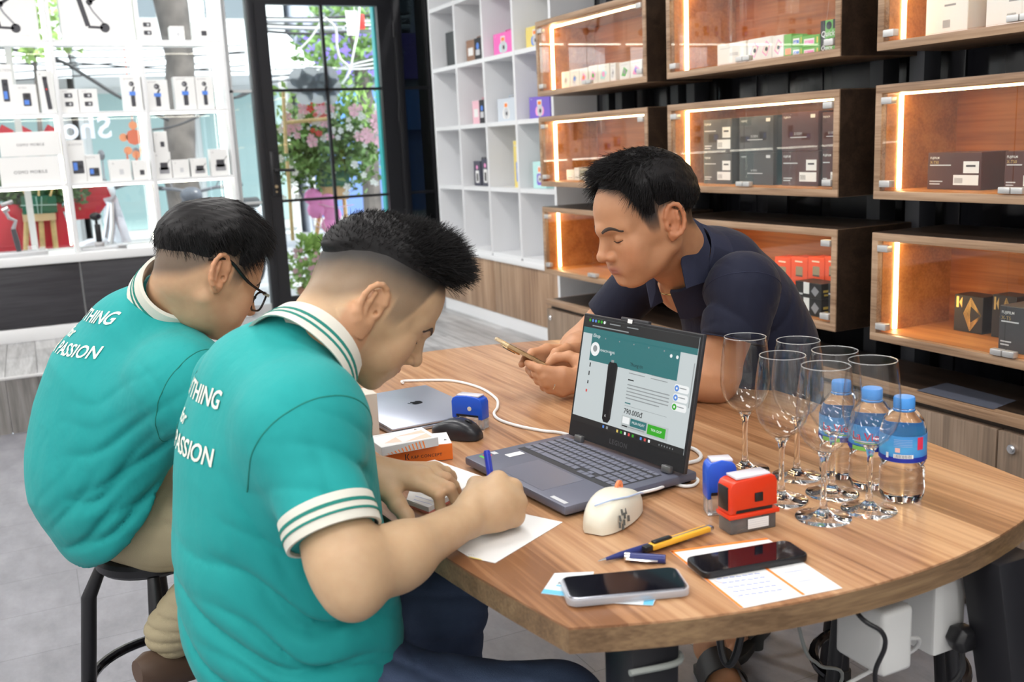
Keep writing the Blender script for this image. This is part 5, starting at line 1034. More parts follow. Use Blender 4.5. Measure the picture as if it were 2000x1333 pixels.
# cards under the phone
CARD = mat('card_white', (.75, .80, .83), .5)
def pr_card(P, w, h): P.rect(mat('print_cyan', (.15, .52, .75), .5), 0, 0, w, .012); P.text(INK, 'K&F', .2*w, .5*h, .010); P.rect(mat('print_cyan', (.15, .52, .75), .5), .2*w, .40*h, .6*w, .46*h)
sheet_at('card', [(1057, 1160), (1150, 1172), (1160, 1118), (1083, 1121)], 'white business card with a blue edge sticking out beside the clear phone case', 'card', CARD, pr=pr_card)
sheet_at('card', [(1180, 1178), (1275, 1184), (1281, 1170), (1190, 1150)], 'white business card corner under the clear phone case', 'card', CARD, z=.0008, pr=lambda P, w, h: P.rect(mat('print_cyan', (.15, .52, .75), .5), .8*w, 0, w, h))
# ------------------------------------------------------------------ phones on the table
SCRB = mat('phone_screen', (.006, .006, .010), .06, spec=.6)
def phone(pxs, th, label, edge, z0, case=None, name='smartphone'):
    A, B, C, D = [T(px, py, TZ+z0+th) for px, py in pxs]; c = (A+B+C+D)/4; u = (B-A+C-D)*(1, 1, 0); w_ = np.linalg.norm(u)/2; u /= 2*w_; v = np.array([u[1], -u[0], 0]); h_ = abs(np.dot((D-A+C-B)/2, v)); c[2] = TZ+z0
    t = thing(name, label, 'phone', tuple(c))
    def rslab(hw, hh, r, za, zb, mm, nm, par=t, bev=0):
        pts = []
        for sx, sy, t0 in ((1, -1, -90), (1, 1, 0), (-1, 1, 90), (-1, -1, 180)):
            for k in range(6): q = math.radians(t0+18*k); pts.append(c[:2]*1+((u*(sx*(hw-r)+r*math.cos(q))+v*(sy*(hh-r)+r*math.sin(q)))[:2]))
        return obj(nm, MB().prism([tuple(p) for p in pts], TZ+z0+za, TZ+z0+zb), mm, par, bevel=bev)
    rslab(w_/2, h_/2, .011, .0006, th, edge, 'body', bev=.0018)
    rslab(w_/2-.0025, h_/2-.0025, .009, th-.0006, th+.0003, SCRB, 'screen')
    if case: rslab(w_/2+.0025, h_/2+.0025, .013, .0002, th*.86, case, 'clear_case', bev=.001)
    return t, c, u, v, w_, h_
cs_ = mat('clear_case', (.85, .87, .92), .10, alpha=.35)
phone([(1098, 1128), (1318, 1105), (1346, 1150), (1110, 1170)], .0105, 'dark phone in a clear case with its screen off', mat('phone_silver', (.30, .31, .35), .2, .9), .0025, cs_)
phone([(1332, 1090), (1538, 1053), (1582, 1085), (1380, 1120)], .0095, 'black phone with a glossy screen lying on the price sheet', mat('phone_black', (.012, .012, .014), .3), .0012)
# ------------------------------------------------------------------ wine glasses and water bottles
GLS = mat('stem_glass', (1, 1, 1), .0, trans=1, ior=1.36); BWL = pane_mat('bowl_glass', (.985, .99, .99), 1.5, boost=1.25)
stemP = [(.0004, 0), (.0395, 0), (.0403, .0012), (.030, .0036), (.014, .0075), (.0065, .014), (.0046, .028), (.0040, .06), (.0042, .082), (.0065, .093), (.0105, .0985), (.0004, .1005)]
bowlP = [(.0105, .0985), (.014, .101), (.026, .112), (.0355, .127), (.0405, .145), (.0413, .160), (.0395, .188), (.0365, .213), (.0343, .2285), (.0338, .2295), (.0332, .2285), (.0355, .213), (.0385, .188), (.0403, .160), (.0395, .1455), (.0345, .128), (.0252, .1135), (.0130, .1035), (.0010, .1008)]
sme = MB().lathe(stemP, n=40).mesh('stem', sharp=70); sme.materials.append(GLS); bme = MB().lathe(bowlP, n=48).mesh('bowl', sharp=80); bme.materials.append(BWL)
rme = MB().tube([(.0338*math.cos(a), .0338*math.sin(a), .2293) for a in np.linspace(0, 2*PI, 49)[:-1]], .0005, 6, closed=True).mesh('rim'); rme.materials.append(mat('rim_glass', (.75, .77, .77), .08, alpha=.5))
glab = [((1608, 1012), 'wine glass standing in front of all the others, foot nearest the red stamp'), ((1697, 997), 'wine glass overlapping the two right water bottles'), ((1526, 977), 'wine glass directly behind the red stamp'), ((1556, 931), 'wine glass at the back between the blue stamp and the bottles'), ((1625, 965), 'wine glass just before the hindmost water bottle'), ((1455, 917), 'wine glass beside the laptop, right behind the blue stamp')]
for k, (p, l) in enumerate(glab):
    q = T(*p); t = thing('wine_glass', l, 'glass', (q[0], q[1], TZ+.0004), 0, 'wine glasses on the table')
    for nm, me in (('stem_and_foot', sme), ('bowl', bme), ('rim', rme)): link(bpy.data.objects.new(nm, me), t, False)
WAT = mat('bottled_water', (.97, .99, 1), .02, trans=1, ior=1.30); CAPB = mat('cap_blue', (.08, .33, .82), .35)
class CylP(Plane):
    def __init__(s, c, r, a0, lift=.0004): s.c = np.array(c, float); s.r = r; s.a0 = a0; s.l = lift; s.g = {}; s.el = 0; s.split = False
    def pt(s, a, b, l=0):
        q = s.a0+a/s.r; R_ = s.r+s.l+l; return s.c+np.array([R_*math.cos(q), R_*math.sin(q), b])
    def rect(s, m, a0, b0, a1, b1, l=0):
        n = max(1, int(abs(a1-a0)/.003))
        for k in range(n): s.poly(m, [(a0+(a1-a0)*k/n, b0), (a0+(a1-a0)*(k+1)/n, b0), (a0+(a1-a0)*(k+1)/n, b1), (a0+(a1-a0)*k/n, b1)], l)
        return s
bprof = [(.0005, .002), (.012, .004), (.022, .0005), (.029, .003), (.0325, .012), (.033, .030), (.0318, .036), (.033, .042), (.0318, .048), (.0328, .052), (.0295, .0575), (.033, .064), (.0335, .070), (.0335, .108), (.0325, .114), (.028, .128), (.021, .138), (.0145, .144), (.0135, .152), (.0135, .158), (.0005, .158)]
bprof = [(r_, z) for r_, z in bprof]
bme = MB().lathe(bprof, n=40).mesh('bottle_body', sharp=50); bme.materials.append(WAT)
LBL = mat('label_blue', (.05, .20, .66), .35, c2=(.10, .50, .82), nscale=14, stretch=(.6, .6, 2.2)); DBL = mat('label_deep', (.015, .03, .34), .35)
capm = MB().lathe([(.0005, 0), (.0152, 0), (.0155, .002), (.0155, .014), (.0145, .0165), (.0005, .017)], n=36).mesh('cap'); capm.materials.append(CAPB)
GRL = mat('label_green', (.25, .62, .12), .4); WHL = mat('label_white', (.85, .88, .9), .4); RDL = mat('label_red', (.80, .04, .10), .4)
for k, (p, l, face) in enumerate((((1760, 975), 'water bottle with a barcode on its blue label, clear of the glasses', 'back'), ((1699, 951), 'water bottle with red lettering behind the right wine glass', 'front'), ((1640, 931), 'water bottle at the back, seen through three wine glasses', 'front'))):
    q = T(*p); t = thing('water_bottle', l, 'bottle', (q[0], q[1], TZ), 0, 'small water bottles')
    o = obj('bottle_body', bme, None, t, world=False); o.location = (0, 0, .0003)
    o = obj('cap', capm, None, t, world=False); o.location = (0, 0, .1455)
    obj('neck_ring', MB().lathe([(.0150, .1405), (.0158, .1415), (.0158, .1435), (.0150, .1445)], n=32, close=True), CAPB, t, world=False)
    obj('label', MB().lathe([(.0337, .068), (.0340, .068), (.0340, .1085), (.0337, .1085)], n=40, close=True), LBL, t, world=False)
    P = CylP((0, 0, 0), .0341, math.atan2(-q[1], -q[0])-.9)
    P.rect(DBL, -.04, .0685, .10, .076)
    if face == 'back':
        P.rect(WHL, .018, .075, .046, .081, l=.0002); P.rect(RDL, .052, .088, .062, .107, l=.0002); P.rect(WHL, .006, .0735, .010, .082, l=.0002); P.rect(mat('print_salmon', (.85, .5, .45), .5), .020, .084, .027, .091, l=.0002)
        for j in range(5): P.rect(mat('label_pale', (.35, .50, .80), .4), .018, .093+.0025*j, .044, .0937+.0025*j, l=.0002)
        for j in range(12): P.rect(INK, .020+.002*j, .0755, .0208+.002*j, .0805, l=.0004)
    else:
        P.rect(GRL, .0, .0685, .03, .075, l=.0003); P.rect(GRL, .004, .0795, .040, .0815, l=.0003); P.text(RDL, 'La Vie', .0, .086, .017, .012, l=.0004); P.rect(WHL, .0, .0825, .036, .084, l=.0002); P.rect(GRL, .046, .09, .058, .102, l=.0003)
    P.build(t, 'label_print', False)
# ------------------------------------------------------------------ under the table
pz = TZ-.036
PWH = mat('power_white', (.72, .72, .70), .4)
c = onY(1812, 1205, .98)
ps = thing('power_strip', 'white power strip fixed under the table with a red light', 'power strip', (c[0], .98, c[2]-.05))
obj('strip_body', MB().box(c[0]-.032, c[0]+.032, .94, 1.09, c[2]-.040, pz-.002), PWH, ps, bevel=.006)
obj('power_light', MB().box(c[0]+.002, c[0]+.010, .9385, .941, pz-.020, pz-.012), mat('red_light', (1, .05, .05), .4, emit=(1, .05, .05), estr=4), ps)
pg = thing('black_plug', 'black mains plug pushed into the white power strip', 'plug', (c[0]+.005, .915, c[2]-.02))
obj('plug_body', MB().lathe([(.0005, 0), (.018, 0), (.022, .010), (.022, .022), (.016, .030), (.0005, .031)], n=6).xf(Matrix.Translation((c[0]+.008, .940, c[2]-.012)) @ Matrix.Rotation(PI/2, 4, 'X')), BLACKP, pg, bevel=.002)
obj('plug_cord', MB().tube(catmull([(c[0]+.008, .925, c[2]-.03), (c[0]+.005, .92, c[2]-.06), (c[0]-.01, .93, c[2]-.085), (c[0]-.03, .96, c[2]-.11)], 6), .0045, 8), BLACKP, pg)
a = onY(1752, 1255, .90)
ad = thing('power_adapter', 'white power adapter hanging under the table edge', 'adapter', (a[0], .93, a[2]-.05))
obj('adapter_body', MB().box(a[0]-.030, a[0]+.026, .895, .985, a[2]-.045, a[2]+.050), PWH, ad, bevel=.008, seg=3)
obj('adapter_cord', MB().tube(catmull([(a[0]+.026, .93, a[2]-.005), (a[0]+.045, .92, a[2]-.015), (a[0]+.075, .93, a[2]-.03), (a[0]+.085, .95, a[2]-.06), (a[0]+.05, .99, a[2]-.10), (a[0]-.02, 1.02, a[2]-.14)], 6), [.005]*6+[.0032]*25, 8), PWH, ad)
obj('hanger', MB().box(a[0]-.015, a[0]+.015, .95, .97, a[2]+.045, pz+.002), BLACKP, ad)
q = [onY(1632, 1205, .95), onY(1680, 1205, .90), onY(1722, 1235, .88), onY(1728, 1265, .88), onY(1710, 1310, .89), onY(1712, 1350, .90), onY(1720, 1420, .95)]
q[0][2] = pz; wire('hanging_cable', 'thin black cord hanging in front of the white adapter', q, .0032, BLACKP)
q = [onY(1530, 1222, 1.05), onY(1570, 1262, 1.10), onY(1600, 1300, 1.15), onY(1640, 1340, 1.2)]; q[0][2] = pz
q.append(np.array([q[-1][0]+.1, 1.5, .006])); wire('hanging_cable', 'thin grey cord sagging from the table underside to the floor', q, .003, mat('cord_grey', (.28, .30, .28), .5))
q = [onY(1395, 1262, 1.15), onY(1410, 1275, 1.12), onY(1440, 1272, 1.10), onY(1475, 1245, 1.10)]; q[0][2] = pz-.02; q[-1][2] = pz
wire('hanging_cable', 'black cord looped under the table above the sandals', q, .006, BLACKP)
wire('leg_tie', '', [(lt[0]-.036, lt[1]+.012, onY(1250, 1322, lt[1])[2]), (lt[0]+.03, lt[1]+.010, onY(1250, 1322, lt[1])[2]-.004), (lt[0]+.042, lt[1]+.03, onY(1250, 1322, lt[1])[2]), (lt[0]+.04, lt[1]+.088, onY(1250, 1322, lt[1])[2])], .004, mat('cord_grey', (.28, .30, .28), .5), tb)
# ------------------------------------------------------------------ stools
def stool(c, hgt, label, rz=0, spread=.055, ringz=.24, rr=.155, sr=.136):
    t = thing('bar_stool', label, 'stool', (c[0], c[1], 0), rz, 'black metal bar stools')
    st_ = obj('seat', MB().lathe([(.0005, hgt-.03), (sr-.008, hgt-.03), (sr, hgt-.022), (sr, hgt-.008), (sr-.006, hgt), (.0005, hgt)], n=36), BLACKM, t, world=False)
    for k in range(4):
        a = PI/4+k*PI/2; ca, sa = math.cos(a), math.sin(a); lg = obj('leg', MB().tube([(ca*.105, sa*.105, hgt-.03), (ca*.135, sa*.135, hgt-.09), (ca*(.135+spread), sa*(.135+spread), .03)], [.012, .0155, .0155], 12), BLACKM, t, world=False)
        obj('rubber_foot', MB().tube([(ca*(.134+spread), sa*(.134+spread), .05), (ca*(.137+spread), sa*(.137+spread), .0005)], .0195, 12), mat('rubber_black', (.018, .018, .018), .7), lg, world=False)
    obj('foot_ring', MB().tube([(rr*math.cos(k*PI/18), rr*math.sin(k*PI/18), ringz) for k in range(36)], .011, 10, closed=True), mat('black_chrome', (.03, .03, .035), .12, .8), t, world=False)
    return t
# ================================================================== PEOPLE : distance-field modelling
def nrm(v): v = np.array(v, float); return v/(np.linalg.norm(v)+1e-12)
def smin(a, b, k):
    if k <= 0: return np.minimum(a, b)
    h = np.clip(.5+.5*(b-a)/k, 0, 1); return b+(a-b)*h-k*h*(1-h)
def smax(a, b, k): return -smin(-a, -b, k)
def cap(a, b, r0, r1=None):
    a = np.array(a, float); b = np.array(b, float); r1 = r0 if r1 is None else r1; ab = b-a; L2 = ab@ab+1e-12
    def f(P): h = np.clip((P-a)@ab/L2, 0, 1); return np.linalg.norm(P-a-h[:, None]*ab, axis=1)-(r0+(r1-r0)*h)
    return f
def ell(c, r, R=None):
    c = np.array(c, float); r = np.array(r, float)
    def f(P):
        q = P-c
        if R is not None: q = q@R
        k0 = np.linalg.norm(q/r, axis=1); k1 = np.linalg.norm(q/(r*r), axis=1); return k0*(k0-1)/(k1+1e-9)
    return f
def ecap(a, b, lat, w0, d0, w1, d1_):
    """elliptical tapered limb segment; lat = side direction, w along it, d across"""
    a = np.array(a, float); b = np.array(b, float); ab = b-a; L = np.linalg.norm(ab); ax = ab/L; lt_ = nrm(lat-ax*np.dot(lat, ax)); dp = np.cross(ax, lt_)
    def f(P):
        q = P-a; t = q@ax; h = np.clip(t/L, 0, 1); w_ = w0+(w1-w0)*h; d_ = d0+(d1_-d0)*h; m_ = np.minimum(w_, d_)
        e = t-h*L; k0 = np.sqrt(((q@lt_)/w_)**2+((q@dp)/d_)**2+(e/m_)**2)
        k1 = np.sqrt(((q@lt_)/w_**2)**2+((q@dp)/d_**2)**2+(e/m_**2)**2)
        return k0*(k0-1)/(k1+1e-9)
    return f
def half(p, n): p = np.array(p, float); n = nrm(n); return lambda P: (P-p)@n
class SDF:
    def __init__(s): s.ops = []
    def u(s, f, k=.01, b=None): s.ops.append((0, f, k) if b is None else (4, f, (k, np.array(b[0], float), b[1], 0))); return s
    def sub(s, f, k=.005, b=None): s.ops.append((1, f, k) if b is None else (4, f, (k, np.array(b[0], float), b[1], 1))); return s
    def isect(s, f, k=.0): s.ops.append((2, f, k)); return s
    def disp(s, f): s.ops.append((3, f, 0)); return s
    def __call__(s, P):
        d = None
        for t, f, k in s.ops:
            if t == 4:                      # small feature: only near its bounding ball
                kk, c, r, mode = k; m_ = ((P-c)**2).sum(1) < r*r
                if m_.any(): v = f(P[m_]); d[m_] = smin(d[m_], v, kk) if mode == 0 else smax(d[m_], -v, kk)
                continue
            v = f(P)
            if d is None: d = v
            elif t == 0: d = smin(d, v, k)
            elif t == 1: d = smax(d, -v, k)
            elif t == 2: d = smax(d, v, k)
            else: d = d+v
        return d
def sdf_mesh(f, lo, hi, h, project=2, cs=4):
    lo = np.array(lo, float); hi = np.array(hi, float); n = np.ceil((hi-lo)/(h*cs)).astype(int)+1; H = h*cs
    g = np.stack(np.meshgrid(*[lo[i]+H*np.arange(n[i]) for i in range(3)], indexing='ij'), -1)
    dc = f(g.reshape(-1, 3)).reshape(n); act = np.abs(dc) < H*2.2
    N = (n-1)*cs+1
    def up(a): 
        for ax in range(3): a = np.repeat(a, cs, axis=ax)
        o = cs//2; return a[o:o+N[0], o:o+N[1], o:o+N[2]]
    D = up(dc).astype(np.float32).copy(); Mk = up(act)
    idx = np.argwhere(Mk); D[Mk] = f(lo+idx*h)
    S = D < 0
    cnt = np.zeros(N-1, int)
    for dx in (0, 1):
        for dy in (0, 1):
            for dz in (0, 1): cnt += S[dx:N[0]-1+dx, dy:N[1]-1+dy, dz:N[2]-1+dz]
    C = np.argwhere((cnt > 0) & (cnt < 8)); cid = -np.ones(N-1, int); cid[C[:, 0], C[:, 1], C[:, 2]] = np.arange(len(C))
    acc = np.zeros((len(C), 3)); ct = np.zeros(len(C))
    corners = [(x, y, z) for x in (0, 1) for y in (0, 1) for z in (0, 1)]
    for a in corners:
        for ax in range(3):
            if a[ax]: continue
            b = list(a); b[ax] = 1
            da = D[C[:, 0]+a[0], C[:, 1]+a[1], C[:, 2]+a[2]]; db = D[C[:, 0]+b[0], C[:, 1]+b[1], C[:, 2]+b[2]]
            m_ = (da < 0) != (db < 0); t = da/(da-db+1e-12); p = np.tile(np.array(a, float), (len(C), 1)); p[:, ax] += t
            acc[m_] += p[m_]; ct[m_] += 1
    V = lo+(C+acc/ct[:, None])*h
    F = []
    for ax in range(3):
        b_, c_2 = (ax+1) % 3, (ax+2) % 3; sl0 = [slice(None)]*3; sl1 = [slice(None)]*3; sl0[ax] = slice(0, N[ax]-1); sl1[ax] = slice(1, N[ax])
        E = np.argwhere(S[tuple(sl0)] != S[tuple(sl1)]); ok = (E[:, b_] > 0) & (E[:, c_2] > 0) & (E[:, b_] < N[b_]-1) & (E[:, c_2] < N[c_2]-1); E = E[ok]
        flip = S[tuple(sl0)][E[:, 0], E[:, 1], E[:, 2]]
        q = []
        for db, dc_ in ((-1, -1), (0, -1), (0, 0), (-1, 0)):
            e = E.copy(); e[:, b_] += db; e[:, c_2] += dc_; q.append(cid[e[:, 0], e[:, 1], e[:, 2]])
        q = np.stack(q, 1); q[~flip] = q[~flip][:, ::-1]; F.append(q)
    F = np.concatenate(F); F = F[(F >= 0).all(1)]
    for it in range(project):
        e = h*.4; d0 = f(V); G = np.stack([f(V+np.eye(3)[i]*e)-d0 for i in range(3)], 1); G /= np.linalg.norm(G, axis=1)[:, None]+1e-9
        V = V-G*np.clip(d0, -h, h)[:, None]*.8
    return V, F
def np_mesh(name, V, F, col=None):
    me = bpy.data.meshes.new(name); me.vertices.add(len(V)); me.vertices.foreach_set('co', np.ascontiguousarray(V, np.float32).ravel())
    k = F.shape[1]; me.loops.add(F.size); me.loops.foreach_set('vertex_index', np.ascontiguousarray(F, np.int32).ravel()); me.polygons.add(len(F)); me.polygons.foreach_set('loop_start', np.arange(0, F.size, k, dtype=np.int32)); me.polygons.foreach_set('loop_total', np.full(len(F), k, np.int32))
    me.update(calc_edges=True); me.polygons.foreach_set('use_smooth', np.ones(len(F), bool))
    if col is not None:
        at = me.color_attributes.new('Col', 'FLOAT_COLOR', 'POINT'); at.data.foreach_set('color', np.concatenate([col, np.ones((len(V), 1))], 1).astype(np.float32).ravel())
    me.validate(); return me
def merge(parts):
    V = []; F = []; Cc = []; o = 0
    for v, f, c in parts: V.append(v); F.append(f+o); Cc.append(c); o += len(v)
    return np.concatenate(V), np.concatenate(F), np.concatenate(Cc)
def vcol_mat(name, rough=.48, sss=.12, bump=.12, bscale=420, spec=.4):
    if name in MATS: return MATS[name]
    m = bpy.data.materials.new(name); m.use_nodes = True; nt = m.node_tree; b = nt.nodes['Principled BSDF']; a = nt.nodes.new('ShaderNodeVertexColor'); a.layer_name = 'Col'
    n = nt.nodes.new('ShaderNodeTexNoise'); n.inputs['Scale'].default_value = 60; n.inputs['Detail'].default_value = 5; tc = nt.nodes.new('ShaderNodeTexCoord'); nt.links.new(tc.outputs['Object'], n.inputs['Vector'])
    hs = nt.nodes.new('ShaderNodeMixRGB'); hs.blend_type = 'MULTIPLY'; hs.inputs[0].default_value = .22; rp = nt.nodes.new('ShaderNodeValToRGB'); rp.color_ramp.elements[0].color = (.75, .62, .55, 1); rp.color_ramp.elements[0].position = .3; rp.color_ramp.elements[1].position = .7
    nt.links.new(n.outputs['Fac'], rp.inputs[0]); nt.links.new(a.outputs[0], hs.inputs[1]); nt.links.new(rp.outputs[0], hs.inputs[2]); nt.links.new(hs.outputs[0], b.inputs['Base Color'])
    b.inputs['Roughness'].default_value = rough; b.inputs['Specular IOR Level'].default_value = spec; b.inputs['Subsurface Weight'].default_value = sss; b.inputs['Subsurface Radius'].default_value = (.010, .004, .002); b.inputs['Subsurface Scale'].default_value = 1
    if bump:
        n2 = nt.nodes.new('ShaderNodeTexNoise'); n2.inputs['Scale'].default_value = bscale; nt.links.new(tc.outputs['Object'], n2.inputs['Vector']); bp = nt.nodes.new('ShaderNodeBump'); bp.inputs['Strength'].default_value = bump; bp.inputs['Distance'].default_value = .001; nt.links.new(n2.outputs['Fac'], bp.inputs['Height']); nt.links.new(bp.outputs[0], b.inputs['Normal'])
    MATS[name] = m; return m
def sstep(a, b, x): t = np.clip((x-a)/(b-a), 0, 1); return t*t*(3-2*t)
def wob(P, s, seed=0):
    """cheap smooth pseudo-noise in [-1,1]"""
    r = np.random.RandomState(seed); o = 0
    for i in range(4): k = r.normal(size=3); k = k/np.linalg.norm(k)*s*(1+.6*i); o = o+np.sin(P@k+r.uniform(0, 6.28))/(1+.5*i)
    return o/2.2
# ---- head in local coordinates: x = person's left, y = forward, z = up, origin midway between the ear canals
class Head:
    def __init__(s, c, yaw, pitch, roll=0, scale=1.0, jaw=1.0, open_=0):
        f = np.array([math.cos(yaw)*math.cos(pitch), math.sin(yaw)*math.cos(pitch), -math.sin(pitch)]); l = np.array([-math.sin(yaw), math.cos(yaw), 0]); u = np.cross(f, l); u = -u if u[2] < 0 else u
        cr, sr = math.cos(roll), math.sin(roll); l, u = l*cr+u*sr, u*cr-l*sr
        s.c = np.array(c, float); s.R = np.stack([l, f, u], 1); s.s = scale; s.jaw = jaw
    def L(s, P): return (P-s.c)@s.R/s.s
    def W(s, p): return s.c+s.R@(np.array(p, float)*s.s)
    def field(s):
        S = SDF(); j = s.jaw
        S.u(ell((0, -.006, .042), (.0765, .099, .086)), 0)
        S.u(ell((0, .028, .034), (.068, .068, .066)), .02)
        S.u(ell((0, .026, -.028), (.0610*j, .062, .066)), .03)
        S.u(ell((0, .036, -.058), (.048*j, .049, .042)), .02)
        S.u(cap((-.012*j, .078, -.0885), (.012*j, .078, -.0885), .0150), .018)
        for x in (-1, 1):
            S.u(cap((x*.056*j, -.004, -.044), (x*.024*j, .062, -.084), .017, .015), .025)
            S.u(ell((x*.040, .064, -.020), (.024, .0235, .024)), .025)
            S.u(ell((x*.034, .066, -.048), (.022, .022, .024)), .025)
            S.u(ell((x*.058, .0, .005), (.018, .045, .03)), .02)
            S.u(cap((x*.012, .0900, .022), (x*.046, .070, .024), .0100, .009), .016, b=((x*.03, .08, .022), .06))
        F_ = ((0, .095, -.02), .085)
        S.u(cap((0, .090, .012), (0, .096, .022), .010, .012), .014, b=F_)
        for x in (-1, 1): S.sub(ell((x*.0315, .1045, .004), (.018, .0165, .0115)), .014, b=F_)
        for x in (-1, 1):
            S.u(ell((x*.0315, .0760, .003), (.0160, .0150, .0125)), .004, b=F_)
            S.sub(cap((x*.0185, .0925, .0000), (x*.0315, .0925, -.0028), .0009), .0018, b=F_); S.sub(cap((x*.0315, .0925, -.0028), (x*.0455, .0835, .0005), .0009), .0018, b=F_)
        S.u(cap((0, .0945, .010), (0, .1135, -.022), .0068, .0090), .010, b=F_)
        S.u(ell((0, .090, -.016), (.0115, .0200, .026)), .010, b=F_)
        S.u(ell((0, .1145, -.0265), (.0115, .0110, .0098)), .007, b=F_)
        for x in (-1, 1):
            S.u(ell((x*.0130, .1005, -.0305), (.0080, .0115, .0080)), .006, b=F_)
            S.sub(ell((x*.0065, .1060, -.0385), (.0038, .0065, .0032)), .0025, b=F_)
        S.u(ell((0, .0765, -.059), (.034, .0265, .024)), .018, b=F_)
        for x in (-1, 1):
            S.u(cap((0, .1005, -.0545), (x*.023, .0880, -.0590), .0056, .0028), .004, b=F_)
            S.u(cap((0, .0985, -.0660), (x*.021, .0880, -.0620), .0064, .0030), .004, b=F_)
        for x in (-1, 1): S.sub(cap((0, .1075, -.0602), (x*.0265, .0935, -.0605), .0010, .0006), .0025, b=F_)
        S.sub(cap((-.014, .1035, -.0765), (.014, .1035, -.0765), .0060), .012, b=F_)
        # ears
        for x in (-1, 1):
            e = SDF(); pts = []
            for k in range(13):
                a = math.radians(-75+k*27); ry = .0175*(1 if k < 9 else .9); pts.append((x*(.0765+.011*max(0, math.cos(a-math.radians(200)))+.004), -.013-ry*math.cos(a)*-1*-1, .004+.0305*math.sin(a)))
            pts = []
            for a in np.radians(np.linspace(20, 300, 12)):   # helix from front root over the top to the lobe
                yy = -.012+.0185*math.cos(a); zz = .006+.0300*math.sin(a); out_ = .0800+.0110*sstep(.012, -.030, np.array(yy)); pts.append((x*float(out_), yy-.004*(zz/.03), zz))
            for p, q in zip(pts[:-1], pts[1:]): e.u(cap(p, q, .0042), .002)
            e.u(ell((x*.0815, -.011, .002), (.0048, .0180, .0285)), .005)
            e.u(ell((x*.0800, -.002, -.0240), (.0050, .0085, .0100)), .006)
            for p, q in zip([(x*.087, -.020, .020), (x*.0875, -.019, .006), (x*.0855, -.013, -.012)][:-1], [(x*.0875, -.019, .006), (x*.0855, -.013, -.012)]): e.u(cap(p, q, .0036), .004)
            e.u(ell((x*.0810, .0035, -.003), (.0050, .0045, .0070)), .004)
            e.sub(ell((x*.0905, -.006, -.002), (.0075, .0080, .0110)), .004)
            e.sub(ell((x*.080, -.001, -.003), (.012, .0035, .0045)), .002)
            S.u(e, .004, b=((x*.084, -.012, .003), .052))
        return lambda P: S(s.L(P))*s.s
def strands(roots, dirs, length, r, seed, curl=.3, droop=(0, 0, -1), dr=.25, nseg=4, kl=None):
    rr = np.random.RandomState(seed); n = len(roots); V = []; F = []
    L_ = length*(.6+.7*rr.rand(n)); 
    if kl is not None: L_ = L_*kl
    d = dirs+rr.normal(size=(n, 3))*curl; d /= np.linalg.norm(d, axis=1)[:, None]; p = roots.copy(); dro = np.array(droop, float)
    a0 = np.cross(d, rr.normal(size=(n, 3))); a0 /= np.linalg.norm(a0, axis=1)[:, None]+1e-9
    for i in range(nseg+1):
        t = i/nseg; b = np.cross(d, a0); b /= np.linalg.norm(b, axis=1)[:, None]+1e-9; rad = r*(1-.85*t)
        for k in range(3): q = 2*PI*k/3; V.append(p+(a0*math.cos(q)+b*math.sin(q))*rad)
        p = p+d*(L_/nseg)[:, None]; d = d+dro*dr/nseg+rr.normal(size=(n, 3))*curl*.15; d /= np.linalg.norm(d, axis=1)[:, None]
    V = np.stack(V, 1).reshape(-1, 3); m_ = 3*(nseg+1); base = (np.arange(n)*m_)[:, None]
    for i in range(nseg):
        for k in range(3): F.append(base+np.array([[i*3+k, i*3+(k+1) % 3, (i+1)*3+(k+1) % 3, (i+1)*3+k]]))
    return V, np.stack(F, 1).reshape(-1, 4)
def smooth_poly(pts, n=6): return catmull(pts, n)
HAIRM = mat('hair_black', (.009, .008, .0085), .55, spec=.28)
BROW = mat('brow_hair', (.055, .038, .030), .7); LASH = mat('lash_dark', (.015, .011, .010), .5)
# ------------------------------------------------------------------ shared figure helpers
def torso_field(st, lat, k=.05):
    S = SDF()
    for i, ((c0, w0, d0), (c1, w1, d1_)) in enumerate(zip(st[:-1], st[1:])): S.u(ecap(c0, c1, lat, w0, d0, w1, d1_), k if i else 0)
    return S
def finger(S, pts, r, k=.005):
    for i in range(len(pts)-1): S.u(cap(pts[i], pts[i+1], r[i], r[i+1]), k if i else .010)
    return S
def folds(P, a, b, axis, freq, amp, seed=1):
    """cloth creases running across 'axis', strongest between a and b"""
    ax = nrm(axis); t = P@ax; m_ = np.exp(-((P-np.array(a))**2).sum(1)/(b*b)); w_ = wob(P, 9, seed)*.9+wob(P, 17, seed+5)*.35
    s = np.sin(t*freq+w_*2.6); return m_*amp*(1-np.abs(s))**2*2-m_*amp*.6
def bbox(*pts, pad=.12): A = np.array([np.array(p) for p in pts]); return A.min(0)-pad, A.max(0)+pad
def skin_col(head, V, base, lips, fade=None, stub=(.085, .066, .050)):
    Q = head.L(V); C_ = np.tile(np.array(base, float), (len(V), 1))
    def blend(m_, c): C_[:] = C_*(1-m_[:, None])+np.array(c)*m_[:, None]
    b = np.array(base)
    red = b*np.array([1.05, .80, .74])
    for x in (-1, 1): blend(.45*np.exp(-(((Q-np.array([x*.045, .075, -.03]))/.028)**2).sum(1)), red)
    blend(.55*np.exp(-(((Q-np.array([0, .112, -.03]))/.016)**2).sum(1)), red)
    blend(.65*ear_zone(Q), b*np.array([1.02, .74, .66]))
    lz = np.exp(-((Q[:, 0]/.024)**4))*np.exp(-(((Q[:, 2]+.0605)/.0100)**4))*sstep(.0895, .0945, Q[:, 1]+np.abs(Q[:, 0])*.32); blend(lz*.85, lips)
    if fade is not None: blend(fade(Q), stub)
    return C_
HLY = [-.11, -.09, -.06, -.035, -.028, .012, .018, .030, .038, .046, .052, .058, .085, .10]; HLZ = [-.055, -.050, -.030, .0, .022, .024, -.006, -.006, .0, .025, .058, .074, .088, .10]
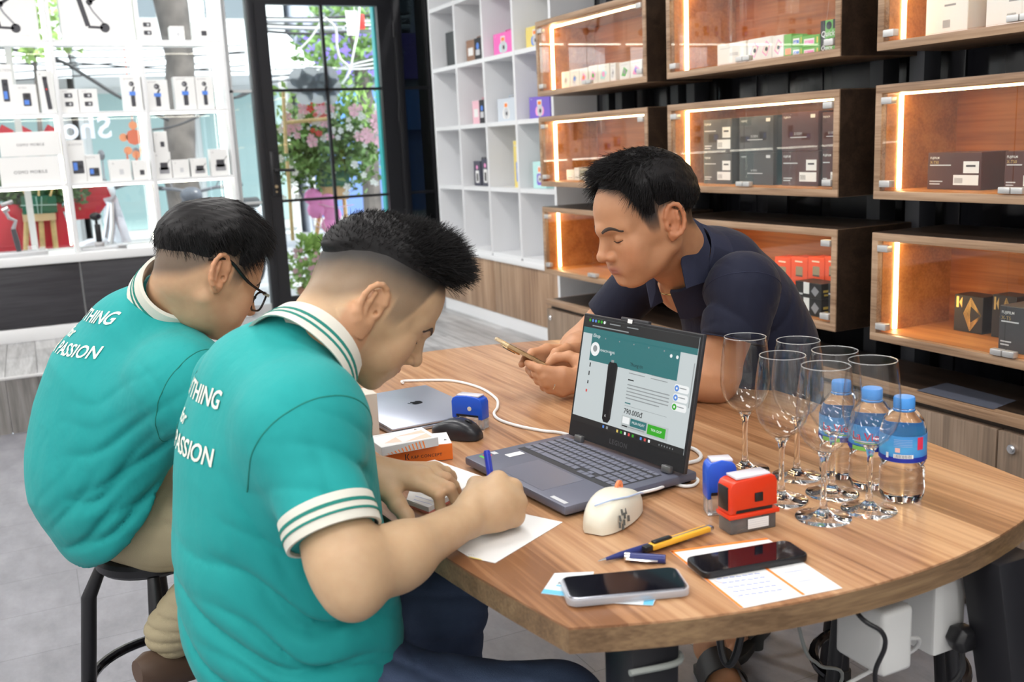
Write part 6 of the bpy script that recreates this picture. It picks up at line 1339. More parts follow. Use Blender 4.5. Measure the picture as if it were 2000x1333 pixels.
def hairline(Q, nape=None):
    """how far a scalp point lies above the hairline (metres, positive inside the hair)"""
    return Q[:, 2]-np.interp(Q[:, 1], HLY, HLZ)
def ear_zone(Q): return sstep(.0780, .0810, np.abs(Q[:, 0]))*sstep(.046, .034, Q[:, 2])*sstep(-.045, -.036, Q[:, 1])*sstep(.020, .012, Q[:, 1])
def on_face(head, field, x, z, lift=0.):
    """point on the front of the face above local (x, z)"""
    lo_, hi_ = .02, .14
    for it in range(22):
        m_ = (lo_+hi_)/2; 
        if field(head.W((x, m_, z))[None, :])[0] < 0: lo_ = m_
        else: hi_ = m_
    return head.W((x, lo_+lift, z))
def feature(head, name, pts, r, m, par, n=6): return obj(name, MB().tube(catmull([head.W(p) for p in pts], 4), r, n), m, par)
def face_details(head, par, field, sides=(-1, 1)):
    for x in sides:
        P_ = [on_face(head, field, x*(.013+.040*t), .0215+.0075*math.sin(PI*min(1, t*1.15))**.8-.003*t, .0002) for t in np.linspace(0, 1, 14)]
        rr = [(.0012+.0016*math.sin(PI*min(1, .18+.82*i/13))**.7)*head.s for i in range(14)]
        mb = MB(); n_ = head.R[:, 1]; rings = []
        for i, p in enumerate(P_):
            tt = nrm(P_[min(i+1, 13)]-P_[max(i-1, 0)]); v = nrm(np.cross(tt, n_)); w = np.cross(v, tt); rings.append([p+v*rr[i]*1.25*math.cos(a)+w*.0011*math.sin(a) for a in np.linspace(0, 2*PI, 9)[:-1]])
        obj('eyebrow', mb.ring_loft(rings), BROW, par)
        L_ = [on_face(head, field, x*(.0185+.028*t), .0000-.0030*math.sin(PI*min(1, .1+t*.9)), .0004) for t in np.linspace(0, 1, 12)]
        obj('eyelash', MB().tube(L_, [.0006+.0006*math.sin(PI*i/11) for i in range(12)], 5), LASH, par)
def hair_shell(head, field, thick, res=.0026, noise_=.0018, seed=0, strand=None):
    """solid hair volume grown from the scalp by a thickness field"""
    def f(P):
        Q = head.L(P); t = thick(Q); g = wob(Q*np.array([1, .35, 1]), 420, seed)*noise_*np.clip(t/.012, 0, 1)
        return field(P)-t*head.s+g
    lo = head.W((0, 0, .06))-.165*head.s; hi = head.W((0, 0, .06))+.165*head.s
    return sdf_mesh(f, lo, hi, res, project=1)
TEAL = None
def cloth_mat(name, c, rough=.75, c2=None, sheen=.06, bscale=900):
    return mat(name, c, rough, spec=.25, bump=.55, bscale=11, bdist=.014, sheen=sheen, c2=c2, nscale=3.2, stretch=(1, 1, .55))
TEALM = cloth_mat('teal_polo', (.016, .330, .318), c2=(.013, .290, .288)); CREAMR = mat('cream_rib', (.70, .68, .60), .8, bump=.3, bscale=700); TEALD = mat('teal_stripe', (.01, .20, .16), .8); PRINTW = mat('shirt_print', (.80, .80, .70), .6)
def collar(c, axis, front, r0, r1, hgt, label_m, par, open_=.55, stripes=None, th=.004, lean=.0, drop=.0):
    """folded polo collar round a neck axis, open at the front"""
    ax = nrm(axis); fr = nrm(np.array(front)-ax*np.dot(front, ax)); lf = np.cross(ax, fr); n = 44; rings = []; srings = {i: [] for i in range(len(stripes or []))}
    for i in range(n+1):
        a = open_/2+(2*PI-open_)*i/n; d = fr*math.cos(a)+lf*math.sin(a); fk = (1+math.cos(a))/2
        o = np.array(c)+ax*(-drop*fk)
        ro = r0*(1-.04*fk); wob_ = .0015*math.sin(5*a)
        A = o+d*ro+ax*(hgt*.30); B = o+d*(ro+.002)+ax*(hgt*.95); C = o+d*(ro+.006)+ax*hgt; D = o+d*(r1+wob_)+ax*(hgt*.05-.012*fk); E_ = o+d*(r1+th+wob_)+ax*(hgt*.02-.012*fk); Fp = o+d*(ro+.010)+ax*(hgt+.001); G = o+d*(ro+.004)+ax*(hgt+.003)
        rings.append([A, B, G, Fp, E_, D, C-ax*.004])
        for j, (t0, t1) in enumerate(stripes or []):
            srings[j].append([Fp+(E_-Fp)*t0+d*.0008+ax*.0004, Fp+(E_-Fp)*t1+d*.0008+ax*.0004, Fp+(E_-Fp)*t1-d*.0004, Fp+(E_-Fp)*t0-d*.0004])
    co = obj('collar', MB().ring_loft(rings), label_m, par, sharp=50)
    for j in srings: obj('collar_stripe', MB().ring_loft(srings[j]), TEALD, co)
    return co
def cuff(c, axis, r, hgt, par, lat, stripes=((.3, .42), (.62, .70)), m=CREAMR):
    ax = nrm(axis); u = nrm(np.cross(ax, lat)); v = np.cross(ax, u); n = 36
    def ring(rr, h): return [np.array(c)+ax*h+(u*math.cos(2*PI*k/n)+v*math.sin(2*PI*k/n))*rr for k in range(n)]
    o = obj('sleeve_cuff', MB().ring_loft([ring(r-.004, 0), ring(r, 0), ring(r+.0005, hgt*.5), ring(r-.001, hgt), ring(r-.005, hgt)], closed=True), m, par)
    for a, b in stripes: obj('cuff_stripe', MB().ring_loft([ring(r+.0012, hgt*a), ring(r+.0012, hgt*b), ring(r-.002, hgt*b), ring(r-.002, hgt*a)], closed=True), TEALD, o)
def print_on(field, o, u, v, d, lines, m, par):
    """lettering pressed onto a cloth surface by marching along d"""
    for body, a, b, size, sh in lines:
        vs, fs = text_geo(body, size, .018, 'CENTER', sh, 1.0)
        P0 = np.array([np.array(o)+np.array(u)*(a+x)+np.array(v)*(b+y) for x, y, z in vs]); dd = nrm(d); P = P0.copy()
        for it in range(30): P = P+dd*np.clip(field(P), -.02, .05)[:, None]*.8
        ok = (np.abs(field(P)) < .003) & (np.linalg.norm(P-P0, axis=1) < .19); fs = [f for f in fs if all(ok[i] for i in f)]
        me = bpy.data.meshes.new('back_print'); me.from_pydata([tuple(p) for p in P-dd*.0022], [], fs); me.update(); me.materials.append(m); link(bpy.data.objects.new('back_print', me), par)
def core(pts, legs, col, h=.016):
    """the clothed part of the body: trunk and legs"""
    S = SDF()
    for i, ((a, ra), (b, rb)) in enumerate(zip(pts[:-1], pts[1:])): S.u(cap(a, b, ra, rb), .03 if i else 0)
    for lg in legs:
        for (a, ra), (b, rb) in zip(lg[:-1], lg[1:]): S.u(cap(a, b, ra, rb), .03)
    al = [p for p, q in pts]+[p for lg in legs for p, q in lg]; V, F = sdf_mesh(S, *bbox(*al, pad=.14), h, project=1); return V, F, np.tile(col, (len(V), 1))
def build_hair(head, field, thick, par, seed, n, length, comb, curl, r=.0007, dr=.3, kfun=None, res=.0026, noise_=.0018, lift=0., rin=.006):
    V, F = hair_shell(head, field, thick, res, noise_, seed)
    Q = head.L(V); tt = thick(Q)
    keep = tt > -.002                                         # only the part above the hairline
    fk = keep[F].all(1); V2, F2 = V, F[fk]
    used = np.unique(F2); mp_ = -np.ones(len(V), int); mp_[used] = np.arange(len(used)); hair = obj('hair', np_mesh('hair', V2[used], mp_[F2]), HAIRM, par)
    rs = np.random.RandomState(seed); cand = np.where(tt > .0008)[0]
    if len(cand):
        pr_ = np.clip(tt[cand], .006, .02); pick = rs.choice(cand, n, p=pr_/pr_.sum()); R0 = V[pick]; q = Q[pick]
        C0_ = head.W((0, -.005, .04)); out_ = R0-C0_; out_ /= np.linalg.norm(out_, axis=1)[:, None]
        D = comb(q)@head.R.T+out_*lift; kl = kfun(q) if kfun else None
        Vs, Fs = strands(R0-out_*rin, D, length, r, seed+1, curl, dr=dr, kl=kl); s_ = obj('hair_strands', np_mesh('hair_strands', Vs, Fs), HAIRM, hair); s_['kind'] = 'stuff'
    return hair
def seam(field, c, axis, r0, par, name='sleeve_seam', m=None, arc=(0, 2*PI)):
    ax = nrm(axis); u = nrm(np.cross(ax, (.3, .5, .8))); v = np.cross(ax, u); A = np.linspace(arc[0], arc[1], 49); D = np.cos(A)[:, None]*u+np.sin(A)[:, None]*v; P = np.array(c)+D*r0
    ok = field(P) > .004
    for it in range(30): P = P-D*np.clip(field(P), -.02, .03)[:, None]*.7
    ok &= (np.linalg.norm(P-np.array(c), axis=1) < r0) & (np.linalg.norm(P-np.array(c), axis=1) > .03) & (np.abs(field(P)) < .002)
    ok = ok[:-1]; P = P[:-1]; n = len(ok)
    if not ok.any(): return None
    s0 = 0
    if not ok.all():
        s0 = next(i for i in range(n) if ok[i] and not ok[i-1] and ok[[(i+j) % n for j in range(min(6, n))]].all()) if any(ok[i] and not ok[i-1] and ok[[(i+j) % n for j in range(6)]].all() for i in range(n)) else 0
    run = []
    for j in range(n):
        if not ok[(s0+j) % n]: break
        run.append(P[(s0+j) % n])
    if len(run) < 4: return None
    return obj(name, MB().tube(run, .0011, 5), m or TEALD, par)
def shoe(name, a_, f, l, m, par, top=.10):
    return obj(name, MB().ring_loft([[a_+f*x+l*(w_*math.cos(k*PI/8))+np.array([0, 0, -top+.004+h_+h_*math.sin(k*PI/8)]) for k in range(16)] for x, w_, h_ in ((-.08, .02, .03), (-.06, .036, .05), (.0, .040, .055), (.08, .044, .036), (.14, .04, .028), (.17, .02, .018))]), m, par)
def yawvec(deg): a = math.radians(deg); return np.array([math.cos(a), math.sin(a), 0]), np.array([-math.sin(a), math.cos(a), 0])
def spine(bk, f, wd, dp):
    """torso stations set in from the back outline along its inward normal"""
    st = []
    for i, p in enumerate(bk):
        tt = nrm(bk[min(i+1, len(bk)-1)]-bk[max(i-1, 0)]); tf, tz_ = np.dot(tt, f), tt[2]; q = math.hypot(tf, tz_); inn = f*(-tz_/q)+np.array([0, 0, 1])*(tf/q); st.append((p+inn*dp[i], wd[i], dp[i]))
    return st
# ================================================================== MAN WRITING (front, teal polo)
def man_writing():
    f, l = yawvec(8); r = -l; Yc = 1.42
    hips = onY(370, 1290, Yc)+f*.13
    t = thing('person', 'person in teal polo and jeans bent over the table, writing', 'person', (float(hips[0]), float(hips[1]), 0))
    hd = Head(atD(734, 606, 1.48)+yawvec(-10)[1]*.080, math.radians(-8), math.radians(43), math.radians(2), 1.02, 1.0)
    hf = hd.field()
    N0 = onY(604, 692, Yc-.01); nk = nrm(hd.W((0, -.03, -.02))-N0)
    bp = [onY(*p, Yc) for p in [(522, 632), (450, 695), (392, 790), (366, 930), (364, 1100), (384, 1270), (425, 1400)]]; bk = bp[1:]
    st = spine(bp, f, (.078, .120, .160, .168, .165, .176, .175), (.062, .074, .110, .128, .140, .148, .145))
    RS = onY(588, 848, 1.255); LS = RS+l*.345+f*.03
    E = onY(690, 1138, 1.125); W = onZ(915, 1012, .862)
    S = torso_field(st, l)
    for s_ in (RS, LS): S.u(cap(N0-nk*.055-np.array([0, 0, .028]), s_, .034, .056), .04)
    CE = onY(652, 1045, 1.165); ax = nrm(CE-RS)
    S.u(cap(RS, RS+ax*np.dot(CE-RS, ax), .060, .057), .035)
    LE = np.array([.30, 1.655, .875]); LCE = LS+(LE-LS)*.8
    S.u(cap(LS, LCE, .066, .058), .035)
    S.u(cap(RS+f*.02+l*.04, st[4][0]+r*.05, .09, .10), .05)
    wst = bk[3]+f*.18
    S.disp(lambda P: folds(P, onY(640, 1230, 1.25), .13, (.5, -.1, .8), 48, .0085, 3)+folds(P, onY(560, 1040, 1.2), .10, (.85, 0, .5), 42, .0055, 7)+folds(P, onY(680, 960, 1.2), .08, (.5, .1, .85), 60, .0045, 11)+folds(P, onY(520, 1300, 1.3), .15, (.6, 0, .8), 38, .009, 21)+.0022*wob(P, 13, 2))
    S.isect(half(CE+ax*.002, ax), .003) if False else None
    cutR = lambda P: np.where(np.linalg.norm(P-CE, axis=1) < .115, (P-CE)@ax, -1.0)
    S.ops.append((2, cutR, .002))
    S.isect(half(bk[5]+f*.1-np.array([0, 0, .0]), (0, 0, -1)), .01)
    lo, hi = bbox(RS, LS, bk[0], bk[3], bk[5], CE, LCE, pad=.17); lo[2] = bk[5][2]-.03
    V, F = sdf_mesh(S, lo, hi, .0052); shirt = obj('polo_shirt', np_mesh('polo_shirt', V, F), TEALM, t)
    cuff(CE-ax*.034, ax, .0625, .038, shirt, l); seam(S, RS+ax*.012, nrm(ax+r*.55+f*.15), .12, shirt)
    collar(N0-nk*.024, nk+f*.12, f, .069, .090, .050, CREAMR, shirt, open_=.7, stripes=((.42, .52), (.66, .74)), drop=.012)
    U = nrm(bk[0]-bk[2]); print_on(S, onY(368, 818, Yc)-f*.10+l*.030, -l, U, f, [('EVERYTHING', 0, .028, .037, 0), ('for', 0, -.012, .030, .2), ('YOUR PASSION', 0, -.052, .037, 0)], PRINTW, shirt)
    obj('placket', MB().tube(catmull([N0+f*.055-nk*.03, N0+f*.075-nk*.07, N0+f*.085-nk*.12], 4), .010, 6, flat=.3), TEALM, shirt)
    # sleeve seam
    # skin ------------------------------------------------------------
    base = (.56, .375, .222); lips = (.50, .19, .15)
    def bnd(Q): return np.interp(Q[:, 1], [-.112, -.098, -.080, -.06, -.035, 0, .04, .09], [-.002, .018, .042, .058, .070, .078, .086, .096])
    def fade(Q):
        hl = hairline(Q, nape=-.05); rel = (Q[:, 2]-bnd(Q)+.075)/.075
        return np.clip(sstep(-.010, .020, hl)*(.60+.40*sstep(.30, 1.0, rel)), 0, 1)*sstep(.088, .078, Q[:, 1])*(1-ear_zone(Q))
    HN = SDF(); HN.u(hf, 0); HN.u(ecap(N0-nk*.04, hd.W((0, -.028, -.015)), l, .062, .060, .056, .062), .03); HN.u(cap(hd.W((.03, .0, -.05)), N0+f*.04+l*.02-nk*.03, .02, .02), .03)
    V1, F1 = sdf_mesh(HN, np.minimum(hd.c-.155, N0-.09), np.maximum(hd.c+.165, N0+.09), .0024); C1 = skin_col(hd, V1, base, lips, fade); Q1 = hd.L(V1); m1 = sstep(-.024, .004, Q1[:, 2]-bnd(Q1))*sstep(.085, .072, Q1[:, 1])*.92; C1 = C1+(np.array((.016, .014, .013))-C1)*m1[:, None]
    A = SDF(); A.u(cap(RS, E+nrm(RS-E)*.03, .050, .044), 0); A.u(cap(E+nrm(RS-E)*.03, E+np.array([-.002, -.004, -.014]), .043, .030), .03); fa = nrm(W-E)
    A.u(cap(E, E+fa*.09, .036, .039), .03); A.u(ecap(E+fa*.08, W-fa*.01, (0, 0, 1), .039, .036, .026, .029), .03)
    K = [onZ(972, 940, .893), onZ(1000, 955, .880), onZ(1009, 982, .863), onZ(1004, 1010, .843)]; wr = [.008, .003, -.004, -.010]
    for k_, w_ in zip(K, wr): A.u(cap(W+np.array([0, 0, w_]), k_, .0185, .0130), .012); A.u(ell(k_+np.array([0, -.003, .002]), (.0135, .0135, .0125)), .006)
    A.u(ell((W*.4+(K[1]+K[2])*.3), (.034, .030, .034)), .02)
    away = np.array([-.15, .95, -.2])
    for i, k_ in enumerate(K):
        Pp = k_+np.array([.010, .030, -.010+.006*(i > 1)]); Dp = Pp+np.array([-.016, .012, -.014]); Tp = Dp+np.array([-.016, -.006, -.008])
        finger(A, [k_, Pp, Dp, Tp], (.0115, .0100, .0090, .0078))
    A.u(cap(W+np.array([.01, .012, .020]), K[0]+np.array([-.030, .012, -.004]), .017, .0125), .014); A.u(cap(K[0]+np.array([-.030, .012, -.004]), K[0]+np.array([-.006, .034, -.010]), .0115, .0085), .008)
    for k_ in K[:3]: A.u(cap(W*.45+k_*.55+np.array([0, -.016, .010]), k_+np.array([0, -.006, .008]), .0035, .004), .010)
    A.disp(lambda P: np.maximum(0, .8215-P[:, 2])*0)
    V2, F2 = sdf_mesh(A, *bbox(RS, E, W, *K, pad=.075), .0034); C2 = np.tile(base, (len(V2), 1))
    for k_ in K: C2 = C2+(np.array(base)*np.array([1.02, .84, .78])-C2)*(.6*np.exp(-((V2-k_)**2).sum(1)/.014**2))[:, None]
    # left arm and hand
    W2 = onZ(727, 925, .898); B_ = SDF(); B_.u(cap(LS, LE, .050, .044), 0); fb = nrm(W2-LE); B_.u(cap(LE, LE+fb*.09, .043, .041), .03); B_.u(ecap(LE+fb*.08, W2, (0, 0, 1), .038, .036, .024, .029), .03)
    ix = [onZ(810, 941, .886), onZ(856, 966, .874), onZ(860, 991, .852), onZ(867, 1012, .830)]; md = [onZ(829, 931, .888), onZ(878, 954, .880), onZ(889, 976, .860), onZ(896, 997, .843)]; rg = [onZ(842, 924, .884), onZ(872, 934, .878), onZ(887, 948, .862), onZ(894, 959, .846)]; pk = [onZ(848, 917, .876), onZ(872, 921, .868), onZ(882, 928, .856), onZ(888, 936, .845)]
    th = [onZ(752, 950, .880), onZ(776, 985, .862), onZ(793, 1008, .845), onZ(803, 1030, .831)]
    for m_, rr in ((ix, .0140), (md, .0140), (rg, .0130), (pk, .0120)): B_.u(cap(W2, m_[0], .0200, rr), .014)
    B_.u(cap(W2+nrm(th[0]-W2)*.01, th[0], .019, .0185), .016); finger(B_, th, (.0185, .0130, .0112, .0085), .007)
    finger(B_, ix, (.0110, .0090, .0080, .0068), .003); finger(B_, md, (.0110, .0090, .0080, .0068), .003); finger(B_, rg, (.0102, .0085, .0076, .0066), .003); finger(B_, pk, (.0095, .0078, .0070, .0060), .003)
    V3, F3 = sdf_mesh(B_, *bbox(LS, LE, W2, *ix, *th, pad=.06), .0032); C3 = np.tile(base, (len(V3), 1))
    for p in (ix[3], md[3], rg[3], th[3], ix[1], md[1], rg[1]): C3 = C3+(np.array(base)*np.array([1.04, .80, .74])-C3)*(.6*np.exp(-((V3-p)**2).sum(1)/.011**2))[:, None]
    hc0 = bk[5]+f*.15; rk0 = onY(1090, 1400, 1.20); lk0 = onY(872, 1165, 1.50)
    V4, F4, C4 = core([(N0-nk*.03, .045), (st[1][0], .05), (st[2][0], .085), (st[4][0], .09), (hc0, .09)], [[(hc0-l*.085, .06), (rk0, .04), (np.array([rk0[0]-.10, rk0[1]+.10, .08]), .025)], [(hc0+l*.085, .06), (lk0, .035), (np.array([lk0[0]-.02, lk0[1]+.02, .08]), .025)]], base)
    V, F, Cc = merge([(V1, F1, C1), (V2, F2, C2), (V3, F3, C3), (V4, F4, C4)])
    body = obj('body', np_mesh('body', V, F, Cc), vcol_mat('skin'), t)
    for fg in (th,): 
        d_ = nrm(fg[3]-fg[2]); c_ = fg[3]-d_*.001+np.array([-.004, -.004, .0055]); obj('fingernail', MB().ell(tuple(c_), .0055, .0055, .0022, 10, 6), mat('nail', (.62, .42, .34), .3), body)
    face_details(hd, body, hf)
    obj('mole', MB().ell(tuple(hd.W((-.0615, .042, -.002))), .0022, .0022, .0016, 8, 5), mat('mole_brown', (.16, .07, .04), .6), body)
    # watch
    wd = nrm(W2-LE); wc = W2-wd*.030; u_ = nrm(np.cross(wd, (0, 0, 1))); v_ = np.cross(u_, wd)
    wt = thing('wrist_watch', 'steel wrist watch on the left wrist of the writing man', 'watch', tuple(wc-v_*.03))
    ring = [wc+(u_*.033*math.cos(2*PI*k/28)+v_*.029*math.sin(2*PI*k/28)) for k in range(28)]
    obj('bracelet', MB().tube(ring, .0085, 8, closed=True, flat=.28), mat('watch_steel', (.55, .54, .52), .22, 1), wt)
    obj('watch_case', MB().cyl(wc+v_*.027, wc+v_*.036, .0175, .0165, 24), mat('watch_steel', (.55, .54, .52), .22, 1), wt); obj('dial', MB().cyl(wc+v_*.036, wc+v_*.0365, .0140, n=24), BLACKP, wt)
    # hair: shaved sides, spiky top swept forward
    def thick(Q):
        z, y = Q[:, 2], Q[:, 1]; g = z-bnd(Q); fr_ = sstep(-.06, .07, y); front = sstep(.075, .055, z)*sstep(.075, .09, y)
        return np.where(g > -.004, sstep(-.004, .036, g)*(.010+.018*fr_)-.0010, -.01)-.03*front
    comb = lambda q: np.stack([q[:, 0]*3, .55+6*np.clip(q[:, 1], 0, .09), .85-5.5*np.clip(q[:, 1], -.02, .09)], 1)
    build_hair(hd, hf, thick, body, 5, 11000, .025, comb, .45, r=.0009, dr=.15, kfun=lambda q: .55+.8*sstep(-.06, .05, q[:, 1]), noise_=.0015, lift=.7)
    # pen in the hand
    p0 = onY(951, 884, 1.275); p1 = onZ(990, 1040, .8215); p1 = np.array([p1[0], 1.285, .8215]); p0 = onY(951, 884, 1.31)
    pn = thing('ballpoint_pen', 'blue and white ballpoint pen held in the writing hand', 'pen', tuple(p1)); dv = nrm(p0-p1); Lp = np.linalg.norm(p0-p1)
    obj('barrel', MB().tube([p1+dv*.012, p1+dv*(Lp-.04)], .0042, 10), mat('pen_clear', (.72, .70, .66), .25), pn); obj('tip', MB().tube([p1, p1+dv*.014], [.0006, .0040], 10), CHROME, pn)
    cp_ = obj('pen_cap', MB().tube([p1+dv*(Lp-.045), p0, p0+dv*.003], [.0052, .0052, .004], 10), mat('pen_blue', (.03, .05, .45), .3), pn); obj('clip', MB().tube([p0+r*.0068, p0-dv*.035+r*.0072], .0014, 6), mat('pen_blue', (.03, .05, .45), .3), cp_)
    # jeans
    J = SDF(); HC_ = bk[5]+f*.15; rh = HC_+r*.085+np.array([0, 0, -.01]); lh = HC_+l*.085+np.array([0, 0, -.01]); rk = onY(1090, 1400, 1.20); lk = onY(872, 1165, 1.50); lk = lk+np.array([0, 0, -.01])
    J.u(ecap(bk[4]+f*.14, HC_, l, .165, .135, .178, .145), 0); J.u(cap(rh, rk, .098, .074), .05); J.u(cap(lh, lk, .092, .066), .05)
    ra = np.array([rk[0]-.10, rk[1]+.10, .10]); la = np.array([lk[0]-.02, lk[1]+.02, .10]); J.u(cap(rk, ra, .070, .052), .03); J.u(cap(lk, la, .064, .052), .03)
    J.disp(lambda P: folds(P, rh*.6+rk*.4, .16, (.4, .1, .8), 70, .005, 31)+folds(P, lk, .10, (0, .2, 1), 80, .004, 33)+folds(P, rh, .14, (1, 0, .4), 70, .006, 35)+.0015*wob(P, 22, 8))
    V, F = sdf_mesh(J, *bbox(HC_, rk, lk, ra, la, bk[4]+f*.14, pad=.17), .0062); jn = obj('jeans', np_mesh('jeans', V, F), mat('denim', (.080, .120, .215), .8, c2=(.035, .052, .105), nscale=7, bump=.5, bscale=700), t)
    for s_, a_ in ((-1, ra), (1, la)):
        obj('shoe', MB().ring_loft([[a_+f*x+l*(w_*math.cos(k*PI/8))+np.array([0, 0, -.10+.004+h_+h_*math.sin(k*PI/8)]) for k in range(16)] for x, w_, h_ in ((-.08, .02, .03), (-.06, .036, .05), (.0, .040, .055), (.08, .044, .036), (.14, .04, .028), (.17, .02, .018))]), BLACKP, jn)
    stool((HC_[0]-.01, HC_[1]), HC_[2]-.135, 'bar stool under the man writing at the table', math.radians(20))
man_writing()
# ================================================================== MAN WITH GLASSES (teal polo, khaki trousers)
def man_glasses():
    f, l = yawvec(24); r = -l; Yc = 2.06
    bp = [onY(*p, Yc) for p in [(292, 548), (216, 612), (140, 705), (102, 805), (84, 910), (96, 1010), (146, 1090)]]; bk = bp[1:]
    hips = bk[4]+f*.15
    t = thing('person', 'person in teal polo and black glasses on a bar stool, looking down', 'person', (float(hips[0]), float(hips[1]), 0))
    hl_, ll_ = yawvec(14)
    hd = Head(atD(434, 541, 1.94)+ll_*.080, math.radians(15), math.radians(32), 0, 1.02, 1.05); hf = hd.field()
    N0 = onY(352, 570, 2.03); nk = nrm(hd.W((0, -.03, -.02))-N0)
    st = spine(bp, f, (.062, .118, .165, .178, .182, .185, .178), (.048, .075, .115, .135, .148, .150, .120))
    RS = onY(372, 762, 1.87); LS = RS+l*.36+f*.01
    E = np.array([.335, 1.775, .865]); ax = nrm(E-RS); CE = RS+ax*min(.20, np.linalg.norm(E-RS)*.92)
    S = torso_field(st, l)
    for s_ in (RS, LS): S.u(cap(N0-nk*.055-np.array([0, 0, .028]), s_, .036, .060), .04)
    S.u(cap(RS, CE, .076, .066), .05); S.u(cap(RS+l*.05, st[4][0]+r*.05, .09, .11), .06); LE = np.array([.40, 2.22, .868]); S.u(cap(LS, LS+(LE-LS)*.75, .068, .06), .035)
    S.u(ell(bk[4]+f*.24-np.array([0, 0, .01]), (.10, .15, .10)), .05)
    S.disp(lambda P: folds(P, onY(300, 900, 1.88), .13, (-.35, 0, .9), 44, .006, 3)+folds(P, onY(250, 1010, 1.9), .14, (-.55, 0, .8), 46, .007, 8)+folds(P, onY(400, 760, 1.85), .09, (.75, 0, .5), 55, .0035, 12)+folds(P, onY(190, 1060, 1.95), .10, (-.7, 0, .7), 60, .006, 17)+.0022*wob(P, 12, 4))
    hem = onY(150, 1128, Yc); hn = nrm(np.cross(onY(345, 955, 1.88)-hem, onY(150, 1128, Yc)+l*.3-hem)); hn = hn if hn[2] < 0 else -hn
    S.isect(half(hem, hn), .006)
    lo, hi = bbox(RS, LS, bk[0], bk[3], bk[5], CE, pad=.17); V, F = sdf_mesh(S, lo, hi, .0058); shirt = obj('polo_shirt', np_mesh('polo_shirt', V, F), TEALM, t)
    collar(N0-nk*.026, nk+np.array([0, 0, .12]), f, .069, .090, .052, CREAMR, shirt, open_=.7, stripes=((.40, .50), (.62, .70)), drop=.012)
    seam(S, RS+ax*.008, nrm(ax+r*.5), .12, shirt)
    U = nrm(bk[0]-bk[2]+r*0); print_on(S, onY(172, 650, Yc)-f*.10+l*.055, -l, U, f, [('EVERYTHING', 0, .022, .037, 0), ('for', -.01, -.014, .030, .2), ('YOUR PASSION', 0, -.050, .037, 0)], PRINTW, shirt)
    base = (.58, .355, .21); lips = (.55, .20, .17)
    def fade(Q):
        hl = hairline(Q); return np.clip(sstep(-.012, .022, hl)*.88, 0, 1)*sstep(.090, .082, Q[:, 1])*(1-ear_zone(Q))
    HN = SDF(); HN.u(hf, 0); HN.u(ecap(N0-nk*.05, hd.W((0, -.028, -.015)), l, .066, .062, .060, .064), .03); HN.u(cap(hd.W((0, .02, -.055)), N0+f*.04-nk*.02, .035, .03), .04)
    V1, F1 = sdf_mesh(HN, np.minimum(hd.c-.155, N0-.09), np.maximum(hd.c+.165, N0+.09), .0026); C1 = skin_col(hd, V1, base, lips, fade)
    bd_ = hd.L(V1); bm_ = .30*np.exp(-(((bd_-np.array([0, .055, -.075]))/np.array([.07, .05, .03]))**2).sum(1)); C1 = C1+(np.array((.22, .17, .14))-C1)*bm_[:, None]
    W = np.array([.45, 1.96, .868]); A = SDF(); A.u(cap(RS, E, .052, .044), 0); fa = nrm(W-E); A.u(cap(E, W, .043, .028), .03); K = [W+fa*.085+np.array([0, dy, dz]) for dy, dz in ((.03, .0), (.01, .004), (-.01, .002), (-.03, -.006))]
    for k_ in K: A.u(cap(W, k_, .020, .014), .014); finger(A, [k_, k_+fa*.036+np.array([0, 0, -.006]), k_+fa*.055+np.array([0, 0, -.016]), k_+fa*.066+np.array([0, 0, -.022])], (.0115, .0098, .0088, .0072))
    finger(A, [W+fa*.02+np.array([0, .02, 0]), W+fa*.055+np.array([0, .05, -.006]), W+fa*.085+np.array([0, .055, -.014])], (.016, .012, .009))
    V2, F2 = sdf_mesh(A, *bbox(RS, E, W, *K, pad=.085), .0042)
    W2 = np.array([.47, 2.03, .866]); B_ = SDF(); B_.u(cap(LS, LE, .052, .044), 0); fb = nrm(W2-LE); B_.u(cap(LE, W2, .043, .028), .03); K2 = [W2+fb*.08+np.array([dx, 0, dz]) for dx, dz in ((-.03, 0), (-.01, .004), (.01, .002), (.03, -.006))]
    for k_ in K2: B_.u(cap(W2, k_, .020, .014), .014); finger(B_, [k_, k_+fb*.03+np.array([0, 0, -.006]), k_+fb*.045+np.array([0, 0, -.018]), k_+fb*.05+np.array([0, 0, -.024])], (.0115, .0098, .0088, .0072))
    V3, F3 = sdf_mesh(B_, *bbox(LS, LE, W2, *K2, pad=.085), .0045)
    hc0 = bk[5]+f*.17+np.array([0, 0, .04]); rk0 = onY(520, 1030, 1.86); lk0 = rk0+l*.24+f*.04; ra0 = onY(338, 1232, 1.98)
    V4, F4, C4 = core([(N0-nk*.03, .045), (st[1][0], .05), (st[2][0], .085), (st[4][0], .10), (hc0, .085)], [[(hc0-l*.085, .055), (rk0, .04), (ra0, .03)], [(hc0+l*.085, .055), (lk0, .04), (ra0+l*.16+f*.18, .03)]], base)
    V, F, Cc = merge([(V1, F1, C1), (V2, F2, np.tile(base, (len(V2), 1))), (V3, F3, np.tile(base, (len(V3), 1))), (V4, F4, C4)])
    body = obj('body', np_mesh('body', V, F, Cc), vcol_mat('skin'), t); face_details(hd, body, hf)
    def thick(Q):
        z, y = Q[:, 2], Q[:, 1]; g = hairline(Q)-.016-.022*sstep(-.03, -.07, y)-.020*sstep(.006, .014, y)*sstep(.052, .042, y); front = sstep(.066, .052, z)*sstep(.07, .09, y)
        return np.where(g > -.004, sstep(-.002, .060, g)*(.012+.012*sstep(-.08, .0, y))+.0006*sstep(-.002, .01, g)-.0008, -.01)-.03*front
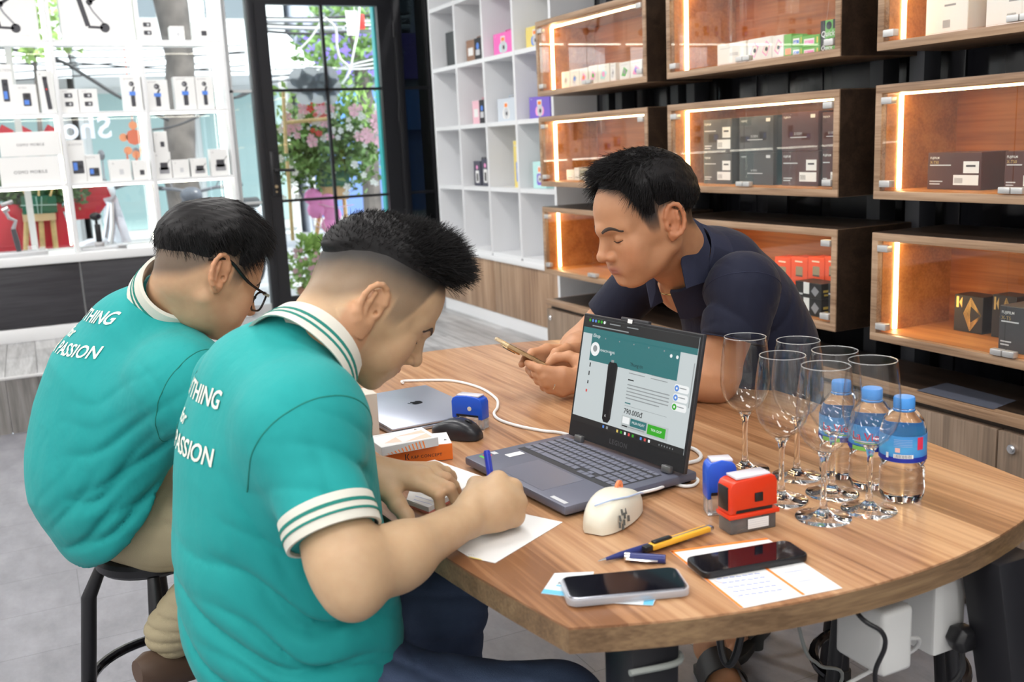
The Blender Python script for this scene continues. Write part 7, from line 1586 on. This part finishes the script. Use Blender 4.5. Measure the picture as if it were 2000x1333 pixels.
    comb = lambda q: np.stack([q[:, 0]*9, .75+0*q[:, 1]-6*np.clip(-q[:, 1]-.03, 0, .07), .05-7*np.clip(q[:, 1], -.01, .1)-5*np.clip(-q[:, 1]-.02, 0, .08)-9*np.abs(q[:, 0])**1.5*4], 1)
    build_hair(hd, hf, thick, body, 15, 11000, .034, comb, .16, r=.0007, dr=.5, kfun=lambda q: .5+.7*sstep(-.02, .08, q[:, 1]), noise_=.0012, lift=.12, rin=.0015)
    # glasses
    gl = thing('eyeglasses', 'black framed eyeglasses worn by the man in teal', 'glasses', tuple(hd.W((0, .11, 0))))
    GF = mat('frame_black', (.012, .012, .013), .22); gc = {}
    for x in (-1, 1):
        cx, cy, cz = x*.0335, .1095, -.006; loop = []
        for k in range(28):
            a = 2*PI*k/28; ca, sa = math.cos(a), math.sin(a); px_ = .0265*np.sign(ca)*abs(ca)**.6; pz_ = .0195*np.sign(sa)*abs(sa)**.6; loop.append(hd.W((cx+px_, cy-.0035*((cx+px_)/.06)**2*1.5, cz+pz_)))
        obj('rim', MB().tube(loop, .0021, 8, closed=True), GF, gl)
        obj('lens', MB().add([np.array(p)+hd.R[:, 1]*o_ for o_ in (0, -.0012) for p in loop], [tuple(range(28)), tuple(range(55, 27, -1))]), pane_mat('lens_pane', (.97, .98, 1), 1.5), gl)
        tp = obj('temple', MB().tube(catmull([hd.W(p) for p in [(x*.0600, .1045, .006), (x*.0700, .098, .007), (x*.0790, .050, .012), (x*.0825, .004, .0300), (x*.0850, -.020, .0280), (x*.0830, -.040, .0150)]], 5), [.0028]*10+[.0034]*16, 8, flat=.6), GF, gl)
        obj('hinge_plate', MB().obox(hd.W((x*.0705, .0975, .007)), hd.R[:, 1], hd.R[:, 2], hd.R[:, 0], .006, .0028, .0022), mat('hinge_gold', (.75, .66, .50), .25, 1), tp); obj('temple_stud', MB().ell(tuple(hd.W((x*.0872, -.030, .022))), .002, .002, .002, 8, 6), CHROME, tp)
    obj('bridge', MB().tube(catmull([hd.W(p) for p in [(-.009, .110, .0), (0, .1135, .003), (.009, .110, .0)]], 4), .0022, 6), GF, gl)
    # trousers
    KH = mat('khaki', (.44, .37, .235), .85, c2=(.38, .32, .20), nscale=4, bump=.4, bscale=600); J = SDF(); HC_ = bk[5]+f*.17+np.array([0, 0, .040]); rh = HC_+r*.085; lh = HC_+l*.085; rk = onY(520, 1030, 1.86); lk = rk+l*.24+f*.04
    J.u(ecap(bk[4]+f*.15, HC_, l, .16, .13, .175, .118), 0); J.u(cap(rh, rk, .088, .074), .05); J.u(cap(lh, lk, .092, .070), .05)
    ra = onY(338, 1232, 1.98); la = ra+l*.16+f*.18; J.u(cap(rk, ra, .066, .056), .03); J.u(cap(lk, la, .066, .055), .03)
    J.disp(lambda P: folds(P, onY(330, 1010, 1.85), .10, (.5, 0, .85), 60, .006, 31)+folds(P, ra, .10, (0, 0, 1), 110, .004, 34)+.002*wob(P, 20, 9))
    seatz = bk[5][2]-.005; J.isect(lambda P: np.where(P[:, 0] < HC_[0]+.22, (onY(250, 1138, 1.9)[2])-P[:, 2], -1.) if False else np.full(len(P), -1.), 0)
    V, F = sdf_mesh(J, *bbox(HC_, rk, lk, ra, la, pad=.17), .0065); jn = obj('trousers', np_mesh('trousers', V, F), KH, t)
    fl_, _ = yawvec(15)
    SB = mat('shoe_brown', (.10, .06, .04), .5)
    for a_ in (ra, la): 
        q = a_+np.array([0, 0, -.075]); obj('shoe', MB().ring_loft([[q+f*x+l*(w_*math.cos(k*PI/8))+np.array([0, 0, -x*.25+h_*math.sin(k*PI/8)]) for k in range(16)] for x, w_, h_ in ((-.085, .02, .025), (-.06, .036, .038), (.0, .040, .040), (.08, .044, .030), (.14, .04, .022), (.17, .02, .014))]), SB, jn)
    top = onY(240, 1136, 1.98)[2]
    stool((HC_[0]-.005, HC_[1]), top+.004, 'bar stool under the man in glasses and khaki trousers', math.radians(38), ringz=.30, sr=.115)
man_glasses()
# ================================================================== MAN WITH PHONE (navy polo)
def man_phone():
    f, l = yawvec(172); r = -l; Yc = 1.82; UPZ = np.array([0, 0, 1.])
    bp = [onY(*p, Yc) for p in [(1366, 440), (1430, 458), (1500, 522), (1545, 610), (1563, 690), (1575, 800), (1580, 890)]]; bk = bp[1:]
    t = thing('person', 'person in navy polo leaning on the table and holding a phone', 'person', (float(bk[5][0])-.1, Yc, 0))
    hl_, ll_ = yawvec(172)
    hd = Head(atD(1298, 440, 2.04)-ll_*.082, math.radians(177), math.radians(18), math.radians(0), 1.06, 1.0); hf = hd.field()
    N0 = onY(1350, 522, Yc-.01); nk = nrm(hd.W((0, -.03, -.02))-N0)
    st = spine(bp, f, (.060, .115, .162, .172, .168, .17, .17), (.046, .070, .110, .125, .130, .13, .13))
    LS = onY(1452, 562, 1.645); RS = LS+r*.37+f*.03
    CE = onY(1432, 664, 1.635); E = onZ(1394, 742, .866); ax = nrm(CE-LS)
    S = torso_field(st, l)
    for s_ in (LS, RS): S.u(cap(N0-nk*.055-UPZ*.028, s_, .036, .058), .04)
    S.u(cap(LS, CE, .074, .066), .035); RE = np.array([1.20, 2.13, .868]); RCE = RS+(RE-RS)*.62; S.u(cap(RS, RCE, .068, .060), .035); axr = nrm(RE-RS)
    S.disp(lambda P: folds(P, onY(1400, 600, 1.66), .09, (.8, 0, .5), 50, .0045, 3)+folds(P, onY(1330, 620, 1.75), .10, (.3, .2, .9), 55, .004, 6)+folds(P, onY(1480, 640, 1.68), .10, (.7, .2, -.6), 46, .004, 9)+.002*wob(P, 13, 5))
    for c_, a_ in ((CE, ax), (RCE, axr)): S.ops.append((2, (lambda c_, a_: lambda P: np.where(np.linalg.norm(P-c_, axis=1) < .12, (P-c_)@a_, -1.0))(c_, a_), .002))
    # open neck
    S.sub(cap(N0-nk*.05+f*.052, N0-nk*.13+f*.100, .026, .010), .012)
    V, F = sdf_mesh(S, *bbox(LS, RS, bk[0], bk[3], bk[5], CE, RCE, pad=.17), .0056); NV = cloth_mat('navy_polo', (.013, .015, .034), c2=(.010, .012, .027)); shirt = obj('polo_shirt', np_mesh('polo_shirt', V, F), NV, t)
    NVD = mat('navy_rib', (.016, .019, .044), .85, bump=.3, bscale=700)
    collar(N0-nk*.006, nk+f*.10, f, .073, .104, .066, NVD, shirt, open_=1.3, drop=.035)
    for leaf in ([(1346, 420, 1.80), (1372, 438, 1.765), (1388, 482, 1.725), (1382, 550, 1.700), (1341, 564, 1.690), (1331, 515, 1.712), (1337, 460, 1.748)], [(1262, 548, 1.87), (1280, 540, 1.85), (1296, 590, 1.835), (1272, 602, 1.845)]):
        pts = [onY(*p) for p in leaf]; n = len(pts); cc = sum(pts)/n; o_ = np.array([0, .004, 0]); bul = np.array([0, -.006, 0])
        obj('collar_leaf', MB().add(pts+[cc+bul]+[p+o_ for p in pts]+[cc+bul+o_], [(i, (i+1) % n, n) for i in range(n)]+[((i+1) % n+n+1, i+n+1, 2*n+1) for i in range(n)]+[(i, i+n+1, (i+1) % n+n+1, (i+1) % n) for i in range(n)]), NVD, shirt, bevel=.001, sharp=60)
    seam(S, LS+ax*.005, nrm(ax+l*.5), .13, shirt, m=NVD); cuff(CE-ax*.020, ax, .0675, .022, shirt, r, stripes=(), m=NVD)
    base = (.53, .265, .140); lips = (.40, .145, .115)
    def fade(Q):
        hl = hairline(Q); return np.clip(sstep(-.006, .014, hl)*(.62+.38*sstep(0, .04, hl)), 0, 1)*sstep(.082, .070, Q[:, 1])*(1-ear_zone(Q))
    HN = SDF(); HN.u(hf, 0); HN.u(ecap(N0-nk*.05, hd.W((0, -.028, -.015)), l, .064, .060, .058, .062), .03); HN.u(cap(hd.W((0, .02, -.055)), N0+f*.045-nk*.05, .032, .028), .04); HN.u(ell(N0-nk*.09+f*.03, (.075, .10, .06)), .04)
    for s_ in (1, -1): HN.u(cap(hd.W((s_*.05, -.015, -.05)), N0+f*.06+l*s_*.012-nk*.05, .009, .008), .02)
    V1, F1 = sdf_mesh(HN, np.minimum(hd.c-.17, N0-.12), np.maximum(hd.c+.175, N0+.10), .0026); C1 = skin_col(hd, V1, base, lips, fade, stub=(.022, .018, .016))
    # near (left) arm and hand, holding the phone
    A = SDF(); W = onY(1150, 742, 1.865); fa = nrm(W-E); A.u(cap(LS, E-ax*.01, .056, .047), 0); A.u(cap(E-ax*.01, E+np.array([0, 0, -.006]), .046, .038), .03); A.u(cap(E, E+fa*.11, .043, .041), .03); A.u(ecap(E+fa*.1, W, (0, 0, 1), .039, .036, .029, .026), .03)
    def H3(pts): return [onY(a, b, y) for a, b, y in pts]
    ix = H3([(1100, 729, 1.865), (1056, 722, 1.88), (1040, 715, 1.90), (1030, 710, 1.92)]); md = H3([(1099, 741, 1.865), (1062, 737, 1.875), (1047, 731, 1.90), (1042, 724, 1.925)]); rg = H3([(1098, 753, 1.868), (1066, 749, 1.875), (1052, 744, 1.90), (1048, 736, 1.925)]); pk = H3([(1098, 764, 1.872), (1074, 760, 1.88), (1063, 756, 1.90), (1058, 749, 1.92)])
    th = H3([(1132, 708, 1.885), (1112, 697, 1.90), (1088, 699, 1.91), (1072, 711, 1.92)])
    for m_, rr in ((ix, .0135), (md, .0135), (rg, .013), (pk, .012)): A.u(cap(W, m_[0], .021, rr), .014); finger(A, m_, (.0125, .0105, .0092, .0076))
    A.u(cap(W, th[0], .020, .017), .016); finger(A, th, (.0165, .0125, .0108, .0085), .006)
    V2, F2 = sdf_mesh(A, *bbox(LS, E, W, *ix, *pk, pad=.08), .0036)
    # far (right) arm and hand
    B_ = SDF(); W2 = onY(1132, 690, 2.02); fb = nrm(W2-RE); B_.u(cap(RS, RE, .054, .046), 0); B_.u(cap(RE, RE+fb*.10, .044, .041), .03); B_.u(cap(RE+fb*.09, W2, .040, .028), .03)
    ix2 = H3([(1068, 684, 1.995), (1040, 690, 1.985), (1026, 703, 1.965), (1019, 712, 1.95)]); md2 = H3([(1070, 696, 2.0), (1044, 704, 1.985), (1034, 722, 1.965), (1040, 733, 1.945)]); rg2 = H3([(1076, 706, 2.0), (1052, 716, 1.985), (1044, 733, 1.965), (1049, 743, 1.945)]); pk2 = H3([(1084, 716, 2.0), (1064, 728, 1.985), (1057, 744, 1.965), (1062, 752, 1.95)])
    th2 = H3([(1122, 685, 1.99), (1106, 682, 1.975), (1086, 690, 1.96), (1073, 706, 1.95)])
    for m_, rr in ((ix2, .0135), (md2, .0135), (rg2, .013), (pk2, .012)): B_.u(cap(W2, m_[0], .021, rr), .014); finger(B_, m_, (.0125, .0105, .0092, .0078))
    B_.u(cap(W2, th2[0], .020, .017), .016); finger(B_, th2, (.0165, .0125, .0108, .0085), .006)
    V3, F3 = sdf_mesh(B_, *bbox(RS, RE, W2, *ix2, *pk2, pad=.08), .0038)
    parts = [(V1, F1, C1), (V2, F2, np.tile(base, (len(V2), 1))), (V3, F3, np.tile(base, (len(V3), 1)))]
    # feet in slides
    feet = []
    for (a, b), s_ in (((1398, 1312), 0), ((1452, 1290), 1)):
        a0 = onZ(a, b, .05); fd = nrm(np.array([-.35, -.95, 0]) if s_ == 0 else np.array([-.9, -.4, 0])); sd = np.array([-fd[1], fd[0], 0]); Q_ = SDF()
        if s_: a0 = a0+np.array([.12, .14, 0])
        hee = a0-fd*.05; Q_.u(cap(hee+UPZ*.25, hee+UPZ*.05, .043, .036), 0); Q_.u(cap(hee+UPZ*.03, hee+fd*.10+UPZ*.02, .036, .030), .03); Q_.u(ecap(hee+fd*.08+UPZ*.012, hee+fd*.17+UPZ*.008, sd, .040, .024, .042, .016), .03)
        for k in range(5): Q_.u(cap(hee+fd*.165+sd*(.032-.016*k)+UPZ*.006, hee+fd*(.205-.008*k)+sd*(.034-.017*k)+UPZ*.002, .0105-.0008*k, .0085), .006)
        v, ff = sdf_mesh(Q_, *bbox(hee, hee+fd*.22, hee+UPZ*.25, pad=.06), .005); parts.append((v, ff, np.tile(base, (len(v), 1)))); feet.append((hee, fd, sd))
    hc0 = bk[5]+f*.12; hc0[2] = .64; kn0 = [hc0+f*.36+l*.16-UPZ*.05, hc0+f*.38-l*.16-UPZ*.05]
    parts.append(core([(N0-nk*.05, .04), (st[1][0], .05), (st[2][0], .085), (st[4][0], .09), (hc0, .09)], [[(hc0+l*s_*.085, .06), (kn0[i], .04), (feet[i][0]+UPZ*.18, .036)] for i, s_ in ((0, 1), (1, -1))], base))
    V, F, Cc = merge(parts); body = obj('body', np_mesh('body', V, F, Cc), vcol_mat('skin'), t); face_details(hd, body, hf)
    for i, (hee, fd, sd) in enumerate(feet):
        s_ = thing('slide_sandal', 'black slide sandal on the foot %s under the table' % ('by the table leg' if i == 0 else 'farther back'), 'sandal', (float(hee[0]), float(hee[1]), 0)); out = [(hee+fd*x+sd*w_)[:2] for x, w_ in ((-.05, 0), (-.035, .035), (.05, .040), (.14, .052), (.20, .045), (.225, 0), (.20, -.045), (.14, -.050), (.05, -.038), (-.035, -.035))]
        obj('sole', MB().prism([tuple(p) for p in out], .001, .028), mat('sole_black', (.02, .02, .02), .6), s_, bevel=.004)
        obj('strap', MB().ring_loft([[hee+fd*x+sd*(.056*math.cos(a))+UPZ*(.012+(.062-.2*(x-.07))*math.sin(a)) for a in np.linspace(0, PI, 11)]+[hee+fd*x+sd*(.052*math.cos(a))+UPZ*(.012+(.058-.2*(x-.07))*math.sin(a)) for a in np.linspace(PI, 0, 11)] for x in (.06, .085, .11, .135)]), mat('strap_black', (.022, .02, .02), .5), s_)
    def thick(Q):
        z, y = Q[:, 2], Q[:, 1]; g = hairline(Q)-.014-.010*sstep(-.03, -.07, y)-.020*sstep(.006, .014, y)*sstep(.052, .042, y); fr_ = sstep(-.03, .07, y); front = sstep(.078, .064, z)*sstep(.06, .085, y)
        return np.where(g > -.004, sstep(-.002, .062, g)*(.018+.009*fr_)+.0006*sstep(-.002, .01, g)-.0008, -.01)-.03*front
    comb = lambda q: np.stack([.25+q[:, 0]*4, .95-4*np.clip(-q[:, 1]-.04, 0, .06), .32-3.5*np.clip(q[:, 1], -.02, .06)-5*np.clip(-q[:, 1]-.02, 0, .08)-40*np.clip(np.abs(q[:, 0])-.05, 0, .03)], 1)
    build_hair(hd, hf, thick, body, 25, 11000, .034, comb, .22, r=.0007, dr=.45, kfun=lambda q: .45+.65*sstep(-.02, .08, q[:, 1]), noise_=.0012, lift=.12, rin=.0015)
    # ring, necklace, phone
    rc_ = rg[0]*.45+rg[1]*.55; dv = nrm(rg[1]-rg[0]); u_ = nrm(np.cross(dv, (0, 0, 1))); v_ = np.cross(u_, dv)
    tag(obj('finger_ring', MB().tube([rc_+(u_*math.cos(a)+v_*math.sin(a))*.0122 for a in np.linspace(0, 2*PI, 25)[:-1]], .0016, 6, closed=True), mat('ring_silver', (.8, .76, .66), .2, 1)), 'silver ring on the finger holding the gold phone', 'ring')
    GD = mat('gold_chain', (.85, .60, .22), .25, 1); nc = []
    for a in np.linspace(-2.6, 2.6, 60):
        d = f*math.cos(a)+l*math.sin(a); k_ = (1+math.cos(a))/2; P = (N0-nk*(.038+.055*k_**2)+d*(.10))[None, :]
        D = d[None, :]
        for it in range(25): P = P-D*np.clip(np.minimum(HN(P), 1), -.02, .03)[:, None]*.7
        nc.append(P[0]+d*.0022)
    tag(obj('necklace', MB().tube(nc, [.0020 if i % 2 else .0011 for i in range(len(nc))], 6), GD), 'thin gold chain round the neck of the man in navy', 'necklace')
    pa = onY(984, 670, 1.945); pb = onY(1074, 718, 1.945); u_ = nrm(pb-pa); u_ = nrm(u_); v_ = nrm(np.array([.05, 1, .06])-u_*np.dot((.05, 1, .06), u_)); n_ = np.cross(u_, v_); n_ = n_ if n_[2] > 0 else -n_; Lp = np.linalg.norm(pb-pa)*1.22; c = pa+u_*Lp/2+v_*.012
    ph_ = thing('smartphone', 'gold framed phone held in both hands by the man in navy', 'phone', tuple(c))
    bdy = obj('phone_body', MB().obox(c, u_, v_, n_, Lp/2, .037, .0042), mat('phone_gold', (.62, .43, .22), .25, .9), ph_, bevel=.003); obj('screen', MB().obox(c+n_*.0043, u_, v_, n_, Lp/2-.003, .034, .0003), SCRB, ph_)
    obj('phone_case', MB().obox(c-n_*.001, u_, v_, n_, Lp/2+.0015, .0385, .0040), mat('case_amber', (.75, .60, .36), .15, alpha=.45), ph_, bevel=.003)
    cm = obj('camera_bump', MB().obox(c-n_*.0062-u_*(Lp/2-.022)-v_*.012, u_, v_, n_, .018, .018, .0022), mat('phone_gold', (.62, .43, .22), .25, .9), ph_, bevel=.0015)
    for du, dv_ in ((-.008, -.008), (-.008, .008), (.008, 0)): q = c-n_*.0084-u_*(Lp/2-.022)-v_*.012+u_*du+v_*dv_; obj('camera_lens', MB().cyl(q, q-n_*.0018, .0062, n=14), BLACKP, cm)
    for k in (-.01, .004): obj('side_button', MB().obox(c-v_*.0375-u_*(.02-k*2), u_, v_, n_, .007, .0008, .0012), mat('phone_gold', (.62, .43, .22), .25, .9), bdy)
    # trousers
    J = SDF(); HC_ = bk[5]+f*.12; HC_[2] = .64; lk = HC_+f*.36+l*.16-UPZ*.05; rk = HC_+f*.38+r*.16-UPZ*.05
    J.u(ecap(bk[4]+f*.13-UPZ*.06, HC_, l, .158, .125, .17, .125), 0); J.u(cap(HC_+l*.085, lk, .092, .07), .05); J.u(cap(HC_+r*.085, rk, .092, .07), .05)
    for kn, (hee, fd, sd) in zip((lk, rk), feet): J.u(cap(kn, hee+UPZ*.20, .066, .055), .03)
    V, F = sdf_mesh(J, *bbox(HC_, lk, rk, feet[0][0], feet[1][0], pad=.18), .008); obj('trousers', np_mesh('trousers', V, F), mat('dark_trousers', (.018, .019, .028), .8, bump=.3, bscale=500), t)
    stool((1.80, 1.88), .56, 'bar stool under the man in navy', math.radians(12))
man_phone()
q = onZ(1735, 1292, .25); stool((q[0], q[1]), .62, 'empty bar stool tucked under the table beside the power strip', math.radians(48), ringz=.25)
